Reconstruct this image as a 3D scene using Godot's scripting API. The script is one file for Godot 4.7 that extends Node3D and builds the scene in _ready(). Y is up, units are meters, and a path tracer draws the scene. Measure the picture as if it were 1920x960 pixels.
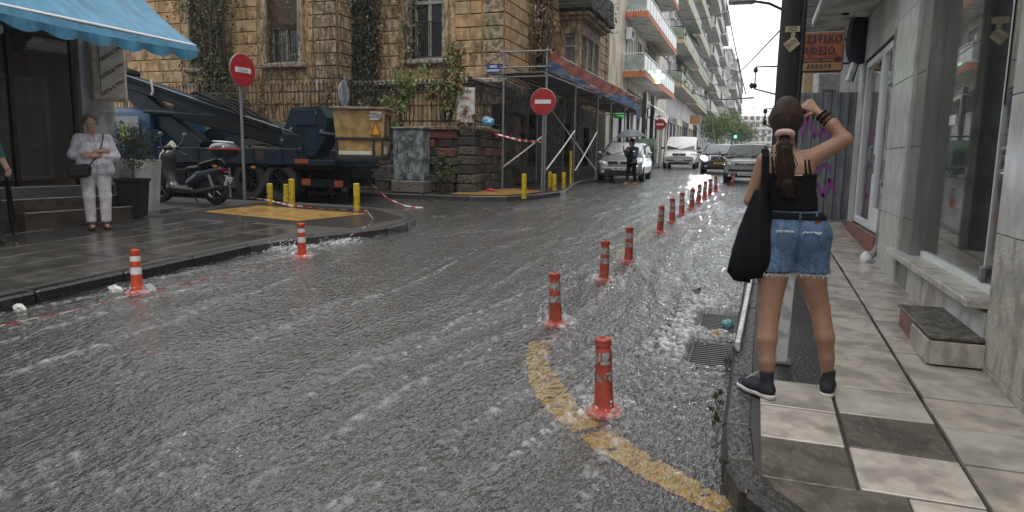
extends Node3D
# A flooded street corner: rain water pours down a sloping street past a derelict mansion.
# World: -Z runs up the street, +X to the right, the road under the camera is y = 0.

const RX := 1.41     # facade of the marble building on the right
var M := {}          # materials by name
var T := {}          # textures by name
var rng := RandomNumberGenerator.new()

class MB:
	# collects triangles of one mesh
	var v := PackedVector3Array()
	var n := PackedVector3Array()
	var c := PackedColorArray()
	var uv := PackedVector2Array()
	var col := Color.WHITE
	var usec := false
	var useuv := false
	func tri(a: Vector3, b: Vector3, d: Vector3, na: Vector3, nb: Vector3, nd: Vector3) -> void:
		if (b - a).cross(d - a).dot(na + nb + nd) > 0.0:
			v.append(a); v.append(d); v.append(b)
			n.append(na); n.append(nd); n.append(nb)
		else:
			v.append(a); v.append(b); v.append(d)
			n.append(na); n.append(nb); n.append(nd)
		if usec:
			c.append(col); c.append(col); c.append(col)
	func quad(a: Vector3, b: Vector3, d: Vector3, e: Vector3) -> void:
		var k := (b - a).cross(d - a)
		if k.length_squared() < 1e-14: k = (d - a).cross(e - a)
		k = k.normalized()
		tri(a, b, d, k, k, k); tri(a, d, e, k, k, k)
	func uquad(a: Vector3, b: Vector3, d: Vector3, e: Vector3) -> void:
		# counter-clockwise from the lower left, with texture coordinates
		useuv = true
		var k := (b - a).cross(d - a).normalized()
		for t in [[a, d, b], [a, e, d]]:
			for p in t:
				v.append(p); n.append(k)
		for q in [Vector2(0, 1), Vector2(1, 0), Vector2(1, 1), Vector2(0, 1), Vector2(0, 0), Vector2(1, 0)]: uv.append(q)
	func box(p: Vector3, s: Vector3, bev := 0.0, b := Basis.IDENTITY) -> void:
		var h := s * 0.5
		var e := minf(bev, minf(h.x, minf(h.y, h.z)) * 0.49)
		if e <= 0.0:
			for ax in 3:
				for sg in [-1.0, 1.0]:
					var nn := Vector3.ZERO; nn[ax] = sg
					var u := Vector3.ZERO; u[(ax + 1) % 3] = h[(ax + 1) % 3]
					var w := Vector3.ZERO; w[(ax + 2) % 3] = h[(ax + 2) % 3]
					var o: Vector3 = nn * h[ax]
					var k := b * nn
					var q := [p + b * (o - u - w), p + b * (o + u - w), p + b * (o + u + w), p + b * (o - u + w)]
					tri(q[0], q[1], q[2], k, k, k); tri(q[0], q[2], q[3], k, k, k)
			return
		var g := h - Vector3(e, e, e)
		for ax in 3:
			var i1 := (ax + 1) % 3
			var i2 := (ax + 2) % 3
			for sg in [-1.0, 1.0]:
				var q := []
				for k in [[-1, -1], [1, -1], [1, 1], [-1, 1]]:
					var o := Vector3.ZERO
					o[ax] = sg * h[ax]; o[i1] = k[0] * g[i1]; o[i2] = k[1] * g[i2]
					q.append(p + b * o)
				var nn := Vector3.ZERO; nn[ax] = sg
				var kk := b * nn
				tri(q[0], q[1], q[2], kk, kk, kk); tri(q[0], q[2], q[3], kk, kk, kk)
				for sh in [-1.0, 1.0]:      # chamfer between faces ax and i1
					var r := []
					for t in [-1.0, 1.0]:
						var o1 := Vector3.ZERO
						o1[ax] = sg * h[ax]; o1[i1] = sh * g[i1]; o1[i2] = t * g[i2]
						var o2 := Vector3.ZERO
						o2[ax] = sg * g[ax]; o2[i1] = sh * h[i1]; o2[i2] = t * g[i2]
						r.append(p + b * o1); r.append(p + b * o2)
					var m := Vector3.ZERO; m[ax] = sg; m[i1] = sh
					var mk := (b * m).normalized()
					tri(r[0], r[1], r[3], mk, mk, mk); tri(r[0], r[3], r[2], mk, mk, mk)
		for sx in [-1.0, 1.0]:
			for sy in [-1.0, 1.0]:
				for sz in [-1.0, 1.0]:
					var k := (b * Vector3(sx, sy, sz)).normalized()
					tri(p + b * Vector3(sx * h.x, sy * g.y, sz * g.z), p + b * Vector3(sx * g.x, sy * h.y, sz * g.z), p + b * Vector3(sx * g.x, sy * g.y, sz * h.z), k, k, k)
	func frame(d: Vector3) -> Basis:
		var y := d.normalized()
		var x := y.cross(Vector3.UP if absf(y.y) < 0.95 else Vector3.RIGHT).normalized()
		return Basis(x, y, x.cross(y))
	func tube(pts: Array, rad, seg := 8, caps := true) -> void:
		var rings := []
		var norms := []
		var last := pts.size() - 1
		var fb := Basis.IDENTITY
		for i in pts.size():
			var d: Vector3 = pts[mini(i + 1, last)] - pts[maxi(i - 1, 0)]
			if i == 0:
				fb = frame(d)
			else:
				var y := d.normalized()
				var x := (fb.x - y * fb.x.dot(y)).normalized()
				fb = Basis(x, y, x.cross(y))
			var r: float = rad[i] if rad is Array else rad
			var ring := []
			var nr := []
			for s in seg:
				var a := TAU * s / seg
				var o := fb.x * cos(a) + fb.z * sin(a)
				ring.append(pts[i] + o * r); nr.append(o)
			rings.append(ring); norms.append(nr)
		for i in last:
			for s in seg:
				var t := (s + 1) % seg
				tri(rings[i][s], rings[i][t], rings[i + 1][t], norms[i][s], norms[i][t], norms[i + 1][t])
				tri(rings[i][s], rings[i + 1][t], rings[i + 1][s], norms[i][s], norms[i + 1][t], norms[i + 1][s])
		if caps:
			for e in [0, last]:
				var k: Vector3 = (pts[0] - pts[1] if e == 0 else pts[last] - pts[last - 1]).normalized()
				for s in seg:
					tri(pts[e], rings[e][s], rings[e][(s + 1) % seg], k, k, k)
	func lathe(prof: Array, seg: int, o: Vector3, b := Basis.IDENTITY) -> void:
		# profile points (radius, height), turned about the local y axis
		for i in prof.size() - 1:
			var p: Vector2 = prof[i]
			var q: Vector2 = prof[i + 1]
			var dn := Vector2(q.y - p.y, p.x - q.x)
			if dn.length() < 1e-7: continue
			dn = dn.normalized()
			for s in seg:
				var a := TAU * s / seg
				var a2 := TAU * (s + 1) / seg
				var e := Vector3(cos(a), 0, sin(a))
				var g := Vector3(cos(a2), 0, sin(a2))
				var n1 := b * (e * dn.x + Vector3.UP * dn.y)
				var n2 := b * (g * dn.x + Vector3.UP * dn.y)
				var A := o + b * (e * p.x + Vector3.UP * p.y)
				var B := o + b * (g * p.x + Vector3.UP * p.y)
				var C := o + b * (g * q.x + Vector3.UP * q.y)
				var D := o + b * (e * q.x + Vector3.UP * q.y)
				if p.x > 1e-6: tri(A, B, C, n1, n2, n2)
				if q.x > 1e-6: tri(A, C, D, n1, n2, n1)
	func ball(o: Vector3, r: Vector3, seg := 10, b := Basis.IDENTITY) -> void:
		var half := seg / 2
		for i in half:
			var t0 := PI * i / half
			var t1 := PI * (i + 1) / half
			for s in seg:
				var a := TAU * s / seg
				var a2 := TAU * (s + 1) / seg
				var q := [Vector3(sin(t0) * cos(a), cos(t0), sin(t0) * sin(a)), Vector3(sin(t0) * cos(a2), cos(t0), sin(t0) * sin(a2)), Vector3(sin(t1) * cos(a2), cos(t1), sin(t1) * sin(a2)), Vector3(sin(t1) * cos(a), cos(t1), sin(t1) * sin(a))]
				var w := []
				for k in q: w.append((b * (k / r)).normalized())
				if i > 0: tri(o + b * (q[0] * r), o + b * (q[1] * r), o + b * (q[2] * r), w[0], w[1], w[2])
				if i < half - 1: tri(o + b * (q[0] * r), o + b * (q[2] * r), o + b * (q[3] * r), w[0], w[2], w[3])
	func prism(poly: PackedVector2Array, depth: float, o: Vector3, b := Basis.IDENTITY) -> void:
		# the polygon lies in the local xy plane, thickness along local z, centred
		var idx := Geometry2D.triangulate_polygon(poly)
		for sg in [-0.5, 0.5]:
			var k: Vector3 = b.z * signf(sg)
			for i in range(0, idx.size(), 3):
				var q := []
				for j in 3: q.append(o + b * Vector3(poly[idx[i + j]].x, poly[idx[i + j]].y, sg * depth))
				tri(q[0], q[1], q[2], k, k, k)
		var ccw := not Geometry2D.is_polygon_clockwise(poly)
		for i in poly.size():
			var p := poly[i]
			var q := poly[(i + 1) % poly.size()]
			var dn := Vector2(q.y - p.y, p.x - q.x).normalized()
			if not ccw: dn = -dn
			# is_polygon_clockwise uses y-down, so the sign is checked against the centroid-free rule below
			var k: Vector3 = b * Vector3(dn.x, dn.y, 0)
			if Geometry2D.is_point_in_polygon((p + q) * 0.5 + dn * 1e-4, poly): k = -k
			var A := o + b * Vector3(p.x, p.y, -depth * 0.5)
			var B := o + b * Vector3(q.x, q.y, -depth * 0.5)
			var C := o + b * Vector3(q.x, q.y, depth * 0.5)
			var D := o + b * Vector3(p.x, p.y, depth * 0.5)
			tri(A, B, C, k, k, k); tri(A, C, D, k, k, k)
	func loft(rings: Array, caps := true, sharp := false) -> void:
		# closed rings of equal size; normals point away from the ring centres
		var m: int = rings[0].size()
		var cen := []
		for r in rings:
			var s := Vector3.ZERO
			for p in r: s += p
			cen.append(s / m)
		var nn := []
		for i in rings.size():
			var row := []
			for j in m:
				var du: Vector3 = rings[i][(j + 1) % m] - rings[i][(j + m - 1) % m]
				var dv: Vector3 = rings[mini(i + 1, rings.size() - 1)][j] - rings[maxi(i - 1, 0)][j]
				var k := du.cross(dv).normalized()
				if k.dot(rings[i][j] - cen[i]) < 0.0: k = -k
				row.append(k)
			nn.append(row)
		for i in rings.size() - 1:
			for j in m:
				var t := (j + 1) % m
				var A: Vector3 = rings[i][j]
				var B: Vector3 = rings[i][t]
				var C: Vector3 = rings[i + 1][t]
				var D: Vector3 = rings[i + 1][j]
				if sharp:
					var k := (B - A).cross(D - A).normalized()
					if k.dot(nn[i][j] + nn[i][t]) < 0.0: k = -k
					tri(A, B, C, k, k, k); tri(A, C, D, k, k, k)
				else:
					tri(A, B, C, nn[i][j], nn[i][t], nn[i + 1][t]); tri(A, C, D, nn[i][j], nn[i + 1][t], nn[i + 1][j])
		if caps:
			for e in [0, rings.size() - 1]:
				var k: Vector3 = (cen[0] - cen[1] if e == 0 else cen[e] - cen[e - 1]).normalized()
				for j in m: tri(cen[e], rings[e][j], rings[e][(j + 1) % m], k, k, k)
	func leaf(p: Vector3, s: float, r: RandomNumberGenerator, hang := 0.3, slim := 0.5) -> void:
		# one bent leaf of two faces
		var d := Vector3(r.randfn(), r.randfn() - hang, r.randfn()).normalized()
		var w := d.cross(Vector3(r.randfn(), r.randfn(), r.randfn())).normalized()
		var up := w.cross(d)
		var a := p - d * s * 0.5
		var e := p + d * s * 0.5 - up * s * 0.12
		var l := p - w * s * slim * 0.5 + up * s * 0.1
		var g := p + w * s * slim * 0.5 + up * s * 0.1
		var k1 := (l - a).cross(e - a).normalized()
		var k2 := (e - a).cross(g - a).normalized()
		tri(a, l, e, k1, k1, k1); tri(a, e, g, k2, k2, k2)
	func mesh() -> ArrayMesh:
		var a := []
		a.resize(Mesh.ARRAY_MAX)
		a[Mesh.ARRAY_VERTEX] = v; a[Mesh.ARRAY_NORMAL] = n
		if usec and c.size() == v.size(): a[Mesh.ARRAY_COLOR] = c
		if useuv and uv.size() == v.size(): a[Mesh.ARRAY_TEX_UV] = uv
		var m := ArrayMesh.new()
		m.add_surface_from_arrays(Mesh.PRIMITIVE_TRIANGLES, a)
		return m

# ---------------------------------------------------------------- nodes
func numbered(called: String) -> String:
	if not has_node(called): return called
	var i := 1
	while has_node("%s_%03d" % [called, i]): i += 1
	return "%s_%03d" % [called, i]

func meta(o: Node3D, label: String, category: String, group := "") -> Node3D:
	o.set_meta("label", label); o.set_meta("category", category)
	if group: o.set_meta("group", group)
	return o

func thing(called: String, label: String, category: String, at := Vector3.ZERO, turn := 0.0, group := "") -> Node3D:
	var o := Node3D.new()
	o.name = numbered(called); add_child(o)
	o.position = at; o.rotation.y = turn
	return meta(o, label, category, group)

func part(called: String, mb, m: Material, parent: Node3D, at := Vector3.ZERO) -> MeshInstance3D:
	var o := MeshInstance3D.new()
	o.mesh = mb.mesh() if mb is MB else mb
	o.material_override = m
	o.name = called; o.position = at
	parent.add_child(o, true)
	return o

func single(called: String, label: String, category: String, mb, m: Material, at := Vector3.ZERO, group := "") -> MeshInstance3D:
	var o := part(numbered(called), mb, m, self, at)
	meta(o, label, category, group)
	return o

func struct(called: String, mb, m: Material, at := Vector3.ZERO) -> MeshInstance3D:
	var o := part(numbered(called), mb, m, self, at)
	o.set_meta("kind", "structure")
	return o

func copy(o: Node3D, at: Vector3, turn: float, label := "") -> Node3D:
	var r: Node3D = o.duplicate()
	r.name = numbered(String(o.name).rstrip("0123456789").trim_suffix("_")); add_child(r)
	r.position = at; r.rotation.y = turn
	if label: r.set_meta("label", label)
	return r

func bx(p: Vector3, s: Vector3, bev := 0.0, b := Basis.IDENTITY) -> MB:
	var m := MB.new(); m.box(p, s, bev, b); return m

func tb(pts: Array, r, seg := 8) -> MB:
	var m := MB.new(); m.tube(pts, r, seg); return m

func V(x: float, y: float, z: float) -> Vector3: return Vector3(x, y, z)

func gy(z: float) -> float:     # height of the road up the street
	var d := -z
	if d < 17.0: return 0.04 * d
	if d < 120.0: return 0.68 + 0.022 * (d - 17.0)
	return 2.946
func G(x: float, z: float, h := 0.0) -> Vector3: return Vector3(x, gy(z) + h, z)

# ---------------------------------------------------------------- textures and materials
func ntex(called: String, freq: float, lo: float, hi: float, octaves := 4, size := 512, kind := FastNoiseLite.TYPE_SIMPLEX_SMOOTH, mid := [], fractal := FastNoiseLite.FRACTAL_FBM) -> void:
	var f := FastNoiseLite.new()
	f.noise_type = kind; f.frequency = freq; f.fractal_octaves = octaves; f.fractal_type = fractal; f.seed = T.size() * 7 + 3
	var g := Gradient.new()
	g.set_color(0, Color(lo, lo, lo)); g.set_color(1, Color(hi, hi, hi))
	for q in mid: g.add_point(q[0], Color(q[1], q[1], q[1]))
	var t := NoiseTexture2D.new()
	t.width = size; t.height = size; t.seamless = true; t.noise = f; t.color_ramp = g
	T[called] = t

func mat(called: String, col: Color, rough := 0.7, o := {}) -> StandardMaterial3D:
	if M.has(called): return M[called]
	var m := StandardMaterial3D.new()
	m.resource_name = called
	m.albedo_color = col.linear_to_srgb()
	m.roughness = rough
	m.metallic = o.get("metal", 0.0)
	m.metallic_specular = o.get("spec", 0.5)
	if o.has("tex"):
		m.albedo_texture = T[o.tex]
	if o.has("rtex"):
		m.roughness_texture = T[o.rtex]; m.roughness_texture_channel = BaseMaterial3D.TEXTURE_CHANNEL_RED
	if o.has("bump"):
		m.heightmap_enabled = true; m.heightmap_texture = T[o.bump]; m.heightmap_scale = o.get("bs", 0.4)
	if o.has("tex") or o.has("bump") or o.has("rtex"):
		m.uv1_triplanar = true; m.uv1_world_triplanar = o.get("world", true)
		var s = o.get("scale", 1.0)
		m.uv1_scale = s if s is Vector3 else Vector3(s, s, s)
	if o.has("detail"):
		m.detail_enabled = true; m.detail_albedo = T[o.detail]; m.detail_blend_mode = BaseMaterial3D.BLEND_MODE_MUL
		m.detail_uv_layer = BaseMaterial3D.DETAIL_UV_2
		m.uv2_triplanar = true; m.uv2_world_triplanar = o.get("world", true)
		var s2 = o.get("dscale", 0.3)
		m.uv2_scale = s2 if s2 is Vector3 else Vector3(s2, s2, s2)
	if o.get("vc", false): m.vertex_color_use_as_albedo = true
	if o.has("coat"):
		m.clearcoat_enabled = true; m.clearcoat = o.coat; m.clearcoat_roughness = o.get("coatr", 0.08)
	if o.has("alpha"):
		m.transparency = BaseMaterial3D.TRANSPARENCY_ALPHA; m.albedo_color.a = o.alpha
	if o.has("back"):
		m.backlight_enabled = true; m.backlight = Color(o.back, o.back, o.back)
	if o.has("rim"):
		m.rim_enabled = true; m.rim = o.rim
	if o.has("emit"):
		m.emission_enabled = true; m.emission = o.emit; m.emission_energy_multiplier = o.get("energy", 1.0)
	if o.has("sss"):
		m.subsurf_scatter_enabled = true; m.subsurf_scatter_strength = o.sss
	m.cull_mode = BaseMaterial3D.CULL_DISABLED
	M[called] = m
	return m

func text_part(called: String, words: String, size: float, thick: float, m: Material, parent: Node3D, at: Vector3, b := Basis.IDENTITY, stretch := 1.0, serif := false) -> MeshInstance3D:
	# lettering of the given capital height, centred on "at"
	var f := SystemFont.new()
	f.font_names = PackedStringArray(["Droid Serif" if serif else "Droid Sans"])
	f.font_weight = 700
	var t := TextMesh.new()
	t.font = f; t.text = words; t.font_size = 64; t.pixel_size = size / 46.0; t.depth = thick
	t.horizontal_alignment = HORIZONTAL_ALIGNMENT_CENTER; t.vertical_alignment = VERTICAL_ALIGNMENT_CENTER
	var o := part(called, t, m, parent, at)
	o.transform = Transform3D(b * Basis.from_scale(Vector3(stretch, 1, 1)), at)
	return o

func camera_and_light() -> void:
	var cam := Camera3D.new()
	cam.name = "camera"
	cam.fov = rad_to_deg(2.0 * atan(480.0 / 1280.0))
	cam.near = 0.05; cam.far = 900.0
	add_child(cam)
	cam.transform = Transform3D(Basis(Vector3.UP, deg_to_rad(19.4)) * Basis(Vector3.RIGHT, deg_to_rad(-8.0)) * Basis(Vector3.BACK, deg_to_rad(1.0)), Vector3(0, 1.59, 0))
	cam.current = true
	var we := WorldEnvironment.new()
	we.name = "world_environment"
	var e := Environment.new()
	var sm := ProceduralSkyMaterial.new()
	sm.sky_top_color = Color(0.93, 0.945, 0.97); sm.sky_horizon_color = Color(0.955, 0.96, 0.97); sm.sky_curve = 0.2
	sm.ground_bottom_color = Color(0.35, 0.35, 0.35); sm.ground_horizon_color = Color(0.9, 0.91, 0.93); sm.ground_curve = 0.02
	sm.energy_multiplier = 1.0
	var sk := Sky.new(); sk.sky_material = sm
	e.background_mode = Environment.BG_SKY; e.sky = sk
	e.tonemap_mode = Environment.TONE_MAPPER_LINEAR
	e.tonemap_exposure = 1.95
	e.fog_enabled = true; e.fog_density = 0.0007; e.fog_light_color = Color(0.93, 0.945, 0.96)
	e.sdfgi_enabled = true; e.ssao_enabled = true; e.ssil_enabled = true
	we.environment = e
	add_child(we)
	var sun := DirectionalLight3D.new()
	sun.name = "sun"
	sun.light_energy = 0.4; sun.light_angular_distance = 40.0; sun.light_color = Color(1.0, 0.985, 0.96)
	sun.shadow_enabled = true
	add_child(sun)
	sun.rotation_degrees = Vector3(-68, 35, 0)

func textures() -> void:
	ntex("blotch", 0.006, 0.74, 1.0, 5)
	ntex("soft", 0.01, 0.84, 1.0, 5)
	ntex("grain", 0.09, 0.72, 1.0, 3)
	ntex("stain", 0.008, 0.72, 1.0, 6, 512, FastNoiseLite.TYPE_SIMPLEX_SMOOTH, [[0.36, 0.84], [0.56, 0.98]])
	ntex("speck", 0.16, 0.2, 1.0, 2, 512, FastNoiseLite.TYPE_CELLULAR)
	ntex("height", 0.03, 0.0, 1.0, 5)
	ntex("fine", 0.12, 0.0, 1.0, 3)
	ntex("rip", 0.05, 0.0, 1.0, 4, 1024)
	ntex("moss", 0.012, 0.55, 1.0, 6, 512, FastNoiseLite.TYPE_SIMPLEX_SMOOTH, [[0.4, 0.74], [0.6, 1.0]])

func materials() -> void:
	mat("asphalt", Color(0.17, 0.16, 0.148), 0.5, {tex = "speck", scale = 0.9, detail = "blotch", dscale = 0.35, bump = "fine", bs = 0.8})
	mat("water", Color(0.15, 0.142, 0.13), 0.05, {alpha = 0.07, bump = "rip", bs = 2.0, scale = Vector3(0.42, 0.42, 0.2), spec = 0.5})
	mat("yellow_line", Color(0.95, 0.57, 0.05), 0.5, {tex = "stain", scale = 2.3, detail = "speck", dscale = 3.0})
	mat("kerb", Color(0.13, 0.122, 0.112), 0.35, {tex = "stain", scale = 1.3, detail = "speck", dscale = 2.5, bump = "height", bs = 0.9})
	mat("kerb_wet_shaded", Color(0.03, 0.029, 0.028), 0.3, {tex = "stain", scale = 1.3, detail = "speck", dscale = 2.5, bump = "height", bs = 0.8})  # near-black colour holds both wet stone and the shade on the kerb face
	for i in 3:
		mat("slab%d" % i, [Color(0.105, 0.1, 0.095), Color(0.125, 0.12, 0.112), Color(0.09, 0.087, 0.083)][i], 0.07, {tex = "blotch", scale = 0.9, detail = "stain", dscale = 0.6, rtex = "stain", bump = "rip", bs = 0.16})
	for i in 4:
		mat("tile%d" % i, [Color(0.54, 0.5, 0.44), Color(0.58, 0.54, 0.48), Color(0.53, 0.48, 0.41), Color(0.56, 0.51, 0.45)][i], 0.24, {tex = "soft", scale = 0.9 + i * 0.17, detail = "stain", dscale = 0.45 + 0.12 * i, bump = "height", bs = 0.1, rtex = "stain"})
	mat("tile_dark", Color(0.15, 0.132, 0.108), 0.35, {tex = "stain", scale = 0.9, detail = "grain", dscale = 2.0, bump = "height", bs = 0.8})
	mat("mortar", Color(0.05, 0.045, 0.04), 0.6, {tex = "grain", scale = 2.0})
	mat("ochre", Color(0.5, 0.3, 0.09), 0.3, {tex = "stain", scale = 0.5, detail = "grain", dscale = 2.0, bump = "fine", bs = 0.2})
	mat("plaza", Color(0.12, 0.11, 0.1), 0.3, {tex = "stain", scale = 0.6, detail = "speck", dscale = 2.0, bump = "fine", bs = 0.4})
	mat("iron", Color(0.02, 0.02, 0.021), 0.5, {tex = "blotch", scale = 2.0})
	mat("drain_iron", Color(0.06, 0.06, 0.062), 0.35, {metal = 0.6, tex = "grain", scale = 2.0})
	mat("white_paint", Color(0.7, 0.7, 0.71), 0.5, {tex = "stain", scale = 1.7})
	mat("galv", Color(0.32, 0.33, 0.34), 0.42, {metal = 0.55, tex = "blotch", scale = 2.0})
	mat("black", Color(0.012, 0.012, 0.013), 0.5)
	mat("inner_plaster", Color(0.42, 0.39, 0.34), 0.85, {tex = "stain", scale = 0.5})
	mat("foam_sheet", Color(0.84, 0.86, 0.88), 0.5, {vc = true, alpha = 1.0})
	mat("foam", Color(0.8, 0.82, 0.84), 0.3, {back = 0.4})
	mat("bay_pane", Color(0.16, 0.165, 0.165), 0.3, {tex = "blotch", scale = 1.5})
	mat("drops", Color(0.8, 0.84, 0.87), 0.08, {alpha = 0.35})

# ---------------------------------------------------------------- road, water, pavements
var bollard_spots := [[-0.74, -3.75], [-1.51, -5.42], [-1.49, -7.27], [-1.44, -8.5], [-1.42, -11.27], [-1.38, -12.66], [-1.34, -13.91], [-1.26, -15.09], [-1.22, -16.45], [-1.17, -17.7], [-1.13, -19.2], [-1.08, -21.0], [-0.7, -23.7], [-5.72, -5.05], [-5.46, -7.34]]
var wn := FastNoiseLite.new()
var wf := FastNoiseLite.new()

# crests of foam that the current draws down the street: [z, x] from the top
var crests := [[[-12.5, -3.95], [-8.6, -3.5], [-6.2, -3.35], [-4.0, -3.6], [-1.5, -3.9]], [[-10.5, -2.7], [-9.4, -2.6], [-6.0, -2.45], [-3.8, -2.76], [-2.5, -2.85], [0.5, -3.1]], [[-5.6, -1.7], [-5.3, -2.0], [-4.1, -2.42], [-3.0, -2.56], [-2.5, -2.66], [0.0, -2.9]], [[-7.9, -5.7], [-5.0, -5.35], [-3.4, -5.25], [-1.5, -5.3]], [[-7.4, -4.9], [-5.5, -4.6], [-3.5, -4.5], [-2.0, -4.6]], [[-4.6, -1.75], [-3.6, -1.95], [-2.6, -2.05], [-1.6, -2.2]], [[-3.9, -1.25], [-3.1, -1.45], [-2.2, -1.6], [-1.4, -1.7]], [[-9.5, -1.9], [-8.0, -1.85], [-6.4, -2.05], [-5.2, -2.3], [-4.0, -2.2]], [[-22.0, -2.6], [-17.0, -2.4], [-13.0, -2.9], [-11.0, -3.3], [-10.0, -4.2], [-9.4, -5.0]], [[-20.0, -3.4], [-15.0, -3.9], [-12.5, -4.7], [-11.6, -5.8]], [[-24.0, -0.6], [-14.0, -0.7], [-9.0, -0.8], [-7.4, -0.6]], [[-19.0, -1.8], [-13.0, -2.0], [-10.0, -2.2], [-8.5, -2.4]]]

func water_at(x: float, z: float) -> Vector2:     # (height above the road, share of foam)
	var wx := x + 0.25 * sin(z * 0.45 + x * 0.3) + 0.12 * sin(z * 1.3)
	# the flow swings to the left below the junction
	var skew := clampf((z + 9.0) / 7.0, 0.0, 1.0)
	wx += skew * skew * 0.9
	var a := wn.get_noise_2d(wx * 1.5, z * 0.33)
	var b := wn.get_noise_2d(wx * 4.2 + 40.0, z * 0.5)
	var b2 := wf.get_noise_2d(wx * 8.5 + 17.0, z * 1.1)
	var d := wf.get_noise_2d(x * 15.0, z * 8.5)
	var e := wf.get_noise_2d(x * 34.0 + 9.0, z * 22.0)
	var l1 := wn.get_noise_2d(wx * 1.1 + 7.0, z * 0.13 - 3.0)
	var l2 := wn.get_noise_2d(wx * 2.3 - 11.0, z * 0.2 + 5.0)
	var patch := wn.get_noise_2d(wx * 0.7 + 3.0, z * 0.25 + 21.0)
	var ln1 := clampf(1.0 - absf(l1) * 11.0, 0.0, 1.0) * smoothstep(-0.15, 0.25, patch)
	var ln2 := clampf(1.0 - absf(l2) * 13.0, 0.0, 1.0) * smoothstep(-0.05, 0.3, b + patch * 0.6)
	var h := 0.03 + 0.016 * a + 0.014 * b + 0.0045 * b2 * (0.5 + patch) + 0.0034 * d + 0.0020 * e + 0.010 * ln1 + 0.006 * ln2
	var foam := (ln1 * 0.3 + ln2 * 0.2) * clampf(0.25 + d * 0.7 + e * 0.6 + b * 0.5, 0.0, 1.0)
	foam += clampf(d + e * 0.8 - 0.85 + patch * 0.25, 0.0, 1.0) * 0.4
	for cr in crests:
		if z < cr[0][0] or z > cr[-1][0]: continue
		for i in cr.size() - 1:
			if z <= cr[i + 1][0]:
				var u: float = (z - cr[i][0]) / (cr[i + 1][0] - cr[i][0])
				var cx0: float = lerpf(cr[i][1], cr[i + 1][1], u) + 0.07 * wn.get_noise_2d(z * 0.9, cr[0][0]) + 0.02 * d
				var dc := x - cx0
				if absf(dc) < 0.3:
					var wd := 0.025 + 0.035 * clampf(0.5 + l2, 0.0, 1.0)
					var kk := exp(-dc * dc / (wd * wd)) * smoothstep(-0.5, 0.35, wn.get_noise_2d(z * 0.3 + 31.0, cr[0][1] * 5.0))
					h += 0.014 * kk - 0.012 * exp(-pow((dc + 0.1) / 0.07, 2.0))
					foam += kk * clampf(0.3 + d * 0.7 + e * 0.6 + b2 * 0.4, 0.0, 1.0) * 0.75
				break
	foam += clampf(e * 1.1 + d * 0.5 - 0.7, 0.0, 1.0) * 0.3
	# livelier and whiter towards the drain
	var near_drain := smoothstep(-2.4, -0.5, x) * smoothstep(-2.5, -4.5, z) * smoothstep(-14.0, -8.0, z)
	foam += near_drain * clampf(b * 0.6 + d * 0.7 + e * 0.6 - 0.12, 0.0, 1.0) * 0.55
	h += near_drain * 0.004 * (d + e)
	foam *= 0.32
	for i in bollard_spots.size():
		var dx: float = x - bollard_spots[i][0]
		var dz: float = z - bollard_spots[i][1]
		if absf(dx) > 0.9 or dz < -0.5 or dz > 2.2: continue
		var r := sqrt(dx * dx + dz * dz)
		var up := exp(-pow((r - 0.13) / 0.05, 2.0)) * (1.0 if dz < 0.05 else 0.35)
		h += 0.03 * up * (0.6 + 0.7 * b + 0.3 * d)
		foam += up * clampf(0.1 + e * 1.2 + d, 0.0, 1.0) * 0.5
		if dz > 0.0:          # wake
			var w := absf(absf(dx + dz * 0.12) - 0.10 - dz * 0.16)
			var k := exp(-w * w / 0.0022) * exp(-dz * 0.9)
			h += 0.014 * k * (0.7 + 0.6 * d)
			foam += k * clampf(d + e * 0.8 + 0.1, 0.0, 1.0) * 0.4
	# boiling water at the drain, and the grates that swallow it
	if x > -1.0 and z < -4.2 and z > -7.9:
		var cx := -0.44 + (z + 6.0) * -0.06
		var k2 := exp(-pow((x - cx) / 0.2, 2.0)) * smoothstep(-4.55, -4.95, z) * (1.0 - smoothstep(-6.6, -7.3, z))
		var boil := wf.get_noise_2d(x * 20.0 + 50.0, z * 16.0)
		var boil2 := wn.get_noise_2d(x * 9.0 + 12.0, z * 6.0)
		h += k2 * (0.028 + 0.03 * boil2 + 0.008 * boil + 0.004 * e)
		foam += k2 * clampf(0.3 + boil * 0.7 + boil2 * 0.9 + e * 1.1 + d * 0.4, 0.0, 1.0) * 0.62
		var gr := smoothstep(-0.40, -0.34, x) * smoothstep(0.03, -0.01, x) * maxf(smoothstep(-4.72, -4.78, z) * smoothstep(-5.40, -5.30, z), smoothstep(-5.62, -5.7, z) * smoothstep(-6.28, -6.2, z))
		h = lerpf(h, -0.06, gr)
		foam *= 1.0 - gr * 0.8
		# dark lip where the flow breaks on the left of the drain
		var lip := exp(-pow((x - cx + 0.30) / 0.06, 2.0)) * smoothstep(-4.6, -4.9, z) * (1.0 - smoothstep(-6.9, -7.4, z))
		h -= 0.012 * lip
		foam *= 1.0 - 0.9 * lip
	# spill at the left kerb
	var sp := exp(-pow((x + 6.0) / 0.28, 2.0) - pow((z + 7.7) / 0.35, 2.0)) + exp(-pow((x + 5.55) / 0.22, 2.0) - pow((z + 8.35) / 0.5, 2.0))
	if sp > 0.02:
		h += sp * (0.03 + 0.02 * d + 0.012 * e)
		foam += sp * clampf(0.3 + d + e, 0.0, 1.0) * 0.55
	return Vector2(maxf(h, 0.007) if h > -0.02 else h, clampf(foam, 0.0, 1.0))

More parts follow.
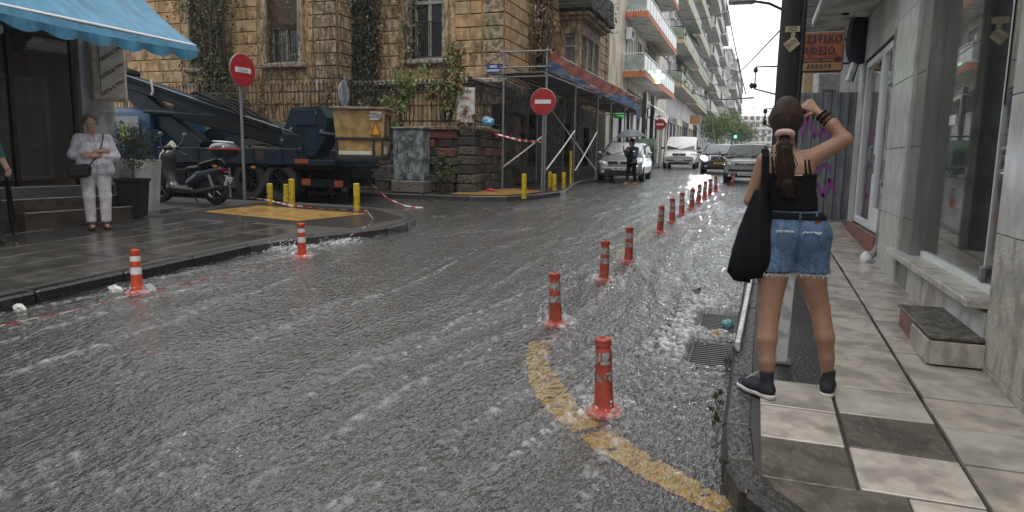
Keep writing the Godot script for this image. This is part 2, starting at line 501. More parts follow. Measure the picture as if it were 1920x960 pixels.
func water_patch(x0: float, x1: float, z0: float, z1: float, cx: float, cz: float, v: PackedVector3Array, n: PackedVector3Array, fv: PackedVector3Array, fn: PackedVector3Array, fc: PackedColorArray) -> PackedInt32Array:
	var nx := int(ceil((x1 - x0) / cx)) + 1
	var nz := int(ceil((z0 - z1) / cz)) + 1
	var base := v.size()
	var hs := PackedFloat32Array(); hs.resize(nx * nz)
	var fs := PackedFloat32Array(); fs.resize(nx * nz)
	for j in nz:
		var z := lerpf(z0, z1, float(j) / (nz - 1))
		for i in nx:
			var w := water_at(lerpf(x0, x1, float(i) / (nx - 1)), z)
			hs[j * nx + i] = w.x; fs[j * nx + i] = w.y
	var ix := PackedInt32Array()
	for j in nz:
		var z := lerpf(z0, z1, float(j) / (nz - 1))
		var g := gy(z)
		for i in nx:
			var x := lerpf(x0, x1, float(i) / (nx - 1))
			var k := j * nx + i
			v.append(Vector3(x, g + hs[k], z))
			var dx := (hs[j * nx + mini(i + 1, nx - 1)] - hs[j * nx + maxi(i - 1, 0)]) / (cx * 2.0)
			var dz := (hs[mini(j + 1, nz - 1) * nx + i] - hs[maxi(j - 1, 0) * nx + i]) / (cz * 2.0)
			n.append(Vector3(-dx, 1, dz + 0.035).normalized())
			if i < nx - 1 and j < nz - 1:
				var a := base + k
				ix.append(a); ix.append(a + nx); ix.append(a + 1)
				ix.append(a + 1); ix.append(a + nx); ix.append(a + nx + 1)
	# foam floats on the cells that carry it
	for j in nz - 1:
		for i in nx - 1:
			var k := j * nx + i
			if fs[k] + fs[k + 1] + fs[k + nx] + fs[k + nx + 1] < 0.1: continue
			for q in [k, k + nx, k + 1, k + 1, k + nx, k + nx + 1]:
				fv.append(v[base + q] + Vector3(0, 0.002, 0))
				fn.append(n[base + q]); fc.append(Color(1, 1, 1, clampf(fs[q], 0.0, 0.75)))
	return ix

func strip_sheet(mb: MB, x0: float, x1: float, z0: float, z1: float, h: float) -> void:
	# a sheet that follows the slope of the road
	var zs := [z0]
	for q in [-17.0, -120.0]:
		if q < z0 and q > z1: zs.append(q)
	zs.append(z1)
	for i in zs.size() - 1:
		mb.quad(G(x0, zs[i], h), G(x1, zs[i], h), G(x1, zs[i + 1], h), G(x0, zs[i + 1], h))

func pavement(called: String, edge: Array, back: Array, m: Material, mk: Material, h: float, kw: float, dark: Material) -> MeshInstance3D:
	# a raised pavement: polygon edge + back (x, z), with kerb stones along the edge
	var poly := PackedVector2Array()
	for p in edge: poly.append(Vector2(p[0], p[1]))
	for p in back: poly.append(Vector2(p[0], p[1]))
	var mb := MB.new()
	var idx := Geometry2D.triangulate_polygon(poly)
	for i in range(0, idx.size(), 3):
		var q := []
		for j in 3: q.append(G(poly[idx[i + j]].x, poly[idx[i + j]].y, h - 0.006))
		var k: Vector3 = (q[1] - q[0]).cross(q[2] - q[0]).normalized()
		if k.y < 0: k = -k
		mb.tri(q[0], q[1], q[2], k, k, k)
	for i in poly.size():
		var p := poly[i]
		var q := poly[(i + 1) % poly.size()]
		mb.quad(G(p.x, p.y, -0.1), G(q.x, q.y, -0.1), G(q.x, q.y, h - 0.006), G(p.x, p.y, h - 0.006))
	var o := struct(called, mb, m)
	for i in edge.size() - 1:         # kerb stones of about a metre
		var a := Vector2(edge[i][0], edge[i][1])
		var b := Vector2(edge[i + 1][0], edge[i + 1][1])
		var cnt := maxi(1, int(round(a.distance_to(b) / 0.95)))
		for k in cnt:
			var p := a.lerp(b, float(k) / cnt)
			var q := a.lerp(b, float(k + 1) / cnt)
			var d := (q - p)
			var nn := Vector2(-d.y, d.x).normalized()
			if not Geometry2D.is_point_in_polygon((p + q) * 0.5 + nn * 0.05, poly): nn = -nn
			var A := G(p.x, p.y); var B := G(q.x, q.y)
			var mid := (A + B) * 0.5 + Vector3(nn.x, 0, nn.y) * (kw * 0.5 - 0.03)
			var along := (B - A)
			var bas := Basis(along.normalized(), Vector3.UP, Vector3(nn.x, 0, nn.y)).orthonormalized()
			var mbk := MB.new()
			mbk.box(Vector3.ZERO, Vector3(along.length() - 0.006, h + 0.14, kw), 0.022, bas)
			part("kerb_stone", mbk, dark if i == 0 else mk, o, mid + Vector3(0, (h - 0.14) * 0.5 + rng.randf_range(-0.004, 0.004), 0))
	return o

func ground() -> void:
	wn.seed = 5; wn.frequency = 1.0; wn.noise_type = FastNoiseLite.TYPE_SIMPLEX_SMOOTH; wn.fractal_octaves = 3
	wf.seed = 11; wf.frequency = 1.0; wf.noise_type = FastNoiseLite.TYPE_SIMPLEX_SMOOTH; wf.fractal_type = FastNoiseLite.FRACTAL_NONE
	var mb := MB.new()
	strip_sheet(mb, -90, -0.36, 30, -4.74, 0); strip_sheet(mb, -0.36, 90, 30, -4.74, 0)
	strip_sheet(mb, -90, -0.36, -4.74, -6.26, 0); strip_sheet(mb, -0.02, 90, -4.74, -6.26, 0)
	strip_sheet(mb, -90, -0.36, -6.26, -420, 0); strip_sheet(mb, -0.36, 90, -6.26, -420, 0)
	struct("road", mb, M.asphalt)
	# water
	var v := PackedVector3Array(); var n := PackedVector3Array(); var ix := PackedInt32Array()
	var fv := PackedVector3Array(); var fn := PackedVector3Array(); var fc := PackedColorArray()
	for q in [[-7.4, 1.8, 3.0, -1.9, 0.07, 0.07], [-7.4, 0.06, -1.9, -7.9, 0.024, 0.03], [-7.4, 0.06, -7.9, -16.5, 0.04, 0.055], [-19.0, -7.4, -11.8, -15.2, 0.1, 0.1], [-7.4, 0.55, -16.5, -60.0, 0.09, 0.16]]:
		ix.append_array(water_patch(q[0], q[1], q[2], q[3], q[4], q[5], v, n, fv, fn, fc))
	var a := []
	a.resize(Mesh.ARRAY_MAX)
	a[Mesh.ARRAY_VERTEX] = v; a[Mesh.ARRAY_NORMAL] = n; a[Mesh.ARRAY_INDEX] = ix
	var am := ArrayMesh.new(); am.add_surface_from_arrays(Mesh.PRIMITIVE_TRIANGLES, a)
	struct("water", am, M.water)
	var fa := []
	fa.resize(Mesh.ARRAY_MAX)
	fa[Mesh.ARRAY_VERTEX] = fv; fa[Mesh.ARRAY_NORMAL] = fn; fa[Mesh.ARRAY_COLOR] = fc
	var fm := ArrayMesh.new(); fm.add_surface_from_arrays(Mesh.PRIMITIVE_TRIANGLES, fa)
	var fo := single("foam", "white foam drawn out in streaks on the flood water", "foam", fm, M.foam_sheet)
	fo.set_meta("kind", "stuff")
	# yellow line, worn, in strips
	var yl := MB.new()
	var pts := [[-1.50, -4.95, 0.07], [-1.44, -4.70, 0.09], [-1.36, -4.45, 0.075], [-1.24, -4.18, 0.10], [-1.10, -3.92, 0.11], [-0.94, -3.68, 0.10], [-0.78, -3.50, 0.095], [-0.62, -3.35, 0.10], [-0.44, -3.21, 0.10], [-0.27, -3.08, 0.09], [-0.12, -2.98, 0.08], [-0.02, -2.92, 0.06]]
	var old := []
	for i in (pts.size() - 1) * 8 + 1:          # ragged edges, worn gaps
		var j := mini(i / 8, pts.size() - 2)
		var u := (i - j * 8) / 8.0
		var p := Vector2(pts[j][0], pts[j][1]).lerp(Vector2(pts[j + 1][0], pts[j + 1][1]), u)
		var d := (Vector2(pts[j + 1][0], pts[j + 1][1]) - Vector2(pts[j][0], pts[j][1])).normalized()
		var hw: float = lerpf(pts[j][2], pts[j + 1][2], u)
		var w := Vector2(-d.y, d.x)
		var p1: Vector2 = p + w * (hw + rng.randf_range(-0.016, 0.012)); var p2: Vector2 = p - w * (hw + rng.randf_range(-0.02, 0.012))
		if old.size() and not i in [49, 50]:
			for k in 4:             # four strands across, some worn away
				if rng.randf() < (0.16 if i < 22 else 0.04): continue
				var a1: Vector2 = old[0].lerp(old[1], k / 4.0); var a2: Vector2 = old[0].lerp(old[1], (k + 1) / 4.0)
				var b1: Vector2 = p1.lerp(p2, k / 4.0); var b2: Vector2 = p1.lerp(p2, (k + 1) / 4.0)
				yl.quad(G(a1.x, a1.y, 0.004), G(a2.x, a2.y, 0.004), G(b2.x, b2.y, 0.004), G(b1.x, b1.y, 0.004))
		old = [p1, p2]
	struct("yellow_road_line", yl, M.yellow_line)
	var yl2 := MB.new()
	for i in 9:
		var z := -8.8 - i * 0.34
		yl2.quad(G(-1.72, z, 0.004), G(-1.62, z, 0.004), G(-1.62, z - 0.3, 0.004), G(-1.72, z - 0.3, 0.004))
	struct("yellow_road_line", yl2, M.yellow_line)
	right_pavement()
	left_pavements()

func right_pavement() -> void:
	var edge := [[2.2, -2.28], [0.75, -2.42], [0.42, -2.52], [0.2, -2.66], [0.05, -2.85], [-0.03, -3.1], [-0.05, -3.5], [-0.04, -5.0], [0.0, -8.0], [0.05, -13.0], [0.5, -17.0], [0.5, -60.0], [0.5, -90.0]]
	var o := pavement("pavement_right", edge, [[2.4, -90.0], [2.4, -2.28]], M.mortar, M.kerb, 0.15, 0.15, M.kerb)
	# marble tiles in three columns
	var cols := [[0.13, 0.475], [0.49, 0.935], [0.955, 1.40]]
	for ci in 3:
		for r in 46:
			var z0 := -2.55 - r * 0.42 - (0.0 if ci != 1 else 0.02)
			var z1 := z0 - 0.408
			var x0: float = cols[ci][0]; var x1: float = cols[ci][1]
			if ci == 0 and r < 1: continue
			if ci == 0 and z0 < -4.0 and z0 > -7.3: continue            # wet broken patch behind the woman
			if ci == 0: x0 = 0.10 if r < 5 else 0.2
			if r == 0 and ci == 1: x0 = 0.66
			if z1 < -12.9 and ci != 0: continue
			var m: Material = M["tile%d" % rng.randi_range(0, 3)]
			if (ci == 0 and r < 2) or (ci == 1 and r == 2) or rng.randf() < 0.04 and r > 6: m = M.tile_dark
			var s := (gy(z0) - gy(z1)) / (z0 - z1)
			var bas := Basis(Vector3.RIGHT, atan(-s)) * Basis(Vector3.BACK, rng.randf_range(-0.004, 0.004))
			part("tile", bx(Vector3.ZERO, Vector3(x1 - x0 - rng.randf_range(0.0, 0.006), 0.03, absf(z1 - z0) - rng.randf_range(0.0, 0.006)), 0.004, bas), m, o, G((x0 + x1) * 0.5, (z0 + z1) * 0.5, 0.138 + rng.randf_range(-0.002, 0.003)))
	var pm := MB.new()
	pm.quad(G(0.14, -4.23, 0.149), G(0.485, -4.23, 0.149), G(0.485, -7.3, 0.149), G(0.19, -7.3, 0.149))
	part("wet_patch", pm, M.plaza, o)
	var wc := MB.new()
	wc.quad(G(0.16, -2.86, 0.147), G(0.3, -2.68, 0.147), G(0.655, -2.6, 0.147), G(0.655, -2.985, 0.147))
	wc.quad(G(0.12, -2.985, 0.147), G(0.16, -2.86, 0.147), G(0.655, -2.985, 0.147), G(0.4, -2.99, 0.147))
	part("worn_concrete", wc, M.tile_dark, o)

func left_pavements() -> void:
	var edge := [[-6.2, 6.0], [-6.2, -7.2], [-5.95, -8.0], [-5.6, -8.7], [-5.36, -9.3], [-5.34, -9.9], [-5.5, -10.5], [-5.9, -11.1], [-6.6, -11.6], [-7.6, -11.95], [-9.0, -12.05], [-20.0, -12.05]]
	var o := pavement("pavement_left", edge, [[-20.0, 6.0]], M.mortar, M.kerb, 0.15, 0.14, M.kerb_wet_shaded)
	# dark wet slabs
	for i in 7:
		for j in 22:
			var x := -6.66 - i * 0.6
			var z := 1.9 - j * 0.6 - (i % 2) * 0.3
			if z < -8.6 and i < 1: continue
			if z < -9.15 and x > -9.9: continue
			if z > 1.6: continue
			var m: Material = M["slab%d" % rng.randi_range(0, 2)]
			part("slab", bx(Vector3.ZERO, Vector3(0.588, 0.03, 0.588), 0.004, Basis(Vector3.RIGHT, 0.04) * Basis(Vector3.BACK, rng.randf_range(-0.005, 0.005))), m, o, G(x, z, 0.136 + rng.randf_range(-0.002, 0.002)))
	var pl := MB.new()
	pl.quad(G(-9.8, -9.1, 0.148), G(-5.85, -9.1, 0.148), G(-5.7, -10.5, 0.148), G(-9.8, -11.7, 0.148))
	pl.quad(G(-5.7, -10.5, 0.148), G(-6.9, -11.55, 0.148), G(-9.8, -11.75, 0.148), G(-9.8, -11.7, 0.148))
	part("worn_asphalt", pl, M.plaza, o)
	var oc := MB.new()
	oc.quad(G(-9.6, -9.95, 0.153), G(-7.1, -9.45, 0.153), G(-6.55, -10.75, 0.153), G(-9.35, -11.2, 0.153))
	part("ochre_paint", oc, M.ochre, o)
	var e2 := [[-20.0, -14.95], [-7.6, -15.0], [-6.4, -14.95], [-5.5, -15.3], [-5.0, -16.0], [-4.75, -17.0], [-4.85, -18.2], [-5.2, -20.0], [-5.55, -22.0], [-5.6, -40.0], [-5.6, -90.0]]
	var o2 := pavement("pavement_far", e2, [[-20.0, -90.0]], M.plaza, M.kerb, 0.13, 0.22, M.kerb)
	var oc2 := MB.new()
	oc2.quad(G(-7.0, -15.25, 0.133), G(-5.75, -15.4, 0.133), G(-5.3, -16.1, 0.133), G(-7.05, -16.1, 0.133))
	oc2.quad(G(-7.05, -16.1, 0.133), G(-5.3, -16.1, 0.133), G(-5.1, -17.0, 0.133), G(-6.2, -17.6, 0.133))
	part("ochre_paint", oc2, M.ochre, o2)

# ---------------------------------------------------------------- the derelict mansion, its garden wall, fence and scaffold
func wpart(called: String, mb, m: Material, root: Node3D) -> MeshInstance3D:
	# a part whose mesh is given in world coordinates
	var off := Vector3.ZERO
	var p: Node = root
	while p is Node3D and p != self:
		off += p.position; p = p.get_parent()
	return part(called, mb, m, root, -off)

const FX := Basis(Vector3(0, 0, -1), Vector3(0, 1, 0), Vector3(1, 0, 0))    # a facade that faces +X: local x runs up the street

func blocks(root: Node3D, o: Vector3, b: Basis, u0: float, u1: float, y0: float, y1: float, ch: float, len: float, mats: Array, proud := 0.035, bev := 0.018) -> void:
	# rusticated courses with sunk joints on a facade panel
	var y := y0
	var odd := false
	while y < y1 - 0.05:
		var h := minf(ch, y1 - y)
		var u := u0
		while u < u1 - 0.02:
			var w := minf(len * rng.randf_range(0.85, 1.15) * (0.6 if odd and u == u0 else 1.0), u1 - u)
			if u1 - u - w < 0.22: w = u1 - u
			part("stone_block", bx(Vector3.ZERO, V(w - 0.016, h - 0.024, 0.06), bev, b), mats[rng.randi_range(0, mats.size() - 1)], root, o + b * V(u + w * 0.5, y + h * 0.5, proud - 0.03 + rng.randf_range(-0.004, 0.004)) - root.position)
			u += w
		y += ch
		odd = not odd

func sash(root: Node3D, o: Vector3, b: Basis, w: float, h: float, fm: Material, gm: Material, depth := -0.2, board := "") -> void:
	# window with surround, sill, frame and panes; o is the middle of the sill line on the facade
	var f := MB.new()
	for sx in [-1.0, 1.0]: f.box(o + b * V(sx * (w * 0.5 + 0.1), h * 0.5, 0.03), V(0.2, h, 0.1), 0.02, b)
	f.box(o + b * V(0, h + 0.12, 0.04), V(w + 0.44, 0.24, 0.14), 0.03, b)
	var win := wpart("window", f, M.trim, root)
	wpart("sill", bx(o + b * V(0, -0.07, 0.08), V(w + 0.5, 0.14, 0.3), 0.03, b), M.sill, win)
	var fr := MB.new()
	for sx in [-1.0, 1.0]: fr.box(o + b * V(sx * (w * 0.5 - 0.04), h * 0.5, depth), V(0.08, h, 0.07), 0.01, b)
	fr.box(o + b * V(0, h * 0.5, depth + 0.01), V(0.11, h, 0.07), 0.01, b)
	fr.box(o + b * V(0, h * 0.63, depth + 0.02), V(w, 0.1, 0.07), 0.01, b)
	fr.box(o + b * V(0, 0.05, depth), V(w, 0.1, 0.075), 0.01, b)
	wpart("frame", fr, fm, win)
	for sx in [-1.0, 1.0]:
		for k in 2:
			var y0 := 0.1 if k == 0 else h * 0.63 + 0.05
			var y1 := h * 0.63 - 0.05 if k == 0 else h
			if rng.randf() < 0.25 and k == 1: continue
			wpart("pane", bx(o + b * V(sx * w * 0.25, (y0 + y1) * 0.5, depth - 0.01), V(w * 0.5 - 0.13, y1 - y0, 0.008), 0, b), gm, win)
	if board == "rust":
		wpart("shutter", bx(o + b * V(0, h * 0.62, depth + 0.05), V(w - 0.06, h * 0.5, 0.03), 0.004, b), M.rust_sheet, win)
	var rail := MB.new()
	rail.box(o + b * V(0, h * 0.42, -0.05), V(w, 0.03, 0.03), 0, b)
	rail.box(o + b * V(0, 0.1, -0.05), V(w, 0.03, 0.03), 0, b)
	for i in 12: rail.tube([o + b * V(-w * 0.5 + w * (i + 0.5) / 12.0, 0.1, -0.05), o + b * V(-w * 0.5 + w * (i + 0.5) / 12.0, h * 0.42, -0.05)], 0.009, 5)
	wpart("window_rail", rail, M.iron, win)

func leaves_in(mb: MB, cnt: int, lo: Vector3, hi: Vector3, size: float, cols: Array, hang := 0.4, clump := 0, slim := 0.5) -> void:
	mb.usec = true
	var cen := []
	for i in clump: cen.append(V(rng.randf_range(lo.x, hi.x), rng.randf_range(lo.y, hi.y), rng.randf_range(lo.z, hi.z)))
	for i in cnt:
		var p := V(rng.randf_range(lo.x, hi.x), rng.randf_range(lo.y, hi.y), rng.randf_range(lo.z, hi.z))
		if clump: p = cen[rng.randi_range(0, clump - 1)] + V(rng.randfn(0, 0.16), rng.randfn(0, 0.2), rng.randfn(0, 0.1)) * (hi - lo).length() * 0.35
		var k: Color = cols[rng.randi_range(0, cols.size() - 1)]
		mb.col = k * rng.randf_range(0.7, 1.25)
		mb.leaf(p, size * rng.randf_range(0.6, 1.3), rng, hang, slim)

var GREEN := [Color(0.035, 0.06, 0.02), Color(0.05, 0.085, 0.025), Color(0.03, 0.045, 0.02), Color(0.09, 0.10, 0.04)]
var LIME := [Color(0.13, 0.2, 0.04), Color(0.17, 0.24, 0.06), Color(0.08, 0.14, 0.03), Color(0.2, 0.22, 0.08)]
var DEAD := [Color(0.16, 0.11, 0.06), Color(0.24, 0.16, 0.09), Color(0.09, 0.065, 0.04), Color(0.3, 0.22, 0.13), Color(0.06, 0.045, 0.03)]
var DARKIVY := [Color(0.02, 0.03, 0.014), Color(0.03, 0.035, 0.02), Color(0.05, 0.05, 0.03), Color(0.025, 0.022, 0.015)]

func stems(mb: MB, cnt: int, base: Vector3, spread: Vector3, h: float, r := 0.015, sway := 0.12) -> void:
	for i in cnt:
		var p := base + V(rng.randf_range(-1, 1) * spread.x, rng.randf_range(-0.5, 0.5) * spread.y, rng.randf_range(-1, 1) * spread.z)
		var pts := [p]
		var sw := minf(sway, h * 0.07)
		for k in 5: pts.append(pts[-1] + V(rng.randfn(0, sw), h / 5.0, rng.randfn(0, sw * 0.4)))
		r = minf(r, h * 0.02)
		mb.tube(pts, [r, r, r * 0.85, r * 0.7, r * 0.5, r * 0.3], 5)

func plant(called: String, label: String, cat: String, o: Vector3, spread: Vector3, h: float, nst: int, cnt: int, size: float, cols: Array, clump: int, hang := 0.2, group := "", slim := 0.5) -> Node3D:
	var t := thing(called, label, cat, o, 0.0, group)
	var st := MB.new()
	stems(st, nst, Vector3.ZERO, V(spread.x * 0.35, 0, spread.z * 0.35), h * 0.85, 0.012, 0.06)
	part("stem", st, M.bark, t)
	var lf := MB.new()
	leaves_in(lf, cnt, V(-spread.x, h * 0.2, -spread.z), V(spread.x, h, spread.z), size, cols, hang, clump, slim)
	part("foliage", lf, M.leaf, t)
	return t

func mansion() -> void:
	mat("stucco0", Color(0.52, 0.33, 0.155), 0.75, {tex = "stain", scale = 0.35, detail = "blotch", dscale = V(1.3, 0.35, 1.3), bump = "height", bs = 1.2})
	mat("stucco1", Color(0.43, 0.29, 0.155), 0.75, {tex = "stain", scale = 0.5, detail = "moss", dscale = V(0.5, 0.2, 0.5), bump = "height", bs = 1.5})
	mat("stucco2", Color(0.53, 0.37, 0.2), 0.75, {tex = "blotch", scale = 0.7, detail = "stain", dscale = V(0.9, 0.3, 0.9), bump = "fine", bs = 0.7})
	mat("quoin", Color(0.34, 0.26, 0.17), 0.8, {tex = "stain", scale = 0.6, detail = "moss", dscale = 0.7, bump = "height", bs = 1.8})
	mat("trim", Color(0.4, 0.31, 0.2), 0.75, {tex = "stain", scale = 0.7, detail = "moss", dscale = V(0.8, 0.2, 0.8), bump = "height", bs = 1.0})
	mat("sill", Color(0.3, 0.26, 0.21), 0.8, {tex = "moss", scale = 0.8, bump = "height", bs = 1.5})
	mat("grey_wood", Color(0.3, 0.28, 0.26), 0.7, {tex = "stain", scale = V(3, 0.5, 3)})
	mat("old_glass", Color(0.03, 0.032, 0.035), 0.12, {tex = "blotch", scale = 0.9})
	mat("rust_sheet", Color(0.085, 0.045, 0.03), 0.65, {tex = "blotch", scale = V(5, 0.4, 5), detail = "stain", dscale = 0.7})
	mat("rubble0", Color(0.085, 0.075, 0.064), 0.7, {tex = "stain", scale = 1.1, detail = "moss", dscale = 0.8, bump = "height", bs = 3.0})
	mat("rubble1", Color(0.12, 0.1, 0.08), 0.75, {tex = "stain", scale = 0.9, detail = "moss", dscale = 1.3, bump = "height", bs = 3.0})
	mat("rubble2", Color(0.06, 0.055, 0.05), 0.7, {tex = "stain", scale = 1.5, detail = "grain", dscale = 1.5, bump = "height", bs = 3.0})
	mat("red_brick", Color(0.16, 0.055, 0.04), 0.75, {tex = "stain", scale = 1.3, bump = "height", bs = 2.0})
	mat("coping", Color(0.22, 0.16, 0.11), 0.75, {tex = "moss", scale = 0.9, bump = "height", bs = 2.0})
	mat("leaf", Color(1, 1, 1), 0.5, {vc = true, back = 0.35})
	mat("bark", Color(0.075, 0.058, 0.042), 0.85, {tex = "grain", scale = 3.0})
	mat("base_plaster", Color(0.13, 0.11, 0.09), 0.8, {tex = "stain", scale = 0.35, detail = "moss", dscale = 0.4, bump = "height", bs = 2.0})
	var root := thing("derelict_mansion", "derelict ochre mansion with rusticated walls, bay window and overgrown facades", "building", G(-6.85, -18.5))
	var mt := [M.stucco0, M.stucco0, M.stucco1, M.stucco2]
	var mq := [M.quoin, M.quoin, M.trim]
	var I := Basis.IDENTITY
	# solid wall panels between the openings, a dark room behind them
	var w := MB.new()
	var T1 := 0.4
	var top := 9.5
	# left wing, face z = -17.5
	for q in [[-24.0, -17.15, 0.7, top], [-15.55, -14.2, 0.7, top], [-12.8, -11.63, 0.7, top], [-17.15, -15.55, 0.7, 4.2], [-14.2, -12.8, 0.7, 4.2], [-17.15, -15.55, 7.1, top], [-14.2, -12.8, 7.1, top]]:
		w.box(V((q[0] + q[1]) * 0.5, (q[2] + q[3]) * 0.5, -17.5 - T1 * 0.5), V(q[1] - q[0], q[3] - q[2], T1))
	w.box(V(-11.83, 5.1, -18.3), V(0.4, 8.8, 0.8))
	# recessed front, face z = -18.5
	for q in [[-11.63, -9.95, 0.7, top], [-8.55, -6.85, 0.7, top], [-9.95, -8.55, 0.7, 4.3], [-9.95, -8.55, 7.1, top]]:
		w.box(V((q[0] + q[1]) * 0.5, (q[2] + q[3]) * 0.5, -18.5 - T1 * 0.5), V(q[1] - q[0], q[3] - q[2], T1))
	# street front, face x = -6.85 (u = distance up the street from the corner)
	for q in [[0.4, 2.2, 3.75, top], [4.0, 5.9, 3.75, top], [5.9, 8.7, 7.0, top], [8.7, 13.9, 3.75, top], [2.2, 4.0, 6.9, top]]:
		w.box(V(-6.85 - T1 * 0.5, (q[2] + q[3]) * 0.5, -18.5 - (q[0] + q[1]) * 0.5), V(T1, q[3] - q[2], q[1] - q[0]))
	wpart("wall", w, M.stucco1, root)
	var room := MB.new()
	room.quad(V(-24, 0.7, -19.6), V(-7.8, 0.7, -19.6), V(-7.8, top, -19.6), V(-24, top, -19.6))
	room.quad(V(-7.8, 0.7, -19.6), V(-7.8, 0.7, -32.4), V(-7.8, top, -32.4), V(-7.8, top, -19.6))
	room.quad(V(-24, top, -17.6), V(-6.9, top, -18.6), V(-6.9, top, -32.4), V(-24, top, -32.4))
	room.quad(V(-7.25, 0.7, -32.4), V(-24, 0.7, -32.4), V(-24, top, -32.4), V(-7.25, top, -32.4))
	wpart("inner_wall", room, M.inner_plaster, root)
	# courses
	var y0 := 3.13
	var c := 0.36
	for q in [[-19.5, -17.35, 0.75], [-15.35, -14.4, 0.95], [-12.6, -12.42, 0.3]]:
		blocks(root, V(0, 0, -17.5), I, q[0], q[1], y0, 7.45, c, q[2], mt)
	for q in [[-17.15, -15.55], [-14.2, -12.8]]: blocks(root, V(0, 0, -17.5), I, q[0], q[1], y0, 4.15, c, 0.8, mt)
	blocks(root, V(0, 0, -17.5), I, -12.38, -11.63, y0, 7.45, c, 0.75, mq, 0.07, 0.06)
	blocks(root, V(-11.63, 0, -17.5), FX, 0.02, 0.95, y0, 7.45, c, 0.95, mq, 0.07, 0.05)
	blocks(root, V(0, 0, -18.5), I, -11.5, -10.15, y0, 7.45, c, 1.4, [M.stucco1, M.stucco1, M.trim])
	blocks(root, V(0, 0, -18.5), I, -9.95, -8.55, y0, 4.25, c, 0.7, mt)
	blocks(root, V(0, 0, -18.5), I, -8.35, -7.52, y0, 7.45, c, 0.9, mt)
	blocks(root, V(0, 0, -18.5), I, -7.48, -6.86, y0, 7.45, c, 0.7, mq, 0.06, 0.05)
	blocks(root, V(-6.85, 0, -18.5), FX, 0.02, 2.15, 3.85, 7.45, c, 1.1, [M.stucco0, M.stucco2])
	blocks(root, V(-6.85, 0, -18.5), FX, 4.05, 5.85, 3.85, 7.45, c, 1.0, mt)
	blocks(root, V(-6.85, 0, -18.5), FX, 9.0, 13.2, 3.85, 7.45, c, 1.2, mt)
	blocks(root, V(-6.85, 0, -18.5), FX, 13.25, 13.85, 3.85, 7.45, c, 0.6, mq, 0.07, 0.05)
	# windows
	sash(root, V(-16.35, 4.27, -17.5), I, 1.2, 2.75, M.grey_wood, M.old_glass, -0.22, "rust")
	sash(root, V(-13.5, 4.32, -17.5), I, 1.1, 2.75, M.grey_wood, M.old_glass, -0.22, "rust")
	sash(root, V(-9.24, 4.44, -18.5), I, 0.98, 2.6, M.grey_wood, M.old_glass)
	sash(root, V(-6.85, 4.0, -21.6), FX, 1.3, 2.8, M.grey_wood, M.old_glass)
	# string course over the base
	wpart("string_course", bx(V(-9.2, 3.78, -18.36), V(4.9, 0.16, 0.34), 0.04), M.sill, root)
	# bay window on the street front
	var bay := MB.new()
	bay.box(V(-6.48, 4.05, -25.75), V(0.76, 0.5, 3.1), 0.02); bay.box(V(-6.48, 6.28, -25.75), V(0.8, 0.5, 3.16), 0.03)
	for z in [-24.27, -25.25, -26.25, -27.23]: bay.box(V(-6.2, 5.1, z), V(0.2, 2.2, 0.24), 0.02)
	bay.box(V(-6.75, 5.1, -24.27), V(0.16, 2.2, 0.24), 0.02)
	bay.box(V(-6.4, 6.56, -25.75), V(1.1, 0.12, 3.5), 0.03); bay.box(V(-6.35, 6.68, -25.75), V(1.25, 0.12, 3.75), 0.03)
	var bp := wpart("bay_window", bay, M.trim, root)
	for z in [-24.76, -25.75, -26.74]:
		var fr := MB.new()
		for dz in [-0.34, 0.34]: fr.box(V(-6.2, 5.15, z + dz), V(0.06, 1.75, 0.07), 0.008)
		for dy in [4.33, 5.1, 5.62, 5.98]: fr.box(V(-6.2, dy, z), V(0.06, 0.07, 0.62), 0.008)
		wpart("frame", fr, M.grey_wood, bp)
		wpart("pane", bx(V(-6.21, 5.4, z), V(0.01, 1.1, 0.6)), M.bay_pane, bp)
	var frs := MB.new()
	for dx in [-0.22, 0.2]: frs.box(V(-6.48 + dx, 5.15, -24.27), V(0.07, 1.75, 0.06), 0.008)
	for dy in [4.33, 5.1, 5.62, 5.98]: frs.box(V(-6.48, dy, -24.27), V(0.45, 0.07, 0.06), 0.008)
	wpart("frame", frs, M.grey_wood, bp)
	wpart("pane", bx(V(-6.48, 5.4, -24.28), V(0.4, 1.1, 0.01)), M.bay_pane, bp)
	var bal := MB.new()
	bal.box(V(-6.3, 6.9, -25.75), V(1.35, 0.22, 4.0), 0.04)
	bal.box(V(-5.7, 7.35, -25.75), V(0.08, 0.7, 3.9), 0.02)
	bal.box(V(-6.25, 7.35, -23.85), V(1.1, 0.7, 0.08), 0.02); bal.box(V(-6.25, 7.35, -27.65), V(1.1, 0.7, 0.08), 0.02)
	wpart("balcony", bal, M.rubble2, root)
	var bl := MB.new()
	leaves_in(bl, 1500, V(-6.9, 6.62, -28.0), V(-5.55, 7.8, -23.5), 0.11, DARKIVY, 1.0)
	wpart("balcony_growth", bl, M.leaf, root)
	# dark ground-floor wall along the street, with arched openings and low plinth
	var gf := MB.new()
	for q in [[0.0, 0.95, 0.8, 3.78], [0.95, 2.0, 0.8, 1.75], [0.95, 2.0, 2.95, 3.78], [2.0, 2.3, 0.8, 3.78], [2.3, 3.2, 3.05, 3.78], [3.2, 6.2, 0.8, 3.78], [6.2, 7.3, 3.0, 3.78], [7.3, 9.6, 0.8, 3.78], [9.6, 10.6, 3.0, 3.78], [10.6, 13.9, 0.8, 3.78]]:
		gf.box(V(-7.02, (q[2] + q[3]) * 0.5, -18.5 - (q[0] + q[1]) * 0.5), V(0.36, q[3] - q[2], q[1] - q[0]))
	wpart("ground_floor_wall", gf, M.base_plaster, root)
	wpart("window_board", bx(V(-7.02, 2.35, -19.98), V(0.06, 1.16, 1.02), 0.01), M.sill, root)
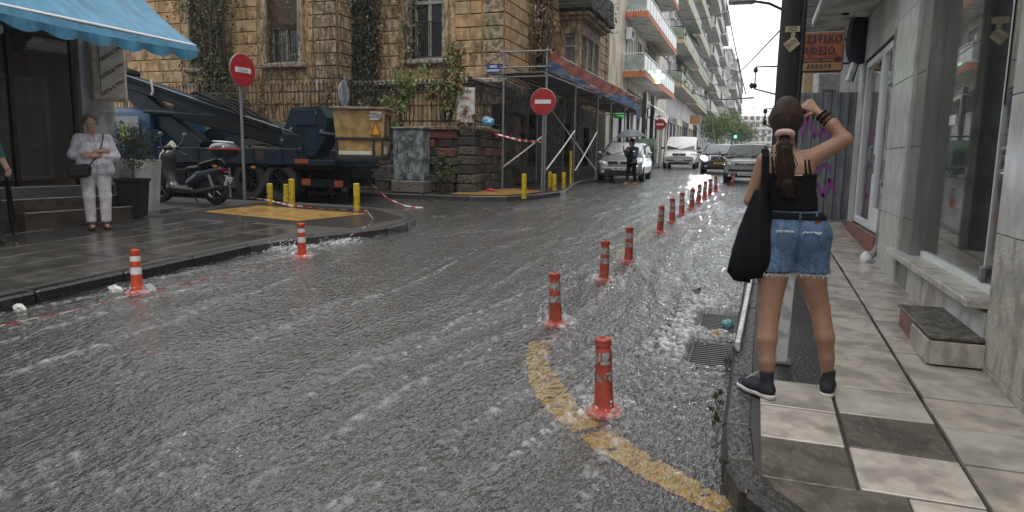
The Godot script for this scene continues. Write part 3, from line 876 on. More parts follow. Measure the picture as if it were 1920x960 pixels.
	wpart("plinth", bx(V(-6.8, 1.12, -25.9), V(0.14, 0.5, 12.6), 0.03), M.rubble0, root)
	for q in [[0.02, 0.95], [3.25, 6.15], [7.35, 9.55]]:
		blocks(root, V(-6.84, 0, -18.5), FX, q[0], q[1], 1.4, 3.7, 0.38, 0.62, [M.base_plaster, M.rubble0, M.base_plaster], 0.03, 0.02)
	garden_wall()
	growth()
	scaffold()

func garden_wall() -> void:
	var root := thing("garden_wall", "dark mossy rubble retaining wall under the iron fence", "wall", G(-12.0, -16.1, 0.13))
	var core := MB.new()
	core.box(V(-14.9, 1.5, -16.25), V(16.3, 1.62, 0.4)); core.box(V(-6.98, 1.5, -17.25), V(0.36, 1.62, 2.4))
	wpart("wall_core", core, M.rubble2, root)
	# individual stones in rough courses
	var variants := []
	for i in 6:
		var m := MB.new()
		m.box(Vector3.ZERO, V(rng.randf_range(0.34, 0.6), rng.randf_range(0.2, 0.25), 0.12), 0.035, Basis(Vector3.BACK, rng.randf_range(-0.05, 0.05)))
		variants.append(m.mesh())
	for r in 7:
		var x := -19.4 + rng.randf() * 0.3
		while x < -6.9:
			var o := part("stone", variants[rng.randi_range(0, 5)], M["rubble%d" % rng.randi_range(0, 2)], root, V(x, 0.85 + r * 0.225, -16.05 + rng.randf_range(-0.02, 0.02)) - root.position)
			if x > -8.2 and r > 2 and rng.randf() < 0.35: o.material_override = M.red_brick
			x += rng.randf_range(0.42, 0.56)
		var z := -16.2
		while z > -18.4:
			var o := part("stone", variants[rng.randi_range(0, 5)], M["rubble%d" % rng.randi_range(0, 2)], root, V(-6.8 + rng.randf_range(-0.02, 0.02), 0.9 + r * 0.222, z) - root.position)
			o.rotation.y = PI / 2
			if r == 4 and rng.randf() < 0.6: o.material_override = M.red_brick
			z -= rng.randf_range(0.42, 0.56)
	for i in 7: wpart("corner_stone", bx(V(-6.86 + rng.randf_range(-0.02, 0.02), 0.86 + i * 0.235, -16.1), V(0.46 + rng.randf_range(-0.06, 0.04), 0.225, 0.46), 0.03), M["rubble%d" % (i % 3)], root)
	for i in 13:
		wpart("coping_stone", bx(V(-18.9 + i * 1.0, 2.36, -16.2), V(0.97, 0.1, 0.56), 0.025), M.coping, root)
	for i in 3: wpart("coping_stone", bx(V(-6.95, 2.36, -16.8 - i * 0.62), V(0.5, 0.1, 0.6), 0.025), M.coping, root)
	# iron fence
	var f := thing("iron_fence", "black wrought iron fence with spear tops on the garden wall", "fence", V(-12, 2.41, -16.2))
	var rail := MB.new()
	for y in [2.55, 3.35]:
		rail.box(V(-13.0, y, -16.2), V(12.3, 0.035, 0.03)); rail.box(V(-6.85, y, -17.3), V(0.03, 0.035, 2.2))
	wpart("rail", rail, M.iron, f)
	var bar := MB.new()
	bar.tube([V(0, 0, 0), V(0, 1.12, 0)], 0.0105, 5); bar.lathe([Vector2(0.0105, 1.1), Vector2(0.026, 1.15), Vector2(0.0, 1.25)], 5, Vector3.ZERO)
	var bm := bar.mesh()
	for i in 94: part("bar", bm, M.iron, f, V(-19.1 + i * 0.131, 2.41, -16.2) - f.position)
	for i in 22: part("bar", bm, M.iron, f, V(-6.85, 2.41, -16.28 - i * 0.1) - f.position)
	for x in [-15.5, -10.4, -6.9]:
		wpart("fence_post", bx(V(x, 3.0, -16.2), V(0.09, 1.3, 0.09), 0.01), M.iron, f)
	# scroll work on the return
	var sc := MB.new()
	for i in 6:
		for y in [2.8, 3.1]:
			var pts := []
			for k in 9: pts.append(V(-6.84, y + 0.11 * sin(TAU * k / 8.0), -16.45 - i * 0.33 + 0.13 * cos(TAU * k / 8.0)))
			sc.tube(pts, 0.008, 4, false)
	wpart("scroll", sc, M.iron, f)
	# notice board on the fence
	mat("board_white", Color(0.62, 0.62, 0.6), 0.5, {tex = "stain", scale = 1.1})
	mat("letter_red", Color(0.35, 0.05, 0.05), 0.6)
	mat("letter_dark", Color(0.04, 0.04, 0.05), 0.6)
	var nb := thing("notice_board", "white metal notice board with faded red Greek lettering on the fence", "sign", V(-6.93, 2.93, -16.02), 0.28)
	part("panel", bx(Vector3.ZERO, V(0.44, 0.86, 0.015), 0.003), M.board_white, nb)
	for q in [["ΕΠΙΣΚΕΥΗ", 0.33, "letter_dark"], ["ΠΛΥΝΤΗΡΙΩΝ", 0.16, "letter_red"], ["ΨΥΓΕΙΩΝ", -0.06, "letter_red"], ["ΚΟΥΖΙΝΩΝ", -0.27, "letter_red"]]:
		text_part("lettering", q[0], 0.085, 0.004, M[q[2]], nb, V(0, q[1], 0.01), Basis.IDENTITY, 0.38 if q[0].length() > 9 else 0.48)
	# street name plate on the corner
	mat("plate_blue", Color(0.02, 0.05, 0.16), 0.35)
	mat("letter_white", Color(0.8, 0.8, 0.8), 0.5)
	var sp := thing("street_name_plate", "small blue enamel street name plate at the mansion corner", "sign", V(-7.12, 4.12, -18.38))
	part("plate", bx(Vector3.ZERO, V(0.4, 0.27, 0.012), 0.003), M.plate_blue, sp)
	text_part("lettering", "ΟΔΟΣ", 0.06, 0.003, M.letter_white, sp, V(0, 0.06, 0.008))
	text_part("lettering", "ΟΛΥΜΠΟΥ", 0.055, 0.003, M.letter_white, sp, V(0, -0.05, 0.008))

func growth() -> void:
	# ivy column over the first window
	var t := thing("ivy", "tall tangled ivy column climbing past the left mansion window", "ivy", V(-15.8, 2.4, -17.2))
	var st := MB.new()
	stems(st, 16, V(0, 0, 0), V(0.35, 0.2, 0.08), 5.0, 0.03, 0.14)
	part("stem", st, M.bark, t)
	var lf := MB.new()
	leaves_in(lf, 3200, V(-0.95, 0.3, -0.2), V(0.8, 4.9, 0.3), 0.12, GREEN + [Color(0.16, 0.13, 0.07), Color(0.1, 0.075, 0.045), Color(0.14, 0.1, 0.05)], 0.7, 22)
	leaves_in(lf, 900, V(-0.45, 0.0, -0.15), V(0.4, 4.9, 0.2), 0.1, DARKIVY, 0.7)
	part("foliage", lf, M.leaf, t)
	# dead trunk of vine right of the left window
	var t2 := thing("ivy", "dark hanging vines filling the recess beside the corner blocks", "ivy", V(-11.25, 2.4, -18.3))
	st = MB.new(); stems(st, 14, Vector3.ZERO, V(0.3, 0.3, 0.08), 5.0, 0.025, 0.1)
	part("stem", st, M.bark, t2)
	lf = MB.new()
	leaves_in(lf, 1900, V(-0.4, 0.2, -0.1), V(0.55, 5.0, 0.2), 0.13, DARKIVY + [Color(0.05, 0.09, 0.03)], 1.4)
	part("foliage", lf, M.leaf, t2)
	var t3 := thing("ivy", "thin vine hanging over the left edge of the narrow mansion window", "ivy", V(-9.75, 4.3, -18.28))
	st = MB.new(); stems(st, 5, Vector3.ZERO, V(0.12, 0.2, 0.03), 3.0, 0.012, 0.06)
	part("stem", st, M.bark, t3)
	lf = MB.new(); leaves_in(lf, 420, V(-0.2, 0, -0.05), V(0.25, 3.0, 0.1), 0.1, DARKIVY + LIME, 1.2, 8)
	part("foliage", lf, M.leaf, t3)
	var t4 := thing("ivy", "sparse dry creeper on the boarded mansion window", "ivy", V(-13.7, 2.5, -17.3))
	st = MB.new(); stems(st, 9, Vector3.ZERO, V(0.6, 0.3, 0.05), 3.6, 0.012, 0.16)
	part("stem", st, M.bark, t4)
	lf = MB.new(); leaves_in(lf, 520, V(-0.8, 0, -0.05), V(0.9, 4.2, 0.12), 0.085, DEAD + GREEN, 0.8, 10)
	part("foliage", lf, M.leaf, t4)
	var t6 := thing("ivy", "sparse dry creeper on the wall right of the hanging vines", "ivy", V(-10.55, 2.5, -18.32))
	st = MB.new(); stems(st, 12, Vector3.ZERO, V(0.5, 0.4, 0.05), 4.4, 0.012, 0.2)
	part("stem", st, M.bark, t6)
	lf = MB.new(); leaves_in(lf, 500, V(-0.6, 0, -0.05), V(0.6, 4.4, 0.1), 0.09, DEAD + DARKIVY, 1.0, 12)
	part("foliage", lf, M.leaf, t6)
	var t7 := thing("ivy", "bare dry tendrils over the rounded corner blocks", "ivy", V(-12.1, 2.5, -17.38))
	st = MB.new(); stems(st, 14, Vector3.ZERO, V(0.4, 0.5, 0.04), 3.4, 0.01, 0.2)
	part("stem", st, M.bark, t7)
	lf = MB.new(); leaves_in(lf, 260, V(-0.5, 0, -0.03), V(0.5, 4.6, 0.06), 0.075, DEAD, 1.0, 10)
	part("foliage", lf, M.leaf, t7)
	# dead drape on the street front
	var t5 := thing("dead_vine", "thick curtain of dead brown vine on the street front of the mansion", "vine", V(-6.75, 3.9, -21.4))
	st = MB.new(); stems(st, 40, V(0, 0.0, 0), V(0.1, 0.4, 0.9), 4.2, 0.018, 0.07)
	part("stem", st, mat("dead_bark", Color(0.16, 0.11, 0.07), 0.9, {tex = "grain", scale = 3.0}), t5)
	lf = MB.new(); leaves_in(lf, 1600, V(-0.1, 0.9, -1.3), V(0.3, 4.4, 1.0), 0.17, DEAD, 2.2, 0, 0.3)
	leaves_in(lf, 700, V(-0.05, 0.2, -0.6), V(0.15, 2.2, 0.5), 0.14, DARKIVY, 1.6)
	part("foliage", lf, M.leaf, t5)
	# bushes over the fence
	plant("bush", "bright lime green bush pushing through the iron fence", "bush", V(-8.6, 2.45, -15.95), V(0.5, 0, 0.3), 1.35, 10, 900, 0.1, LIME, 14)
	plant("bush", "tall half dry shrub with brown and green leaves above the fence corner", "bush", V(-7.45, 2.5, -16.0), V(0.42, 0, 0.3), 1.75, 16, 1500, 0.11, GREEN + LIME + [Color(0.34, 0.16, 0.07), Color(0.28, 0.2, 0.1)], 12, 0.8)
	plant("bush", "dry yellow weed hanging below the notice board", "bush", V(-6.75, 2.2, -15.85), V(0.25, 0, 0.12), 0.55, 8, 220, 0.09, DEAD + [Color(0.3, 0.26, 0.1)], 5, 0.8)
	plant("bush", "small lime plant sprouting behind the metal cabinet", "bush", V(-8.85, 2.2, -15.75), V(0.2, 0, 0.15), 0.5, 6, 160, 0.1, LIME, 4)
	plant("bush", "low green weed at the foot of the rubble wall", "bush", G(-7.35, -15.55, 0.13), V(0.32, 0, 0.2), 0.85, 10, 420, 0.1, GREEN + [Color(0.08, 0.14, 0.04)], 8)
	for q in [[-11.0, 0.5], [-12.3, 0.3], [-13.3, 0.45], [-9.6, 0.5], [-14.4, 0.3], [-10.2, 0.35]]:
		plant("weed", "straggly dry weed growing along the fence top of the wall", "weed", V(q[0], 2.4, -16.1), V(0.3, 0, 0.15), q[1] + 0.5, 8, 150, 0.08, DEAD + GREEN + [Color(0.3, 0.26, 0.12)], 5, 0.3, "weeds along the fence")
	for i in 5:
		var x := -14.0 + i * 0.7
		plant("weed", "row of yellow-green grass on the wall ledge behind the truck", "weed", V(x, 2.38, -15.98), V(0.35, 0, 0.08), 0.22, 6, 120, 0.07, [Color(0.25, 0.22, 0.08), Color(0.18, 0.2, 0.07)], 0, 0.0, "grass on the wall ledge")

func scaffold() -> void:
	mat("net_orange", Color(0.42, 0.1, 0.05), 0.75, {tex = "blotch", scale = V(1, 2, 3), back = 0.3, detail = "stain", dscale = 0.6})
	mat("net_blue", Color(0.06, 0.15, 0.33), 0.75, {tex = "blotch", scale = V(1, 2, 3), back = 0.3, detail = "stain", dscale = 0.7})
	mat("planks", Color(0.13, 0.105, 0.08), 0.7, {tex = "stain", scale = V(4, 4, 0.5)})
	var root := thing("scaffold", "grey tube scaffold over the pavement with a plank deck and orange blue netting", "scaffold", G(-5.9, -18.0, 0.13))
	var zs := [-17.55, -20.6, -23.7, -26.0, -28.9, -32.3]
	for z in zs:
		for x in [-5.3, -6.5]:
			var p := tb([G(x, z, 0.13), V(x, 4.5 if x > -6 or z == -17.55 else 3.85, z)], 0.03, 8)
			p.box(G(x, z, 0.135), V(0.14, 0.012, 0.14))
			wpart("post", p, M.galv, root)
		wpart("ledger", tb([V(-5.2, 3.78, z), V(-6.8, 3.78, z)], 0.026, 6), M.galv, root)
	for x in [-5.3, -6.5]:
		wpart("ledger", tb([V(x, 3.83, -17.4), V(x, 3.95, -32.5)], 0.026, 6), M.galv, root)
	for y in [4.42, 4.02]:
		wpart("guard_rail", tb([V(-5.27, y, -17.4), V(-5.27, y + 0.06, -32.6)], 0.024, 6), M.galv, root)
		wpart("guard_rail", tb([V(-6.6, y, -17.52), V(-5.2, y, -17.52)], 0.024, 6), M.galv, root)
	for i in 5:
		for k in 6:
			var z0: float = zs[i] + 0.06; var z1: float = zs[i + 1] + 0.02
			wpart("plank", bx(V(-6.58 + k * 0.24, 3.88 + rng.randf_range(-0.01, 0.01), (z0 + z1) * 0.5), V(0.225, 0.04, z0 - z1), 0.006), M.planks, root)
	# diagonal braces
	for q in [[-5.27, -17.6, 1.35, -5.27, -20.5, 2.5], [-5.27, -20.7, 1.3, -5.27, -23.6, 2.6], [-6.5, -17.6, 1.4, -5.3, -17.6, 2.3], [-6.4, -20.6, 3.6, -5.3, -23.7, 1.3]]:
		wpart("brace", tb([V(q[0], q[2], q[1]), V((q[0] + q[3]) * 0.5, (q[2] + q[5]) * 0.5 - 0.02, (q[1] + q[4]) * 0.5), V(q[3], q[5], q[4])], 0.022, 6), M.white_paint, root)
	# netting: two bands of cloth hung on the rail
	for band in 2:
		var mb := MB.new()
		var rows := 5
		var prev := []
		for i in 121:
			var u := i / 120.0
			var z := lerpf(-17.5, -32.5, u)
			var sag := 0.04 * sin(u * 34.0) + 0.05 * sin(u * 11.0)
			var yt := 4.4 + 0.06 * u + sag * 0.4 if band == 0 else 4.13 + sag - 0.12 * sin(u * 5.0)
			var yb := 4.13 + sag - 0.12 * sin(u * 5.0) if band == 0 else 3.9 + 0.4 * sag
			if band == 1 and u > 0.9: yb -= (u - 0.9) * 5.0
			if band == 0 and u > 0.72: yb += 0.08
			var colm := []
			for r in rows: colm.append(V(-5.24 + 0.012 * sin(u * 61.0 + r) + 0.02 * sin(u * 31.0) + (0.008 if band else 0.0), lerpf(yt, yb, r / (rows - 1.0)), z))
			if i > 0:
				for r in rows - 1: mb.quad(prev[r], prev[r + 1], colm[r + 1], colm[r])
			prev = colm
		wpart("netting", mb, M.net_orange if band == 0 else M.net_blue, root)
	var rag := single("plastic_bag", "crumpled light blue plastic bag on the wall by the scaffold post", "bag", crumple(0.17, 0.24, 21), mat("bag_blue", Color(0.15, 0.33, 0.48), 0.4, {back = 0.3}), V(-6.75, 2.55, -17.0))
	rag.rotation.z = 0.3

func crumple(r: float, h: float, sd: int) -> MB:
	var f := FastNoiseLite.new(); f.seed = sd; f.frequency = 1.6
	var mb := MB.new()
	var rings := []
	for i in 8:
		var t := i / 7.0
		var ring := []
		for s in 12:
			var a := TAU * s / 12.0
			var q := r * (0.15 + sin(PI * clampf(t, 0.04, 0.97))) * (1.0 + 0.5 * f.get_noise_3d(cos(a) * 2.0, t * 4.0, sin(a) * 2.0))
			ring.append(V(cos(a) * q, (t - 0.5) * h * 1.4, sin(a) * q * 0.7))
		rings.append(ring)
	mb.loft(rings, true, true)
	return mb

# ---------------------------------------------------------------- apartment blocks up the street
func apartment(called_label: String, z0: float, z1: float, fx: float, floors: Array, top: float, o: Dictionary) -> Node3D:
	var root := thing("apartment_building", called_label, "building", G(fx, z0), 0.0, "apartment blocks along the left side of the street")
	var depth: float = o.get("depth", 12.0)
	wpart("wall", bx(V(fx - depth * 0.5, top * 0.5 + 0.3, (z0 + z1) * 0.5), V(depth, top, z0 - z1)), o.wall, root)
	wpart("parapet", bx(V(fx - depth * 0.5 + 0.1, top + 0.35, (z0 + z1) * 0.5), V(depth + 0.3, 0.25, z0 - z1 + 0.2)), o.wall, root)
	var bx0: float = o.get("out", 1.1)
	var bz0: float = z0 - o.get("inset", 1.5)
	var bz1: float = z1 + o.get("inset2", 1.0)
	var parts: int = o.get("split", 1)
	for fl in floors.size() * parts:
		var y: float = floors[fl / parts]
		var seg := fl % parts
		var span := (bz0 - bz1 + 0.9) / parts
		var s0 := bz0 - seg * span
		var s1 := s0 - span + 0.9
		var out: float = bx0 - 0.22 * (seg % 2)
		var slab := wpart("balcony", bx(V(fx + out * 0.5, y - 0.12, (s0 + s1) * 0.5), V(out, 0.24, s0 - s1), 0.01), o.wall_under, root)
		var fas := MB.new()
		fas.box(V(fx + out + 0.012, y - 0.12, (s0 + s1) * 0.5), V(0.03, 0.3, s0 - s1 + 0.05)); fas.box(V(fx + out * 0.5, y - 0.12, s0 + 0.013), V(out, 0.3, 0.03))
		wpart("fascia", fas, o.fascia, slab)
		if o.style == "parapet":
			var pm := MB.new()
			pm.box(V(fx + out - 0.06, y + 0.5, (s0 + s1) * 0.5), V(0.12, 1.0, s0 - s1)); pm.box(V(fx + out * 0.5, y + 0.5, s0 - 0.06), V(out, 1.0, 0.12))
			wpart("parapet", pm, o.fascia, slab)
		else:
			var rl := MB.new()
			rl.box(V(fx + out - 0.04, y + 0.95, (s0 + s1) * 0.5), V(0.06, 0.05, s0 - s1)); rl.box(V(fx + out * 0.5, y + 0.95, s0 - 0.04), V(out, 0.05, 0.05))
			var cnt := int((s0 - s1) / 1.1)
			for i in cnt + 1: rl.box(V(fx + out - 0.04, y + 0.5, lerpf(s0 - 0.04, s1 + 0.04, i / float(cnt))), V(0.04, 0.9, 0.04))
			wpart("railing", rl, o.rail, slab)
			for i in cnt:
				var za := lerpf(s0, s1, i / float(cnt)); var zb := lerpf(s0, s1, (i + 1) / float(cnt))
				wpart("panel", bx(V(fx + out - 0.04, y + 0.5, (za + zb) * 0.5), V(0.015, 0.72, za - zb - 0.1)), o.panel, slab)
			wpart("panel", bx(V(fx + out * 0.5, y + 0.5, s0 - 0.04), V(out - 0.1, 0.72, 0.015)), o.panel, slab)
		if rng.randf() < 0.5:       # folding chair, boxes and laundry poles clutter the balconies
			wpart("balcony_cupboard", bx(V(fx + 0.3, y + 0.8, s1 + 0.6), V(0.5, 1.6, 0.8), 0.02), M.white_alu if rng.randf() < 0.5 else M.panel_green, slab)
	for y in floors:
		# openings behind the balcony
		var z := bz0 - 0.8
		while z - 1.8 > bz1:
			var f := MB.new()
			for dz in [0.0, 1.6]: f.box(V(fx + 0.03, y + 1.15, z - dz), V(0.08, 2.3, 0.09))
			f.box(V(fx + 0.03, y + 2.3, z - 0.8), V(0.08, 0.09, 1.69)); f.box(V(fx + 0.03, y + 1.15, z - 0.8), V(0.07, 2.3, 0.07))
			var win := wpart("window", f, M.white_alu, root)
			wpart("pane", bx(V(fx + 0.012, y + 1.15, z - 0.8), V(0.02, 2.2, 1.5)), M.win_dark if rng.randf() < 0.6 else M.shutter_white, win)
			z -= rng.randf_range(2.4, 3.2)
		# awnings and air conditioners
		if o.get("awn", true) and rng.randf() < 0.85:
			var za := rng.randf_range(bz1 + 4.0, bz0 - 1.0)
			var ln := minf(rng.randf_range(3.0, 5.0), za - bz1)
			var am := MB.new()
			am.box(V(fx + 0.6, y + 2.35, za - ln * 0.5), V(1.5, 0.03, ln), 0, Basis(Vector3.BACK, -0.75))
			wpart("awning", am, [M.awn_green, M.awn_white, M.awn_beige][rng.randi_range(0, 2)], root)
		ac_unit(root, V(fx + 0.2, y + 2.0, bz0 - rng.randf_range(0.4, 1.2)))
	return root

func ac_unit(root: Node3D, p: Vector3) -> void:
	var b := wpart("air_conditioner", bx(p, V(0.32, 0.62, 0.85), 0.03), M.white_alu, root)
	var g := MB.new()
	for k in 4:
		var r := 0.07 + k * 0.055
		var pts := []
		for i in 13: pts.append(p + V(0.17, r * sin(TAU * i / 12.0), r * cos(TAU * i / 12.0) + 0.1))
		g.tube(pts, 0.008, 4, false)
	wpart("fan_grille", g, M.iron, b)

func street_blocks() -> void:
	mat("apt_cream", Color(0.72, 0.66, 0.55), 0.8, {tex = "stain", scale = V(0.3, 0.06, 0.3)})
	mat("apt_white", Color(0.75, 0.74, 0.72), 0.8, {tex = "blotch", scale = 0.2, detail = "stain", dscale = V(0.5, 0.06, 0.5)})
	mat("apt_grey", Color(0.5, 0.5, 0.5), 0.8, {tex = "blotch", scale = 0.2, detail = "stain", dscale = V(0.5, 0.06, 0.5)})
	mat("apt_yellow", Color(0.62, 0.52, 0.3), 0.8, {tex = "blotch", scale = 0.2, detail = "stain", dscale = V(0.5, 0.1, 0.5)})
	mat("fascia_orange", Color(0.5, 0.17, 0.08), 0.75, {tex = "stain", scale = V(0.6, 0.3, 0.6)})
	mat("soffit", Color(0.72, 0.71, 0.69), 0.85, {tex = "stain", scale = 0.3})
	mat("panel_glass", Color(0.42, 0.48, 0.47), 0.2, {tex = "blotch", scale = 0.5})
	mat("panel_dark", Color(0.13, 0.13, 0.12), 0.5, {tex = "blotch", scale = 0.5})
	mat("panel_green", Color(0.3, 0.36, 0.27), 0.4, {tex = "blotch", scale = 0.5})
	mat("white_alu", Color(0.66, 0.67, 0.68), 0.4)
	mat("win_dark", Color(0.03, 0.033, 0.036), 0.1)
	mat("shutter_white", Color(0.55, 0.54, 0.5), 0.6, {tex = "blotch", scale = V(0.5, 6, 0.5)})
	mat("awn_green", Color(0.09, 0.16, 0.12), 0.8, {back = 0.2})
	mat("awn_white", Color(0.6, 0.6, 0.56), 0.8, {tex = "stain", scale = 0.6, back = 0.2})
	mat("awn_beige", Color(0.42, 0.35, 0.24), 0.8, {tex = "stain", scale = 0.6, back = 0.2})
	mat("shop_dark", Color(0.05, 0.05, 0.055), 0.25, {tex = "blotch", scale = 0.4})
	mat("sign_green", Color(0.03, 0.3, 0.06), 0.4, {emit = Color(0.05, 0.5, 0.1), energy = 0.3})
	mat("sign_brown", Color(0.3, 0.16, 0.06), 0.5)
	var b1 := apartment("cream apartment block with orange balcony slabs and a pharmacy on its ground floor", -32.45, -52.0, -6.95, [6.3, 9.32, 12.34, 15.36], 18.5, {wall = M.apt_cream, wall_under = M.soffit, fascia = M.fascia_orange, rail = M.white_alu, panel = M.panel_glass, style = "glass", inset = 4.4, inset2 = 1.4, out = 1.15})
	var b2 := apartment("apartment block with yellow edged balconies full of plants and awnings", -52.0, -87.0, -6.95, [7.6, 10.85, 14.1, 17.35, 20.6], 23.5, {wall = M.apt_white, wall_under = M.soffit, fascia = M.apt_yellow, rail = M.iron, panel = M.panel_green, style = "rail", inset = 2.5, out = 1.2, split = 2})
	apartment("apartment block with plain white balcony parapets beside the yellow one", -87.0, -125.0, -6.95, [8.2, 11.5, 14.8, 18.1, 21.4, 24.7], 27.5, {wall = M.apt_grey, wall_under = M.soffit, fascia = M.apt_white, rail = M.iron, panel = M.panel_dark, style = "parapet", inset = 1.0, out = 1.3, split = 3})
	apartment("pale distant apartment block with glazed balconies beyond the street trees", -128.0, -168.0, -5.4, [8.5, 11.7, 14.9, 18.1], 21.0, {wall = M.apt_white, wall_under = M.soffit, fascia = M.apt_white, rail = M.white_alu, panel = M.panel_glass, style = "glass", inset = 1.0, out = 1.2, split = 2})
	apartment("farthest grey apartment block on the left of the street", -168.0, -240.0, -6.5, [8.5, 11.7, 14.9, 18.1, 21.3, 24.5], 26.0, {wall = M.apt_grey, wall_under = M.soffit, fascia = M.apt_grey, rail = M.iron, panel = M.panel_dark, style = "parapet", inset = 1.0, out = 1.2, split = 4})
	# building that closes the street
	var e := thing("apartment_building", "pale apartment block closing the end of the street", "building", V(6, 2.9, -330), 0.0)
	wpart("wall", bx(V(4, 12, -335), V(34, 22, 10)), M.apt_cream, e)
	for f in 6:
		wpart("balcony", bx(V(4, 5.2 + f * 3.1, -329.4), V(33, 0.9, 1.6)), M.apt_white, e)
		for i in 12: wpart("window", bx(V(-11 + i * 2.6, 6.6 + f * 3.1, -329.95), V(1.5, 1.7, 0.1)), M.win_dark, e)
	# the street goes on behind the photographer
	for q in [[-18.0, 14.0, 14.0, "tall cream apartment block across the street behind the viewpoint"], [9.0, 16.0, 14.0, "tall white apartment block on the right behind the viewpoint"], [-6.0, 46.0, 22.0, "grey apartment block closing the view behind the viewpoint"]]:
		var bb := thing("apartment_building", q[3], "building", V(q[0], 0, q[1]))
		part("wall", bx(V(0, 6.5, 0), V(q[2], 13.0, 16.0)), M.apt_cream if q[0] < -10 else M.apt_white, bb)
		for f in 3:
			part("balcony", bx(V(0, 3.4 + f * 3.1, -8.5), V(q[2] * 0.8, 0.9, 1.1)), M.apt_white, bb)
			for i in 4: part("window", bx(V(-q[2] * 0.36 + i * q[2] * 0.24, 4.9 + f * 3.1, -8.02), V(1.5, 1.9, 0.08)), M.win_dark, bb)
	# ground floor shops of the first two blocks
	for i in 9:
		var z := -34.0 - i * 5.6
		var at := V(-6.93, gy(z), z - 2.4)
		var fr := MB.new()
		for dz in [-2.3, 0.0, 2.3]: fr.box(at + V(0.05, 1.8, dz), V(0.16, 3.6, 0.22))
		fr.box(at + V(0.06, 3.5, 0), V(0.2, 0.5, 4.8))
		var s := wpart("shop_front", fr, M.apt_cream if i % 2 else M.shop_dark, b1 if i < 3 else b2)
		for dz in [-1.15, 1.15]: wpart("pane", bx(at + V(0.02, 1.7, dz), V(0.03, 3.0, 2.0)), M.shop_dark, s)
	# white shop awning of the pharmacy
	var aw := thing("shop_awning", "sloping white canvas awning over the pharmacy front", "awning", V(-6.9, 4.9, -40.5))
	var am := MB.new()
	am.quad(V(0, 0.7, 2.2), V(1.5, -0.35, 2.2), V(1.5, -0.35, -4.2), V(0, 0.7, -4.2))
	am.quad(V(1.5, -0.35, 2.2), V(1.5, -0.6, 2.2), V(1.5, -0.6, -4.2), V(1.5, -0.35, -4.2))
	part("canvas", am, M.awn_white, aw)
	part("arm", tb([V(0, -0.5, 2.1), V(1.48, -0.36, 2.1)], 0.025, 6), M.galv, aw)
	part("arm", tb([V(0, -0.5, -4.1), V(1.48, -0.36, -4.1)], 0.025, 6), M.galv, aw)
	single("shop_sign", "green lit shop sign strip beside the scaffold end", "sign", bx(Vector3.ZERO, V(0.15, 0.5, 2.4), 0.02), M.sign_green, V(-6.7, 4.1, -35.0))
	single("shop_sign", "brown hanging shop sign under the yellow balconies", "sign", bx(Vector3.ZERO, V(0.9, 0.8, 0.12), 0.02), M.sign_brown, V(-5.6, 5.6, -66.0))
	# pharmacy cross
	mat("cross_lit", Color(0.6, 0.9, 0.7), 0.4, {emit = Color(0.75, 1.0, 0.85), energy = 2.2})
	mat("cross_case", Color(0.1, 0.25, 0.14), 0.5)
	var ph := thing("pharmacy_cross", "lit pharmacy cross glowing white green on the lowest orange balcony", "sign", V(-5.62, 6.45, -40.6), 0.25)
	var cr := PackedVector2Array([Vector2(-0.12, -0.37), Vector2(0.12, -0.37), Vector2(0.12, -0.12), Vector2(0.37, -0.12), Vector2(0.37, 0.12), Vector2(0.12, 0.12), Vector2(0.12, 0.37), Vector2(-0.12, 0.37), Vector2(-0.12, 0.12), Vector2(-0.37, 0.12), Vector2(-0.37, -0.12), Vector2(-0.12, -0.12)])
	var cm := MB.new(); cm.prism(cr, 0.03, V(0, 0, 0.07))
	part("light_face", cm, M.cross_lit, ph)
	var cm2 := MB.new()
	var cr2 := PackedVector2Array()
	for p in cr: cr2.append(p * 1.1)
	cm2.prism(cr2, 0.1, Vector3.ZERO)
	cm2.tube([V(0.0, 0, -0.03), V(-0.2, 0.0, -0.1)], 0.03, 6)
	part("case", cm2, M.cross_case, ph)
	var ol := OmniLight3D.new(); ol.name = "cross_light"; ol.light_energy = 0.25; ol.light_color = Color(0.6, 1.0, 0.75); ol.omni_range = 12.0; ol.omni_attenuation = 2.0; ol.shadow_enabled = true; ol.light_size = 0.3
	ph.add_child(ol); ol.position = V(0, 0, 0.25)
	mat("lamp_green", Color(0.1, 0.6, 0.4), 0.4, {emit = Color(0.3, 1.0, 0.75), energy = 3.0})
	# balcony plants
	for q in [[-6.0, 7.6, -56.5, 0.9, "big yellow green bush on the lowest yellow edged balcony"], [-6.1, 7.6, -59.5, 0.7, "pot plant beside the big bush on the lowest yellow balcony"], [-6.0, 10.85, -55.8, 0.8, "leafy plant at the near end of the second yellow balcony"], [-6.1, 10.85, -62.0, 0.6, "small plant farther along the second yellow balcony"], [-5.95, 7.6, -64.0, 0.6, "last pot plant along the lowest yellow balcony"]]:
		plant("balcony_plant", q[4], "plant", V(q[0], q[1], q[2]), V(0.35, 0, 0.7), q[3] + 0.4, 8, 260, 0.16, GREEN + LIME, 6, 0.3, "plants on the balconies")
	# street trees
	for q in [[-4.6, -84.0, 5.2, 1.9, "rounded street tree in full leaf before the white parapets"], [-3.3, -96.0, 5.6, 2.3, "broad street tree right of the rounded one"], [-2.6, -118.0, 5.0, 2.0, "small street tree farthest up the road"]]:
		tree(G(q[0], q[1], 0.13), q[2], q[3], q[4])
	var tl := thing("traffic_light", "traffic light showing green under the street trees", "traffic light", G(-2.6, -88.0))
	part("pole", tb([Vector3.ZERO, V(0, 3.0, 0)], 0.05, 6), M.iron, tl)
	part("housing", bx(V(0, 2.9, 0.05), V(0.3, 0.9, 0.25), 0.03), M.black, tl)
	var gl := MB.new(); gl.ball(V(0, 2.6, 0.2), V(0.16, 0.16, 0.05), 10)
	part("green_light", gl, M.lamp_green, tl)

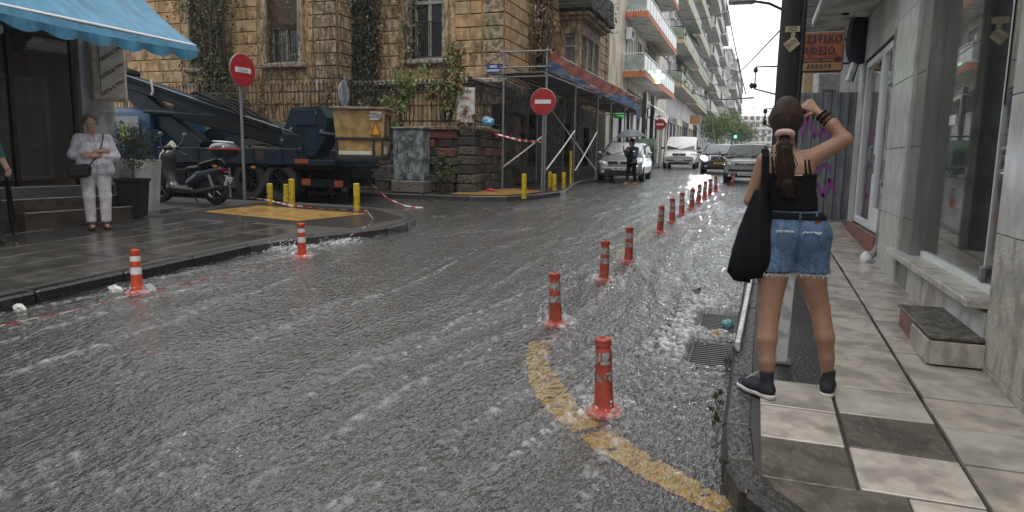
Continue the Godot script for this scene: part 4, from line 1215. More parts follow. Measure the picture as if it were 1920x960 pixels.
func tree(p: Vector3, h: float, r: float, label: String) -> void:
	var t := thing("street_tree", label, "tree", p, 0.0, "trees up the street")
	var tr := MB.new()
	tr.tube([V(0, 0, 0), V(0.05, h * 0.3, 0), V(-0.03, h * 0.6, 0.05), V(0, h * 0.85, 0)], [0.14, 0.11, 0.08, 0.03], 7)
	for i in 7:
		var a := TAU * i / 7.0 + rng.randf()
		var s := V(0, h * rng.randf_range(0.38, 0.6), 0)
		tr.tube([s, s + V(cos(a) * r * 0.4, h * 0.14, sin(a) * r * 0.4), s + V(cos(a) * r * 0.75, h * 0.22, sin(a) * r * 0.75)], [0.06, 0.04, 0.015], 5)
	part("trunk", tr, M.bark, t)
	var lf := MB.new(); lf.usec = true
	for k in 26:
		var d := V(rng.randfn(), rng.randfn() * 0.8, rng.randfn()).normalized() * rng.randf_range(0.4, 1.0)
		var cen := V(0, h * 0.68, 0) + V(d.x * r, d.y * h * 0.32, d.z * r)
		for i in 110:
			lf.col = LIME[rng.randi_range(0, 2)] * rng.randf_range(0.6, 1.1)
			lf.leaf(cen + V(rng.randfn(), rng.randfn(), rng.randfn()) * r * 0.2, 0.22, rng, 0.3, 0.6)
	part("crown", lf, M.leaf, t)

# ---------------------------------------------------------------- marble fronted shop on the right, hoarding, pole, signs
func right_side() -> void:
	for i in 3:
		mat("marble%d" % i, [Color(0.64, 0.63, 0.6), Color(0.59, 0.58, 0.55), Color(0.68, 0.67, 0.64)][i], 0.3, {tex = "soft", scale = V(0.8, 0.5, 0.8), detail = "soft", dscale = V(1.1, 0.5, 1.1)})
	mat("marble_grime", Color(0.58, 0.55, 0.48), 0.4, {tex = "stain", scale = V(0.9, 0.5, 0.9), detail = "soft", dscale = 1.9, bump = "fine", bs = 0.5})
	mat("granite", Color(0.34, 0.32, 0.3), 0.35, {tex = "grain", scale = 2.0, detail = "blotch", dscale = V(2, 0.3, 2)})
	mat("window_glass", Color(0.12, 0.14, 0.14), 0.02, {alpha = 0.12, spec = 0.75})
	mat("door_glass", Color(0.16, 0.17, 0.17), 0.04, {alpha = 0.25})
	mat("curtain", Color(0.32, 0.34, 0.34), 0.8, {tex = "blotch", scale = V(0.3, 0.3, 5.0)})
	mat("terracotta", Color(0.22, 0.075, 0.05), 0.35, {tex = "stain", scale = 1.2})
	mat("plaster_white", Color(0.62, 0.61, 0.58), 0.8, {tex = "stain", scale = 0.4})
	mat("pipe", Color(0.33, 0.32, 0.31), 0.5, {tex = "moss", scale = V(2, 0.7, 2)})
	mat("corrugated", Color(0.3, 0.32, 0.34), 0.42, {metal = 0.35, tex = "blotch", scale = V(2, 0.4, 2)})
	mat("spray_purple", Color(0.28, 0.06, 0.28), 0.6)
	mat("pole_wood", Color(0.028, 0.025, 0.023), 0.6, {tex = "grain", scale = V(6, 0.6, 6), bump = "height", bs = 1.5})
	mat("step_top", Color(0.12, 0.11, 0.095), 0.4, {tex = "moss", scale = 1.2, bump = "height", bs = 1.5})
	var mm := [M.marble0, M.marble1, M.marble2]
	var root := thing("marble_building", "grey white marble clad shop building with a large reflecting window", "building", G(RX, -7.0, 0.15))
	var core := MB.new()
	# concrete core behind the cladding: piers, beam and low walls; the shop rooms stay hollow
	core.box(V(RX + 0.22, 2.2, -3.6), V(0.4, 4.4, 2.5)); core.box(V(RX + 0.24, 2.2, -7.95), V(0.4, 4.4, 1.5))
	core.box(V(RX + 0.22, 3.85, -7.0), V(0.4, 1.3, 11.0)); core.box(V(RX + 0.24, 0.45, -6.0), V(0.36, 0.5, 2.5))
	core.box(V(RX + 0.22, 2.2, -8.95), V(0.36, 4.4, 0.22)); core.box(V(RX + 0.24, 2.2, -11.6), V(0.4, 4.4, 0.5)); core.box(V(RX + 0.24, 0.5, -10.2), V(0.36, 0.5, 2.4))
	core.box(V(RX + 2.9, 2.2, -7.2), V(0.1, 4.4, 9.8)); core.box(V(RX + 1.6, 2.2, -12.1), V(2.7, 4.4, 0.1)); core.box(V(RX + 1.6, 2.2, -2.4), V(2.7, 4.4, 0.1)); core.box(V(RX + 1.6, 4.4, -7.2), V(2.7, 0.1, 9.8))
	core.box(V(RX + 1.6, 0.4, -7.2), V(2.6, 0.1, 9.6)); core.box(V(RX + 1.6, 2.2, -8.6), V(2.5, 4.3, 0.1))
	wpart("core", core, M.inner_plaster, root)
	# cladding slabs
	var slab := func(z0: float, z1: float, y0: float, y1: float, x: float, m: Material):
		wpart("marble_slab", bx(V(x + 0.015, (y0 + y1) * 0.5, (z0 + z1) * 0.5), V(0.03, y1 - y0 - 0.006, z0 - z1 - 0.006), 0.003), m, root)
	# near pier
	for r in 5:
		var y := 0.26 + r * 0.82
		slab.call(-2.45, -3.72, y, y + 0.82, RX - 0.01, M.marble_grime if r == 0 else mm[r % 3])
		slab.call(-3.72, -4.87, y + 0.12, y + 0.94, RX - 0.012, M.marble_grime if r == 0 else mm[(r + 1) % 3])
	slab.call(-3.72, -4.87, 0.26, 0.38, RX - 0.012, M.marble_grime)
	wpart("marble_slab", bx(V(RX + 0.22, 2.2, -4.86), V(0.36, 4.2, 0.03)), M.marble1, root)
	# pilaster with granite reveal
	for r in 6:
		var y := 0.42 + r * 0.68
		slab.call(-7.62, -8.66, y, y + 0.68, RX - 0.055, mm[rng.randi_range(0, 2)])
		slab.call(-7.2, -7.61, y, y + 0.68, RX - 0.02, M.granite)
	wpart("marble_slab", bx(V(RX + 0.16, 2.3, -7.185), V(0.35, 4.2, 0.03)), M.granite, root)
	wpart("marble_slab", bx(V(RX + 0.02, 2.4, -7.6), V(0.14, 4.0, 0.03)), M.marble1, root)
	# pier right of the door, beam and lintel
	for r in 5: slab.call(-8.84, -9.06, 0.5 + r * 0.78, 1.28 + r * 0.78, RX - 0.02, mm[rng.randi_range(0, 2)])
	for r in 5: slab.call(-11.36, -11.8, 0.5 + r * 0.78, 1.28 + r * 0.78, RX - 0.02, mm[rng.randi_range(0, 2)])
	for i in 3: slab.call(-9.06 - i * 0.77, -9.83 - i * 0.77, 3.1, 4.4, RX - 0.02, mm[i])
	for i in 3: slab.call(-4.87 - i * 0.78, -5.65 - i * 0.78, 3.22, 4.4, RX - 0.02, mm[i])
	# low wall under the window and its sill
	for i in 3: slab.call(-4.9 - i * 0.98, -5.88 - i * 0.98, 0.25, 0.70, RX - 0.015, [M.plaster_white, M.marble_grime, M.marble0][i])
	for i in 3: wpart("sill", bx(V(RX + 0.03, 0.745 + 0.004, -5.38 - i * 0.98), V(0.3, 0.055, 0.972), 0.008), M.marble_grime if i < 2 else M.marble0, root)
	# big window: two panes in a thin frame
	var fr := MB.new()
	fr.box(V(RX + 0.1, 0.8, -6.03), V(0.06, 0.05, 2.3)); fr.box(V(RX + 0.1, 3.2, -6.03), V(0.06, 0.06, 2.3))
	fr.box(V(RX + 0.1, 2.0, -5.38), V(0.03, 2.4, 0.012))
	var win := wpart("window", fr, M.white_alu, root)
	wpart("pane", bx(V(RX + 0.1, 2.0, -6.27), V(0.01, 2.34, 1.74)), M.window_glass, win)
	wpart("pane", bx(V(RX + 0.1, 2.0, -5.16), V(0.01, 2.34, 0.42)), M.window_glass, win)
	wpart("mullion", bx(V(RX + 0.1, 2.0, -5.38), V(0.02, 2.34, 0.012)), M.iron, win)
	wpart("lock", bx(V(RX + 0.075, 0.88, -5.36), V(0.03, 0.1, 0.08), 0.01), M.galv, win)
	wpart("sticker", bx(V(RX + 0.093, 1.98, -6.62), V(0.003, 0.08, 0.2)), M.board_white, win)
	# white framed door with curtained glass
	var df := MB.new()
	for z in [-9.1, -9.86, -9.98, -11.33]: df.box(V(RX + 0.05, 1.92, z), V(0.07, 2.3, 0.08), 0.006)
	for y in [0.82, 3.03]: df.box(V(RX + 0.05, y, -10.2), V(0.068, 0.09, 2.3), 0.006)
	df.box(V(RX + 0.05, 0.95, -9.48), V(0.06, 0.22, 0.7), 0.004)
	var door := wpart("door", df, M.white_alu, root)
	wpart("pane", bx(V(RX + 0.05, 2.0, -9.48), V(0.008, 2.1, 0.7)), M.door_glass, door)
	wpart("pane", bx(V(RX + 0.05, 1.94, -10.65), V(0.008, 2.2, 1.28)), M.door_glass, door)
	var hd := tb([V(RX - 0.01, 1.85, -9.9), V(RX - 0.05, 1.82, -9.9), V(RX - 0.05, 1.68, -9.9), V(RX - 0.01, 1.65, -9.9)], 0.012, 6)
	hd.box(V(RX + 0.01, 1.62, -9.9), V(0.02, 0.25, 0.04), 0.004)
	wpart("handle", hd, M.galv, door)
	wpart("curtain", bx(V(RX + 0.16, 1.95, -10.2), V(0.02, 2.2, 2.2)), M.curtain, door)
	mat("poster", Color(0.45, 0.1, 0.1), 0.5, {tex = "stain", scale = 2.5})
	wpart("poster", bx(V(RX + 0.06, 2.35, -10.7), V(0.004, 0.5, 0.7)), M.poster, door)
	for i in 6: wpart("plinth_tile", bx(V(RX - 0.02, 0.64, -9.25 - i * 0.44), V(0.05, 0.24, 0.43), 0.006), M.terracotta, root)
	# canopy slab
	wpart("canopy", bx(V(1.04, 3.79, -10.3), V(0.72, 0.14, 3.4), 0.02), M.plaster_white, root)
	var cl := MB.new(); cl.lathe([Vector2(0.0, 0), Vector2(0.05, 0), Vector2(0.05, 0.02)], 10, V(1.05, 3.7, -11.0))
	wpart("ceiling_spot", cl, M.black, root)
	wpart("upper_wall", bx(V(RX + 4.1, 11.2, -7.2), V(8.0, 13.6, 9.8)), M.plaster_white, root)
	for f in 4: wpart("balcony", bx(V(RX - 0.35, 5.4 + f * 3.1, -6.8), V(0.9, 0.25, 7.0)), M.soffit, root)
	# drain pipe that spits water
	var pp := thing("drain_pipe", "grey drain pipe running down beside the marble pilaster", "pipe", G(RX - 0.02, -8.76, 0.15))
	part("pipe", tb([V(0, 4.0, 0), V(0, 0.22, 0), V(-0.03, 0.12, 0.02), V(-0.1, 0.07, 0.06)], 0.045, 8), M.pipe, pp)
	for y in [0.9, 2.0, 3.1]: part("clamp", bx(V(0.0, y, 0), V(0.11, 0.04, 0.11), 0.008), M.galv, pp)
	part("water_spout", crumple(0.05, 0.12, 77), M.foam, pp, V(-0.14, 0.04, 0.08))
	# step block
	var sb := thing("step_block", "low marble faced step with mossy top below the shop window", "step", G(1.26, -5.35, 0.15))
	part("body", bx(V(0, 0.075, 0), V(0.3, 0.17, 1.0), 0.006), M.terracotta, sb)
	part("front_slab", bx(V(0.0, 0.07, 0.512), V(0.31, 0.15, 0.02), 0.004), M.marble_grime, sb)
	part("side_slab", bx(V(-0.16, 0.07, 0.26), V(0.02, 0.15, 0.48), 0.004), M.marble_grime, sb)
	part("top", bx(V(0, 0.168, 0), V(0.33, 0.022, 1.04), 0.006), M.step_top, sb)
	# corrugated hoarding across the pavement
	var ho := thing("hoarding", "grey corrugated metal hoarding across the pavement with purple graffiti", "hoarding", G(1.0, -13.0, 0.15))
	var hm := MB.new()
	var prevp := []
	var x := -0.55
	var k := 0
	while x < 0.56:
		var zz: float = [0.0, 0.0, 0.028, 0.028][k % 4]
		var colm := [V(x, 0.0, zz), V(x, 2.15, zz)]
		if prevp.size(): hm.quad(prevp[0], colm[0], colm[1], prevp[1])
		prevp = colm
		x += [0.05, 0.02, 0.05, 0.02][k % 4]
		k += 1
	part("sheet", hm, M.corrugated, ho)
	for y in [0.3, 1.9]: part("rail", bx(V(0, y, -0.04), V(1.1, 0.06, 0.04)), M.planks, ho)
	for q in [[[-0.15, 0.35], [0.0, 0.62], [0.12, 0.38], [0.2, 0.7], [0.3, 0.45]], [[-0.3, 1.45], [-0.22, 1.75], [-0.1, 1.4], [0.05, 1.55], [0.16, 1.3]], [[-0.05, 0.75], [0.1, 0.95], [0.22, 0.85]]]:
		var pts := []
		for p in q: pts.append(V(p[0], p[1], 0.031))
		var g := MB.new()
		for i in pts.size() - 1:
			var d: Vector3 = (pts[i + 1] - pts[i]).normalized()
			var w := V(-d.y, d.x, 0) * 0.028
			g.quad(pts[i] - w, pts[i + 1] - w, pts[i + 1] + w, pts[i] + w)
		part("graffiti", g, M.spray_purple, ho)
	# neighbour behind the hoarding
	mat("beige_col", Color(0.5, 0.36, 0.2), 0.7, {tex = "stain", scale = 0.5})
	mat("shed_grey", Color(0.14, 0.14, 0.14), 0.7, {tex = "blotch", scale = V(0.6, 5, 0.6)})
	var nb := thing("neighbour_building", "shuttered grey building behind the corrugated hoarding", "building", G(1.6, -14.0, 0.15))
	wpart("wall", bx(V(4.0, 7.0, -27.7), V(4.7, 14.0, 28.6)), M.apt_grey, nb)
	wpart("column", bx(V(1.02, 2.6, -17.5), V(0.26, 3.6, 0.26), 0.02), M.beige_col, nb)
	wpart("balcony", bx(V(1.1, 4.95, -22.0), V(1.2, 0.3, 13.0)), M.soffit, nb)
	for i in 9: wpart("shutter_slat", bx(V(0.78, 4.62 + i * 0.19, -15.4), V(0.95, 0.17, 0.05), 0.01), M.shed_grey, nb)
	var lb := thing("light_box_sign", "small white light box sign with black letters behind the hoarding", "sign", V(1.12, 3.02, -14.2), 0.5)
	part("box", bx(Vector3.ZERO, V(0.42, 0.5, 0.2), 0.015), M.board_white, lb)
	text_part("lettering", "ΣΙΔΕΡΑ", 0.075, 0.004, M.letter_dark, lb, V(0.02, -0.08, 0.103), Basis.IDENTITY, 0.8)
	# estate agent sign
	mat("sign_orange", Color(0.36, 0.11, 0.045), 0.35, {tex = "stain", scale = 1.2})
	mat("sign_maroon", Color(0.1, 0.02, 0.03), 0.4)
	mat("sign_tan", Color(0.42, 0.24, 0.11), 0.35)
	mat("sign_edge", Color(0.1, 0.08, 0.075), 0.5)
	mat("letter_navy", Color(0.03, 0.025, 0.05), 0.5)
	var es := thing("estate_agent_sign", "orange estate agent light box sign with dark blue Greek lettering", "sign", V(0.84, 3.53, -13.2))
	part("case", bx(V(0, 0, -0.06), V(0.9, 0.68, 0.12), 0.03), M.sign_edge, es)
	part("face", bx(V(0, 0.1, 0.006), V(0.85, 0.43, 0.01)), M.sign_orange, es)
	part("band", bx(V(0, -0.145, 0.006), V(0.85, 0.07, 0.01)), M.sign_maroon, es)
	part("phone_band", bx(V(0, -0.25, 0.006), V(0.85, 0.13, 0.01)), M.sign_tan, es)
	text_part("lettering", "ΜΕΣΙΤΙΚΟ", 0.135, 0.006, M.letter_navy, es, V(0.0, 0.205, 0.014), Basis.IDENTITY, 0.93)
	text_part("lettering", "ΓΡΑΦΕΙΟ", 0.125, 0.006, M.letter_navy, es, V(-0.04, 0.01, 0.014), Basis.IDENTITY, 0.93)
	text_part("lettering", "ΑΓΟΡΕΣ-ΠΩΛΗΣΕΙΣ-ΕΝΟΙΚΙΑΣΕΙΣ", 0.042, 0.004, M.sign_tan, es, V(0, -0.145, 0.013), Basis.IDENTITY, 0.68)
	text_part("lettering", "858518", 0.075, 0.006, M.letter_navy, es, V(0.07, -0.25, 0.013), Basis.IDENTITY, 1.15)
	var ic := MB.new()
	ic.box(V(-0.24, -0.265, 0.014), V(0.07, 0.045, 0.006)); ic.box(V(-0.24, -0.228, 0.014), V(0.1, 0.02, 0.006)); ic.box(V(-0.24, -0.24, 0.014), V(0.03, 0.02, 0.006))
	part("phone_symbol", ic, M.letter_navy, es)
	part("bracket", tb([V(0.42, 0.2, -0.06), V(0.75, 0.2, -0.06)], 0.02, 6), M.iron, es)
	part("bracket", tb([V(0.42, -0.2, -0.06), V(0.75, -0.2, -0.06)], 0.02, 6), M.iron, es)
	# oval sign box seen from its edge
	var ov := thing("oval_sign", "dark oval double sided sign box hanging under the canopy", "sign", V(1.3, 3.42, -11.4), 0.35)
	var pts2 := PackedVector2Array()
	for i in 28: pts2.append(Vector2(0.16 * signf(cos(TAU * i / 28.0)) * pow(absf(cos(TAU * i / 28.0)), 0.8), 0.36 * sin(TAU * i / 28.0)))
	var om := MB.new(); om.prism(pts2, 0.14, Vector3.ZERO)
	part("body", om, mat("oval_dark", Color(0.012, 0.016, 0.026), 0.35), ov)
	part("base_panel", bx(V(-0.06, -0.44, 0), V(0.09, 0.34, 0.1), 0.01, Basis(Vector3.BACK, -0.25)), M.board_white, ov)
	part("stripe", bx(V(-0.03, -0.44, 0.055), V(0.02, 0.34, 0.01), 0, Basis(Vector3.BACK, -0.25)), M.plate_blue, ov)
	part("bracket", tb([V(0, 0.34, 0), V(0, 0.42, 0)], 0.015, 6), M.iron, ov)
	# wooden pole with its hardware
	var po := thing("utility_pole", "thick dark wooden utility pole at the kerb with torn stickers", "pole", G(0.33, -10.2, 0.13))
	part("shaft", tb([V(0, -0.1, 0), V(0.0, 4.0, 0), V(-0.02, 9.0, 0)], [0.158, 0.148, 0.13], 14), M.pole_wood, po)
	part("conduit", tb([V(0.14, 0, 0.07), V(0.14, 8.0, 0.07)], 0.035, 8), M.iron, po)
	mat("sticker", Color(0.5, 0.42, 0.26), 0.6, {tex = "stain", scale = 4.0})
	for q in [[-0.01, 3.33, 0.0, 0.18, 0.075, "ΠΩΛ"], [0.0, 3.26, 0.0, 0.05, 0.05, ""], [-0.01, 3.14, 0.7, 0.16, 0.14, "ΑΓΟΡ"]]:
		var sp := part("sticker", bx(V(0, 0, 0), V(q[3], q[4], 0.004), 0, Basis(Vector3.BACK, q[2])), M.sticker, po, V(q[0] + 0.02, q[1] - 0.5, 0.154))
		if q[5]: text_part("lettering", q[5], 0.055, 0.003, M.letter_dark, sp, V(0, 0, 0.003), Basis(Vector3.BACK, q[2]), 0.7)
	part("lamp_arm", tb([V(-0.1, 3.1, 0), V(-0.3, 3.2, 0.02), V(-0.5, 3.24, 0.03)], 0.018, 6), M.iron, po)
	part("lamp_head", bx(V(-0.66, 3.25, 0.03), V(0.34, 0.07, 0.16), 0.02), M.galv, po)
	for q in [[2.25, 0.42, 0.42], [1.72, 0.26, 0.3], [1.2, 0.22, 0.28]]:
		var y: float = q[0]; var w: float = q[1]; var hh: float = q[2]
		part("wire_bracket", tb([V(-0.12, y + hh * 0.3, 0), V(-w, y + hh * 0.3, 0.0), V(-w, y - hh * 0.4, 0.0), V(-0.12, y - hh * 0.6, 0.0)], 0.012, 5), M.iron, po)
		var ins := MB.new()
		for s in 2: ins.lathe([Vector2(0, -0.03), Vector2(0.025, -0.03), Vector2(0.03, 0.0), Vector2(0.02, 0.03), Vector2(0, 0.035)], 8, V(-w, y + hh * (0.2 - 0.5 * s), 0))
		part("insulator", ins, M.iron, po)
	part("junction_box", crumple(0.03, 0.06, 5), M.iron, po, V(-0.46, 2.12, 0.05))
	# overhead cables
	var cab := func(label: String, a: Vector3, b: Vector3, sag: float, r: float):
		var pts := []
		for i in 13:
			var u := i / 12.0
			pts.append(a.lerp(b, u) - V(0, sag * 4.0 * u * (1.0 - u), 0))
		single("overhead_cable", label, "cable", tb(pts, r, 4), M.black, Vector3.ZERO, "overhead cables")
	cab.call("cable from pole bracket up over the road", V(-0.2, 2.55, -10.2), V(-1.1, 6.6, -13.0), 0.25, 0.008)
	cab.call("cable sagging from pole bracket to the orange balconies", V(-0.1, 2.5, -10.2), V(-6.0, 9.0, -50.0), 0.9, 0.012)
	cab.call("cable running along the street from the pole", V(0.1, 2.0, -10.2), V(-0.6, 8.0, -60.0), 1.2, 0.014)
	cab.call("lower cable running along the street from the pole", V(0.1, 1.6, -10.2), V(-5.0, 7.0, -80.0), 1.5, 0.016)
	cab.call("high cable crossing between the pole and yellow block", V(0.2, 3.4, -10.2), V(-6.0, 13.0, -70.0), 2.0, 0.014)
	cab.call("thin cable from the lamp arm up and away over the street", V(-0.3, 3.75, -10.2), V(-1.6, 9.0, -16.0), 0.3, 0.006)
	cab.call("thin cable crossing high from the orange block to the right side", V(-5.9, 10.5, -45.0), V(2.0, 11.5, -40.0), 0.8, 0.012)
	cab.call("thin cable crossing from the yellow block to the right side", V(-5.9, 12.0, -70.0), V(2.0, 10.0, -62.0), 1.2, 0.016)
	cab.call("thin cable crossing low from the white block to the right side", V(-5.9, 9.5, -95.0), V(2.0, 8.5, -80.0), 1.0, 0.02)
	# white edging bar and leaning post at the kerb
	var wb := single("edging_bar", "white painted metal edging bar along the kerb by the drain", "bar", bx(Vector3.ZERO, V(0.035, 0.07, 2.7), 0.006, Basis(Vector3.RIGHT, 0.04)), M.white_paint, G(-0.005, -6.05, 0.19))
	wb.rotation.y = -0.028
	var ps := thing("short_post", "short white square metal post standing on the pavement edge by the drain", "post", G(0.215, -4.6, 0.15))
	part("shaft", bx(V(0.02, 0.5, 0), V(0.075, 1.0, 0.075), 0.006, Basis(Vector3.BACK, -0.02)), M.white_paint, ps)
	part("base_plate", bx(V(0, 0.006, 0), V(0.14, 0.012, 0.14)), M.galv, ps)

# ---------------------------------------------------------------- corner shop on the left
func left_shop() -> void:
	mat("shop_white", Color(0.5, 0.52, 0.53), 0.7, {tex = "stain", scale = V(0.4, 0.25, 0.4)})
	mat("shop_wood", Color(0.36, 0.29, 0.21), 0.6, {tex = "grain", scale = V(3, 0.4, 3)})
	mat("step_brown", Color(0.12, 0.1, 0.085), 0.3, {tex = "stain", scale = V(0.6, 0.6, 0.6)})
	mat("step_grey", Color(0.2, 0.19, 0.175), 0.35, {tex = "blotch", scale = 0.9})
	mat("step_nose", Color(0.55, 0.55, 0.54), 0.35)
	mat("shop_glass", Color(0.05, 0.055, 0.055), 0.03, {alpha = 0.15})
	mat("awning_blue", Color(0.07, 0.29, 0.47), 0.55, {tex = "stain", scale = V(0.25, 0.25, 1.1), back = 0.3, detail = "blotch", dscale = 0.6})
	mat("wood_yellow", Color(0.16, 0.1, 0.035), 0.5, {tex = "grain", scale = V(4, 0.6, 4)})
	mat("chalk_board", Color(0.02, 0.025, 0.025), 0.6, {tex = "blotch", scale = V(1, 5, 1)})
	mat("red_drape", Color(0.13, 0.01, 0.015), 0.8)
	mat("sign_cream", Color(0.66, 0.57, 0.44), 0.4, {tex = "stain", scale = 0.8})
	mat("sign_face", Color(0.75, 0.71, 0.65), 0.35, {tex = "blotch", scale = 0.9})
	var X0 := -10.6
	var root := thing("corner_shop", "corner shop with dark glazed front, tiled steps and white corner pillar", "building", G(X0, -8.0, 0.15))
	var w := MB.new()
	w.box(V(X0 - 0.3, 2.8, -8.82), V(0.6, 5.4, 0.62), 0.01)          # corner pillar
	w.box(V(X0 - 4.0, 7.0, -2.5), V(8.0, 7.0, 13.2), 0.01)           # upper floors
	w.box(V(X0 - 4.0, 1.9, -8.95), V(6.8, 3.4, 0.3)); w.box(V(X0 - 4.3, 1.9, -2.5), V(0.2, 3.4, 12.8)); w.box(V(X0 - 2.0, 1.9, 2.0), V(4.0, 3.4, 0.3))
	wpart("wall", w, M.shop_white, root)
	var d := MB.new()
	d.box(V(X0 - 0.35, 1.9, -8.44), V(0.5, 3.4, 0.12)); d.box(V(X0 - 2.2, 1.0, -3.2), V(4.0, 0.08, 10.5)); d.box(V(X0 - 2.2, 3.5, -3.2), V(4.0, 0.06, 10.8)); d.box(V(X0 - 3.4, 2.2, -3.2), V(0.08, 2.5, 10.5))
	d.box(V(X0 - 2.0, 2.2, -8.72), V(2.8, 2.5, 0.08))
	d.box(V(X0 - 0.2, 0.8, -3.3), V(0.3, 0.5, 7.0))
	wpart("inner_lining", d, M.shop_wood, root)
	wpart("wall_panel", bx(V(X0 + 0.012, 1.55, -8.82), V(0.03, 1.5, 0.5), 0.004), M.shop_white, root)
	# steps
	for q in [[-9.95 - 0.25, -7.95, 0.5, 1.9, 0.30, 0.69, "step_brown"], [-10.42, -7.75, 0.5, 2.4, 0.4, 0.88, "step_brown"], [-10.6, -7.4, 0.5, 2.9, 0.5, 1.05, "step_grey"]]:
		var s := wpart("step", bx(V(q[0] - 0.05, (q[4] + q[5]) * 0.5, q[1]), V(q[2], q[5] - q[4], q[3]), 0.008), M[q[6]], root)
		wpart("nosing", bx(V(q[0] + q[2] * 0.5 - 0.06, q[5] + 0.006, q[1]), V(0.05, 0.014, q[3] - 0.01)), M.step_nose, s)
	# glazing
	var fr := MB.new()
	for z in [-8.36, -7.35, -6.3, -5.2, -4.0]: fr.box(V(X0 + 0.01, 2.2, z), V(0.07, 2.4, 0.07), 0.005)
	fr.box(V(X0 + 0.01, 3.42, -5.4), V(0.07, 0.08, 6.0))
	var win := wpart("shop_window", fr, M.iron, root)
	for i in 4: wpart("pane", bx(V(X0 + 0.01, 2.2, -7.86 + i * 1.05), V(0.008, 2.3, 0.94)), M.shop_glass, win)
	# things dimly seen inside
	var mb := thing("menu_board", "dark menu board in a yellow wooden frame inside the shop", "board", V(-11.1, 1.08, -7.75), 1.1)
	part("board", bx(V(0, 0.85, 0), V(0.8, 1.55, 0.03)), M.chalk_board, mb)
	var mf := MB.new()
	for sx in [-0.42, 0.42]: mf.box(V(sx, 0.85, 0), V(0.07, 1.65, 0.05), 0.005)
	for sy in [0.08, 1.65]: mf.box(V(0, sy, 0), V(0.9, 0.07, 0.052), 0.005)
	part("frame", mf, M.wood_yellow, mb)
	for i in 2:
		var sh := thing("shelf_rack", "wooden slatted rack standing in the dark shop", "rack", V(-12.3, 1.05, -6.6 + i * 1.6), 1.2, "racks in the shop")
		for k in 6: part("slat", bx(V(0, 0.2 + k * 0.24, 0), V(1.0, 0.05, 0.3), 0.005), M.wood_yellow, sh)
		for sx in [-0.5, 0.5]: part("post", bx(V(sx, 0.85, 0), V(0.06, 1.7, 0.3), 0.005), M.wood_yellow, sh)
	single("drape", "dark red cloth hanging inside the shop doorway", "cloth", bx(Vector3.ZERO, V(0.06, 1.3, 0.24), 0.02), M.red_drape, V(-11.4, 2.75, -8.1))
	single("light_fascia", "white fluorescent lamp housing above the shop door", "lamp", bx(Vector3.ZERO, V(0.5, 0.14, 1.6), 0.03), M.shop_white, V(-10.5, 3.32, -6.3))
	# awning
	var aw := thing("blue_awning", "sagging wet blue canvas awning with scalloped edge over the shop", "awning", V(-10.6, 5.0, -4.0))
	var cv := MB.new()
	var z0 := -8.92; var z1 := 3.0
	var nz := 90
	var rows := []
	for j in 9:
		var row := []
		for i in nz + 1:
			var u := j / 8.0
			var z := lerpf(z0, z1, i / float(nz))
			var p := V(lerpf(-10.6, -8.55, u), lerpf(5.15, 3.3, u) - 0.16 * sin(PI * u) + 0.02 * sin(z * 4.0 + u * 3.0) * sin(PI * u) + 0.03 * sin(z * 1.1) * u, z)
			row.append(p)
		rows.append(row)
	for j in 8:
		for i in nz: cv.quad(rows[j][i], rows[j + 1][i], rows[j + 1][i + 1], rows[j][i + 1])
	var canvas := wpart("canvas", cv, M.awning_blue, aw)
	var va := MB.new()
	var pv := []
	for i in nz * 4 + 1:
		var z := lerpf(z0, z1, i / float(nz * 4))
		var a := absf(sin((z - z0) * 6.2))
		var top := V(-8.55, 3.3 + 0.03 * sin(z * 1.1), z)
		var row := [top + V(0, 0.012, 0), top + V(0.035, -0.09, 0), top + V(0.03 + 0.018 * sin(z * 12.0), -0.17 - 0.075 * a, 0)]
		if i > 0:
			for k in 2: va.quad(pv[k], pv[k + 1], row[k + 1], row[k])
		pv = row
	wpart("valance", va, M.awning_blue, canvas)
	# closed triangular end of the frame
	wpart("frame_bar", tb([V(-8.57, 3.31, z0), V(-8.57, 3.31, z1)], 0.025, 6), M.white_alu, aw)
	wpart("frame_bar", tb([V(-10.6, 4.1, z0 + 0.4), V(-8.6, 3.3, z0 + 0.4)], 0.02, 6), M.white_alu, aw)
	# vertical light box sign
	var sg := thing("vertical_light_box", "cream vertical light box sign with diagonal black lettering on the pillar", "sign", V(-10.42, 2.98, -8.88), PI / 2 - 0.55)
	part("case", bx(Vector3.ZERO, V(0.52, 1.04, 0.22), 0.03), M.sign_cream, sg)
	part("face", bx(V(0.03, 0.0, 0.115), V(0.4, 0.92, 0.02), 0.01), M.sign_face, sg)
	part("black_line", bx(V(-0.14, 0.02, 0.128), V(0.012, 0.85, 0.004)), M.letter_dark, sg)
	for y in [0.27, -0.01, -0.29]:
		text_part("lettering", "ΚΑΠΠΑ & ΤΥΡΗΝ", 0.06, 0.002, M.letter_dark, sg, V(0.05, y, 0.128), Basis(Vector3.BACK, 0.65), 0.72)
	# planters
	var wp := thing("white_planter", "tall smooth white planter box behind the dark one", "planter", G(-10.85, -9.62, 0.15))
	var wm := MB.new()
	wm.loft([[V(-0.34, 0, -0.25), V(0.34, 0, -0.25), V(0.34, 0, 0.25), V(-0.34, 0, 0.25)], [V(-0.4, 0.95, -0.3), V(0.4, 0.95, -0.3), V(0.4, 0.95, 0.3), V(-0.4, 0.95, 0.3)]], true, true)
	part("box", wm, M.shop_white, wp)
	part("sticker", bx(V(0.375, 0.7, 0.0), V(0.01, 0.25, 0.1), 0.0, Basis(Vector3.BACK, -0.06)), M.letter_dark, wp)
	var pt := thing("dark_planter", "square dark planter with a small round headed shrub", "planter", G(-10.1, -8.95, 0.15), 0.5)
	var pm := MB.new()
	var rings := []
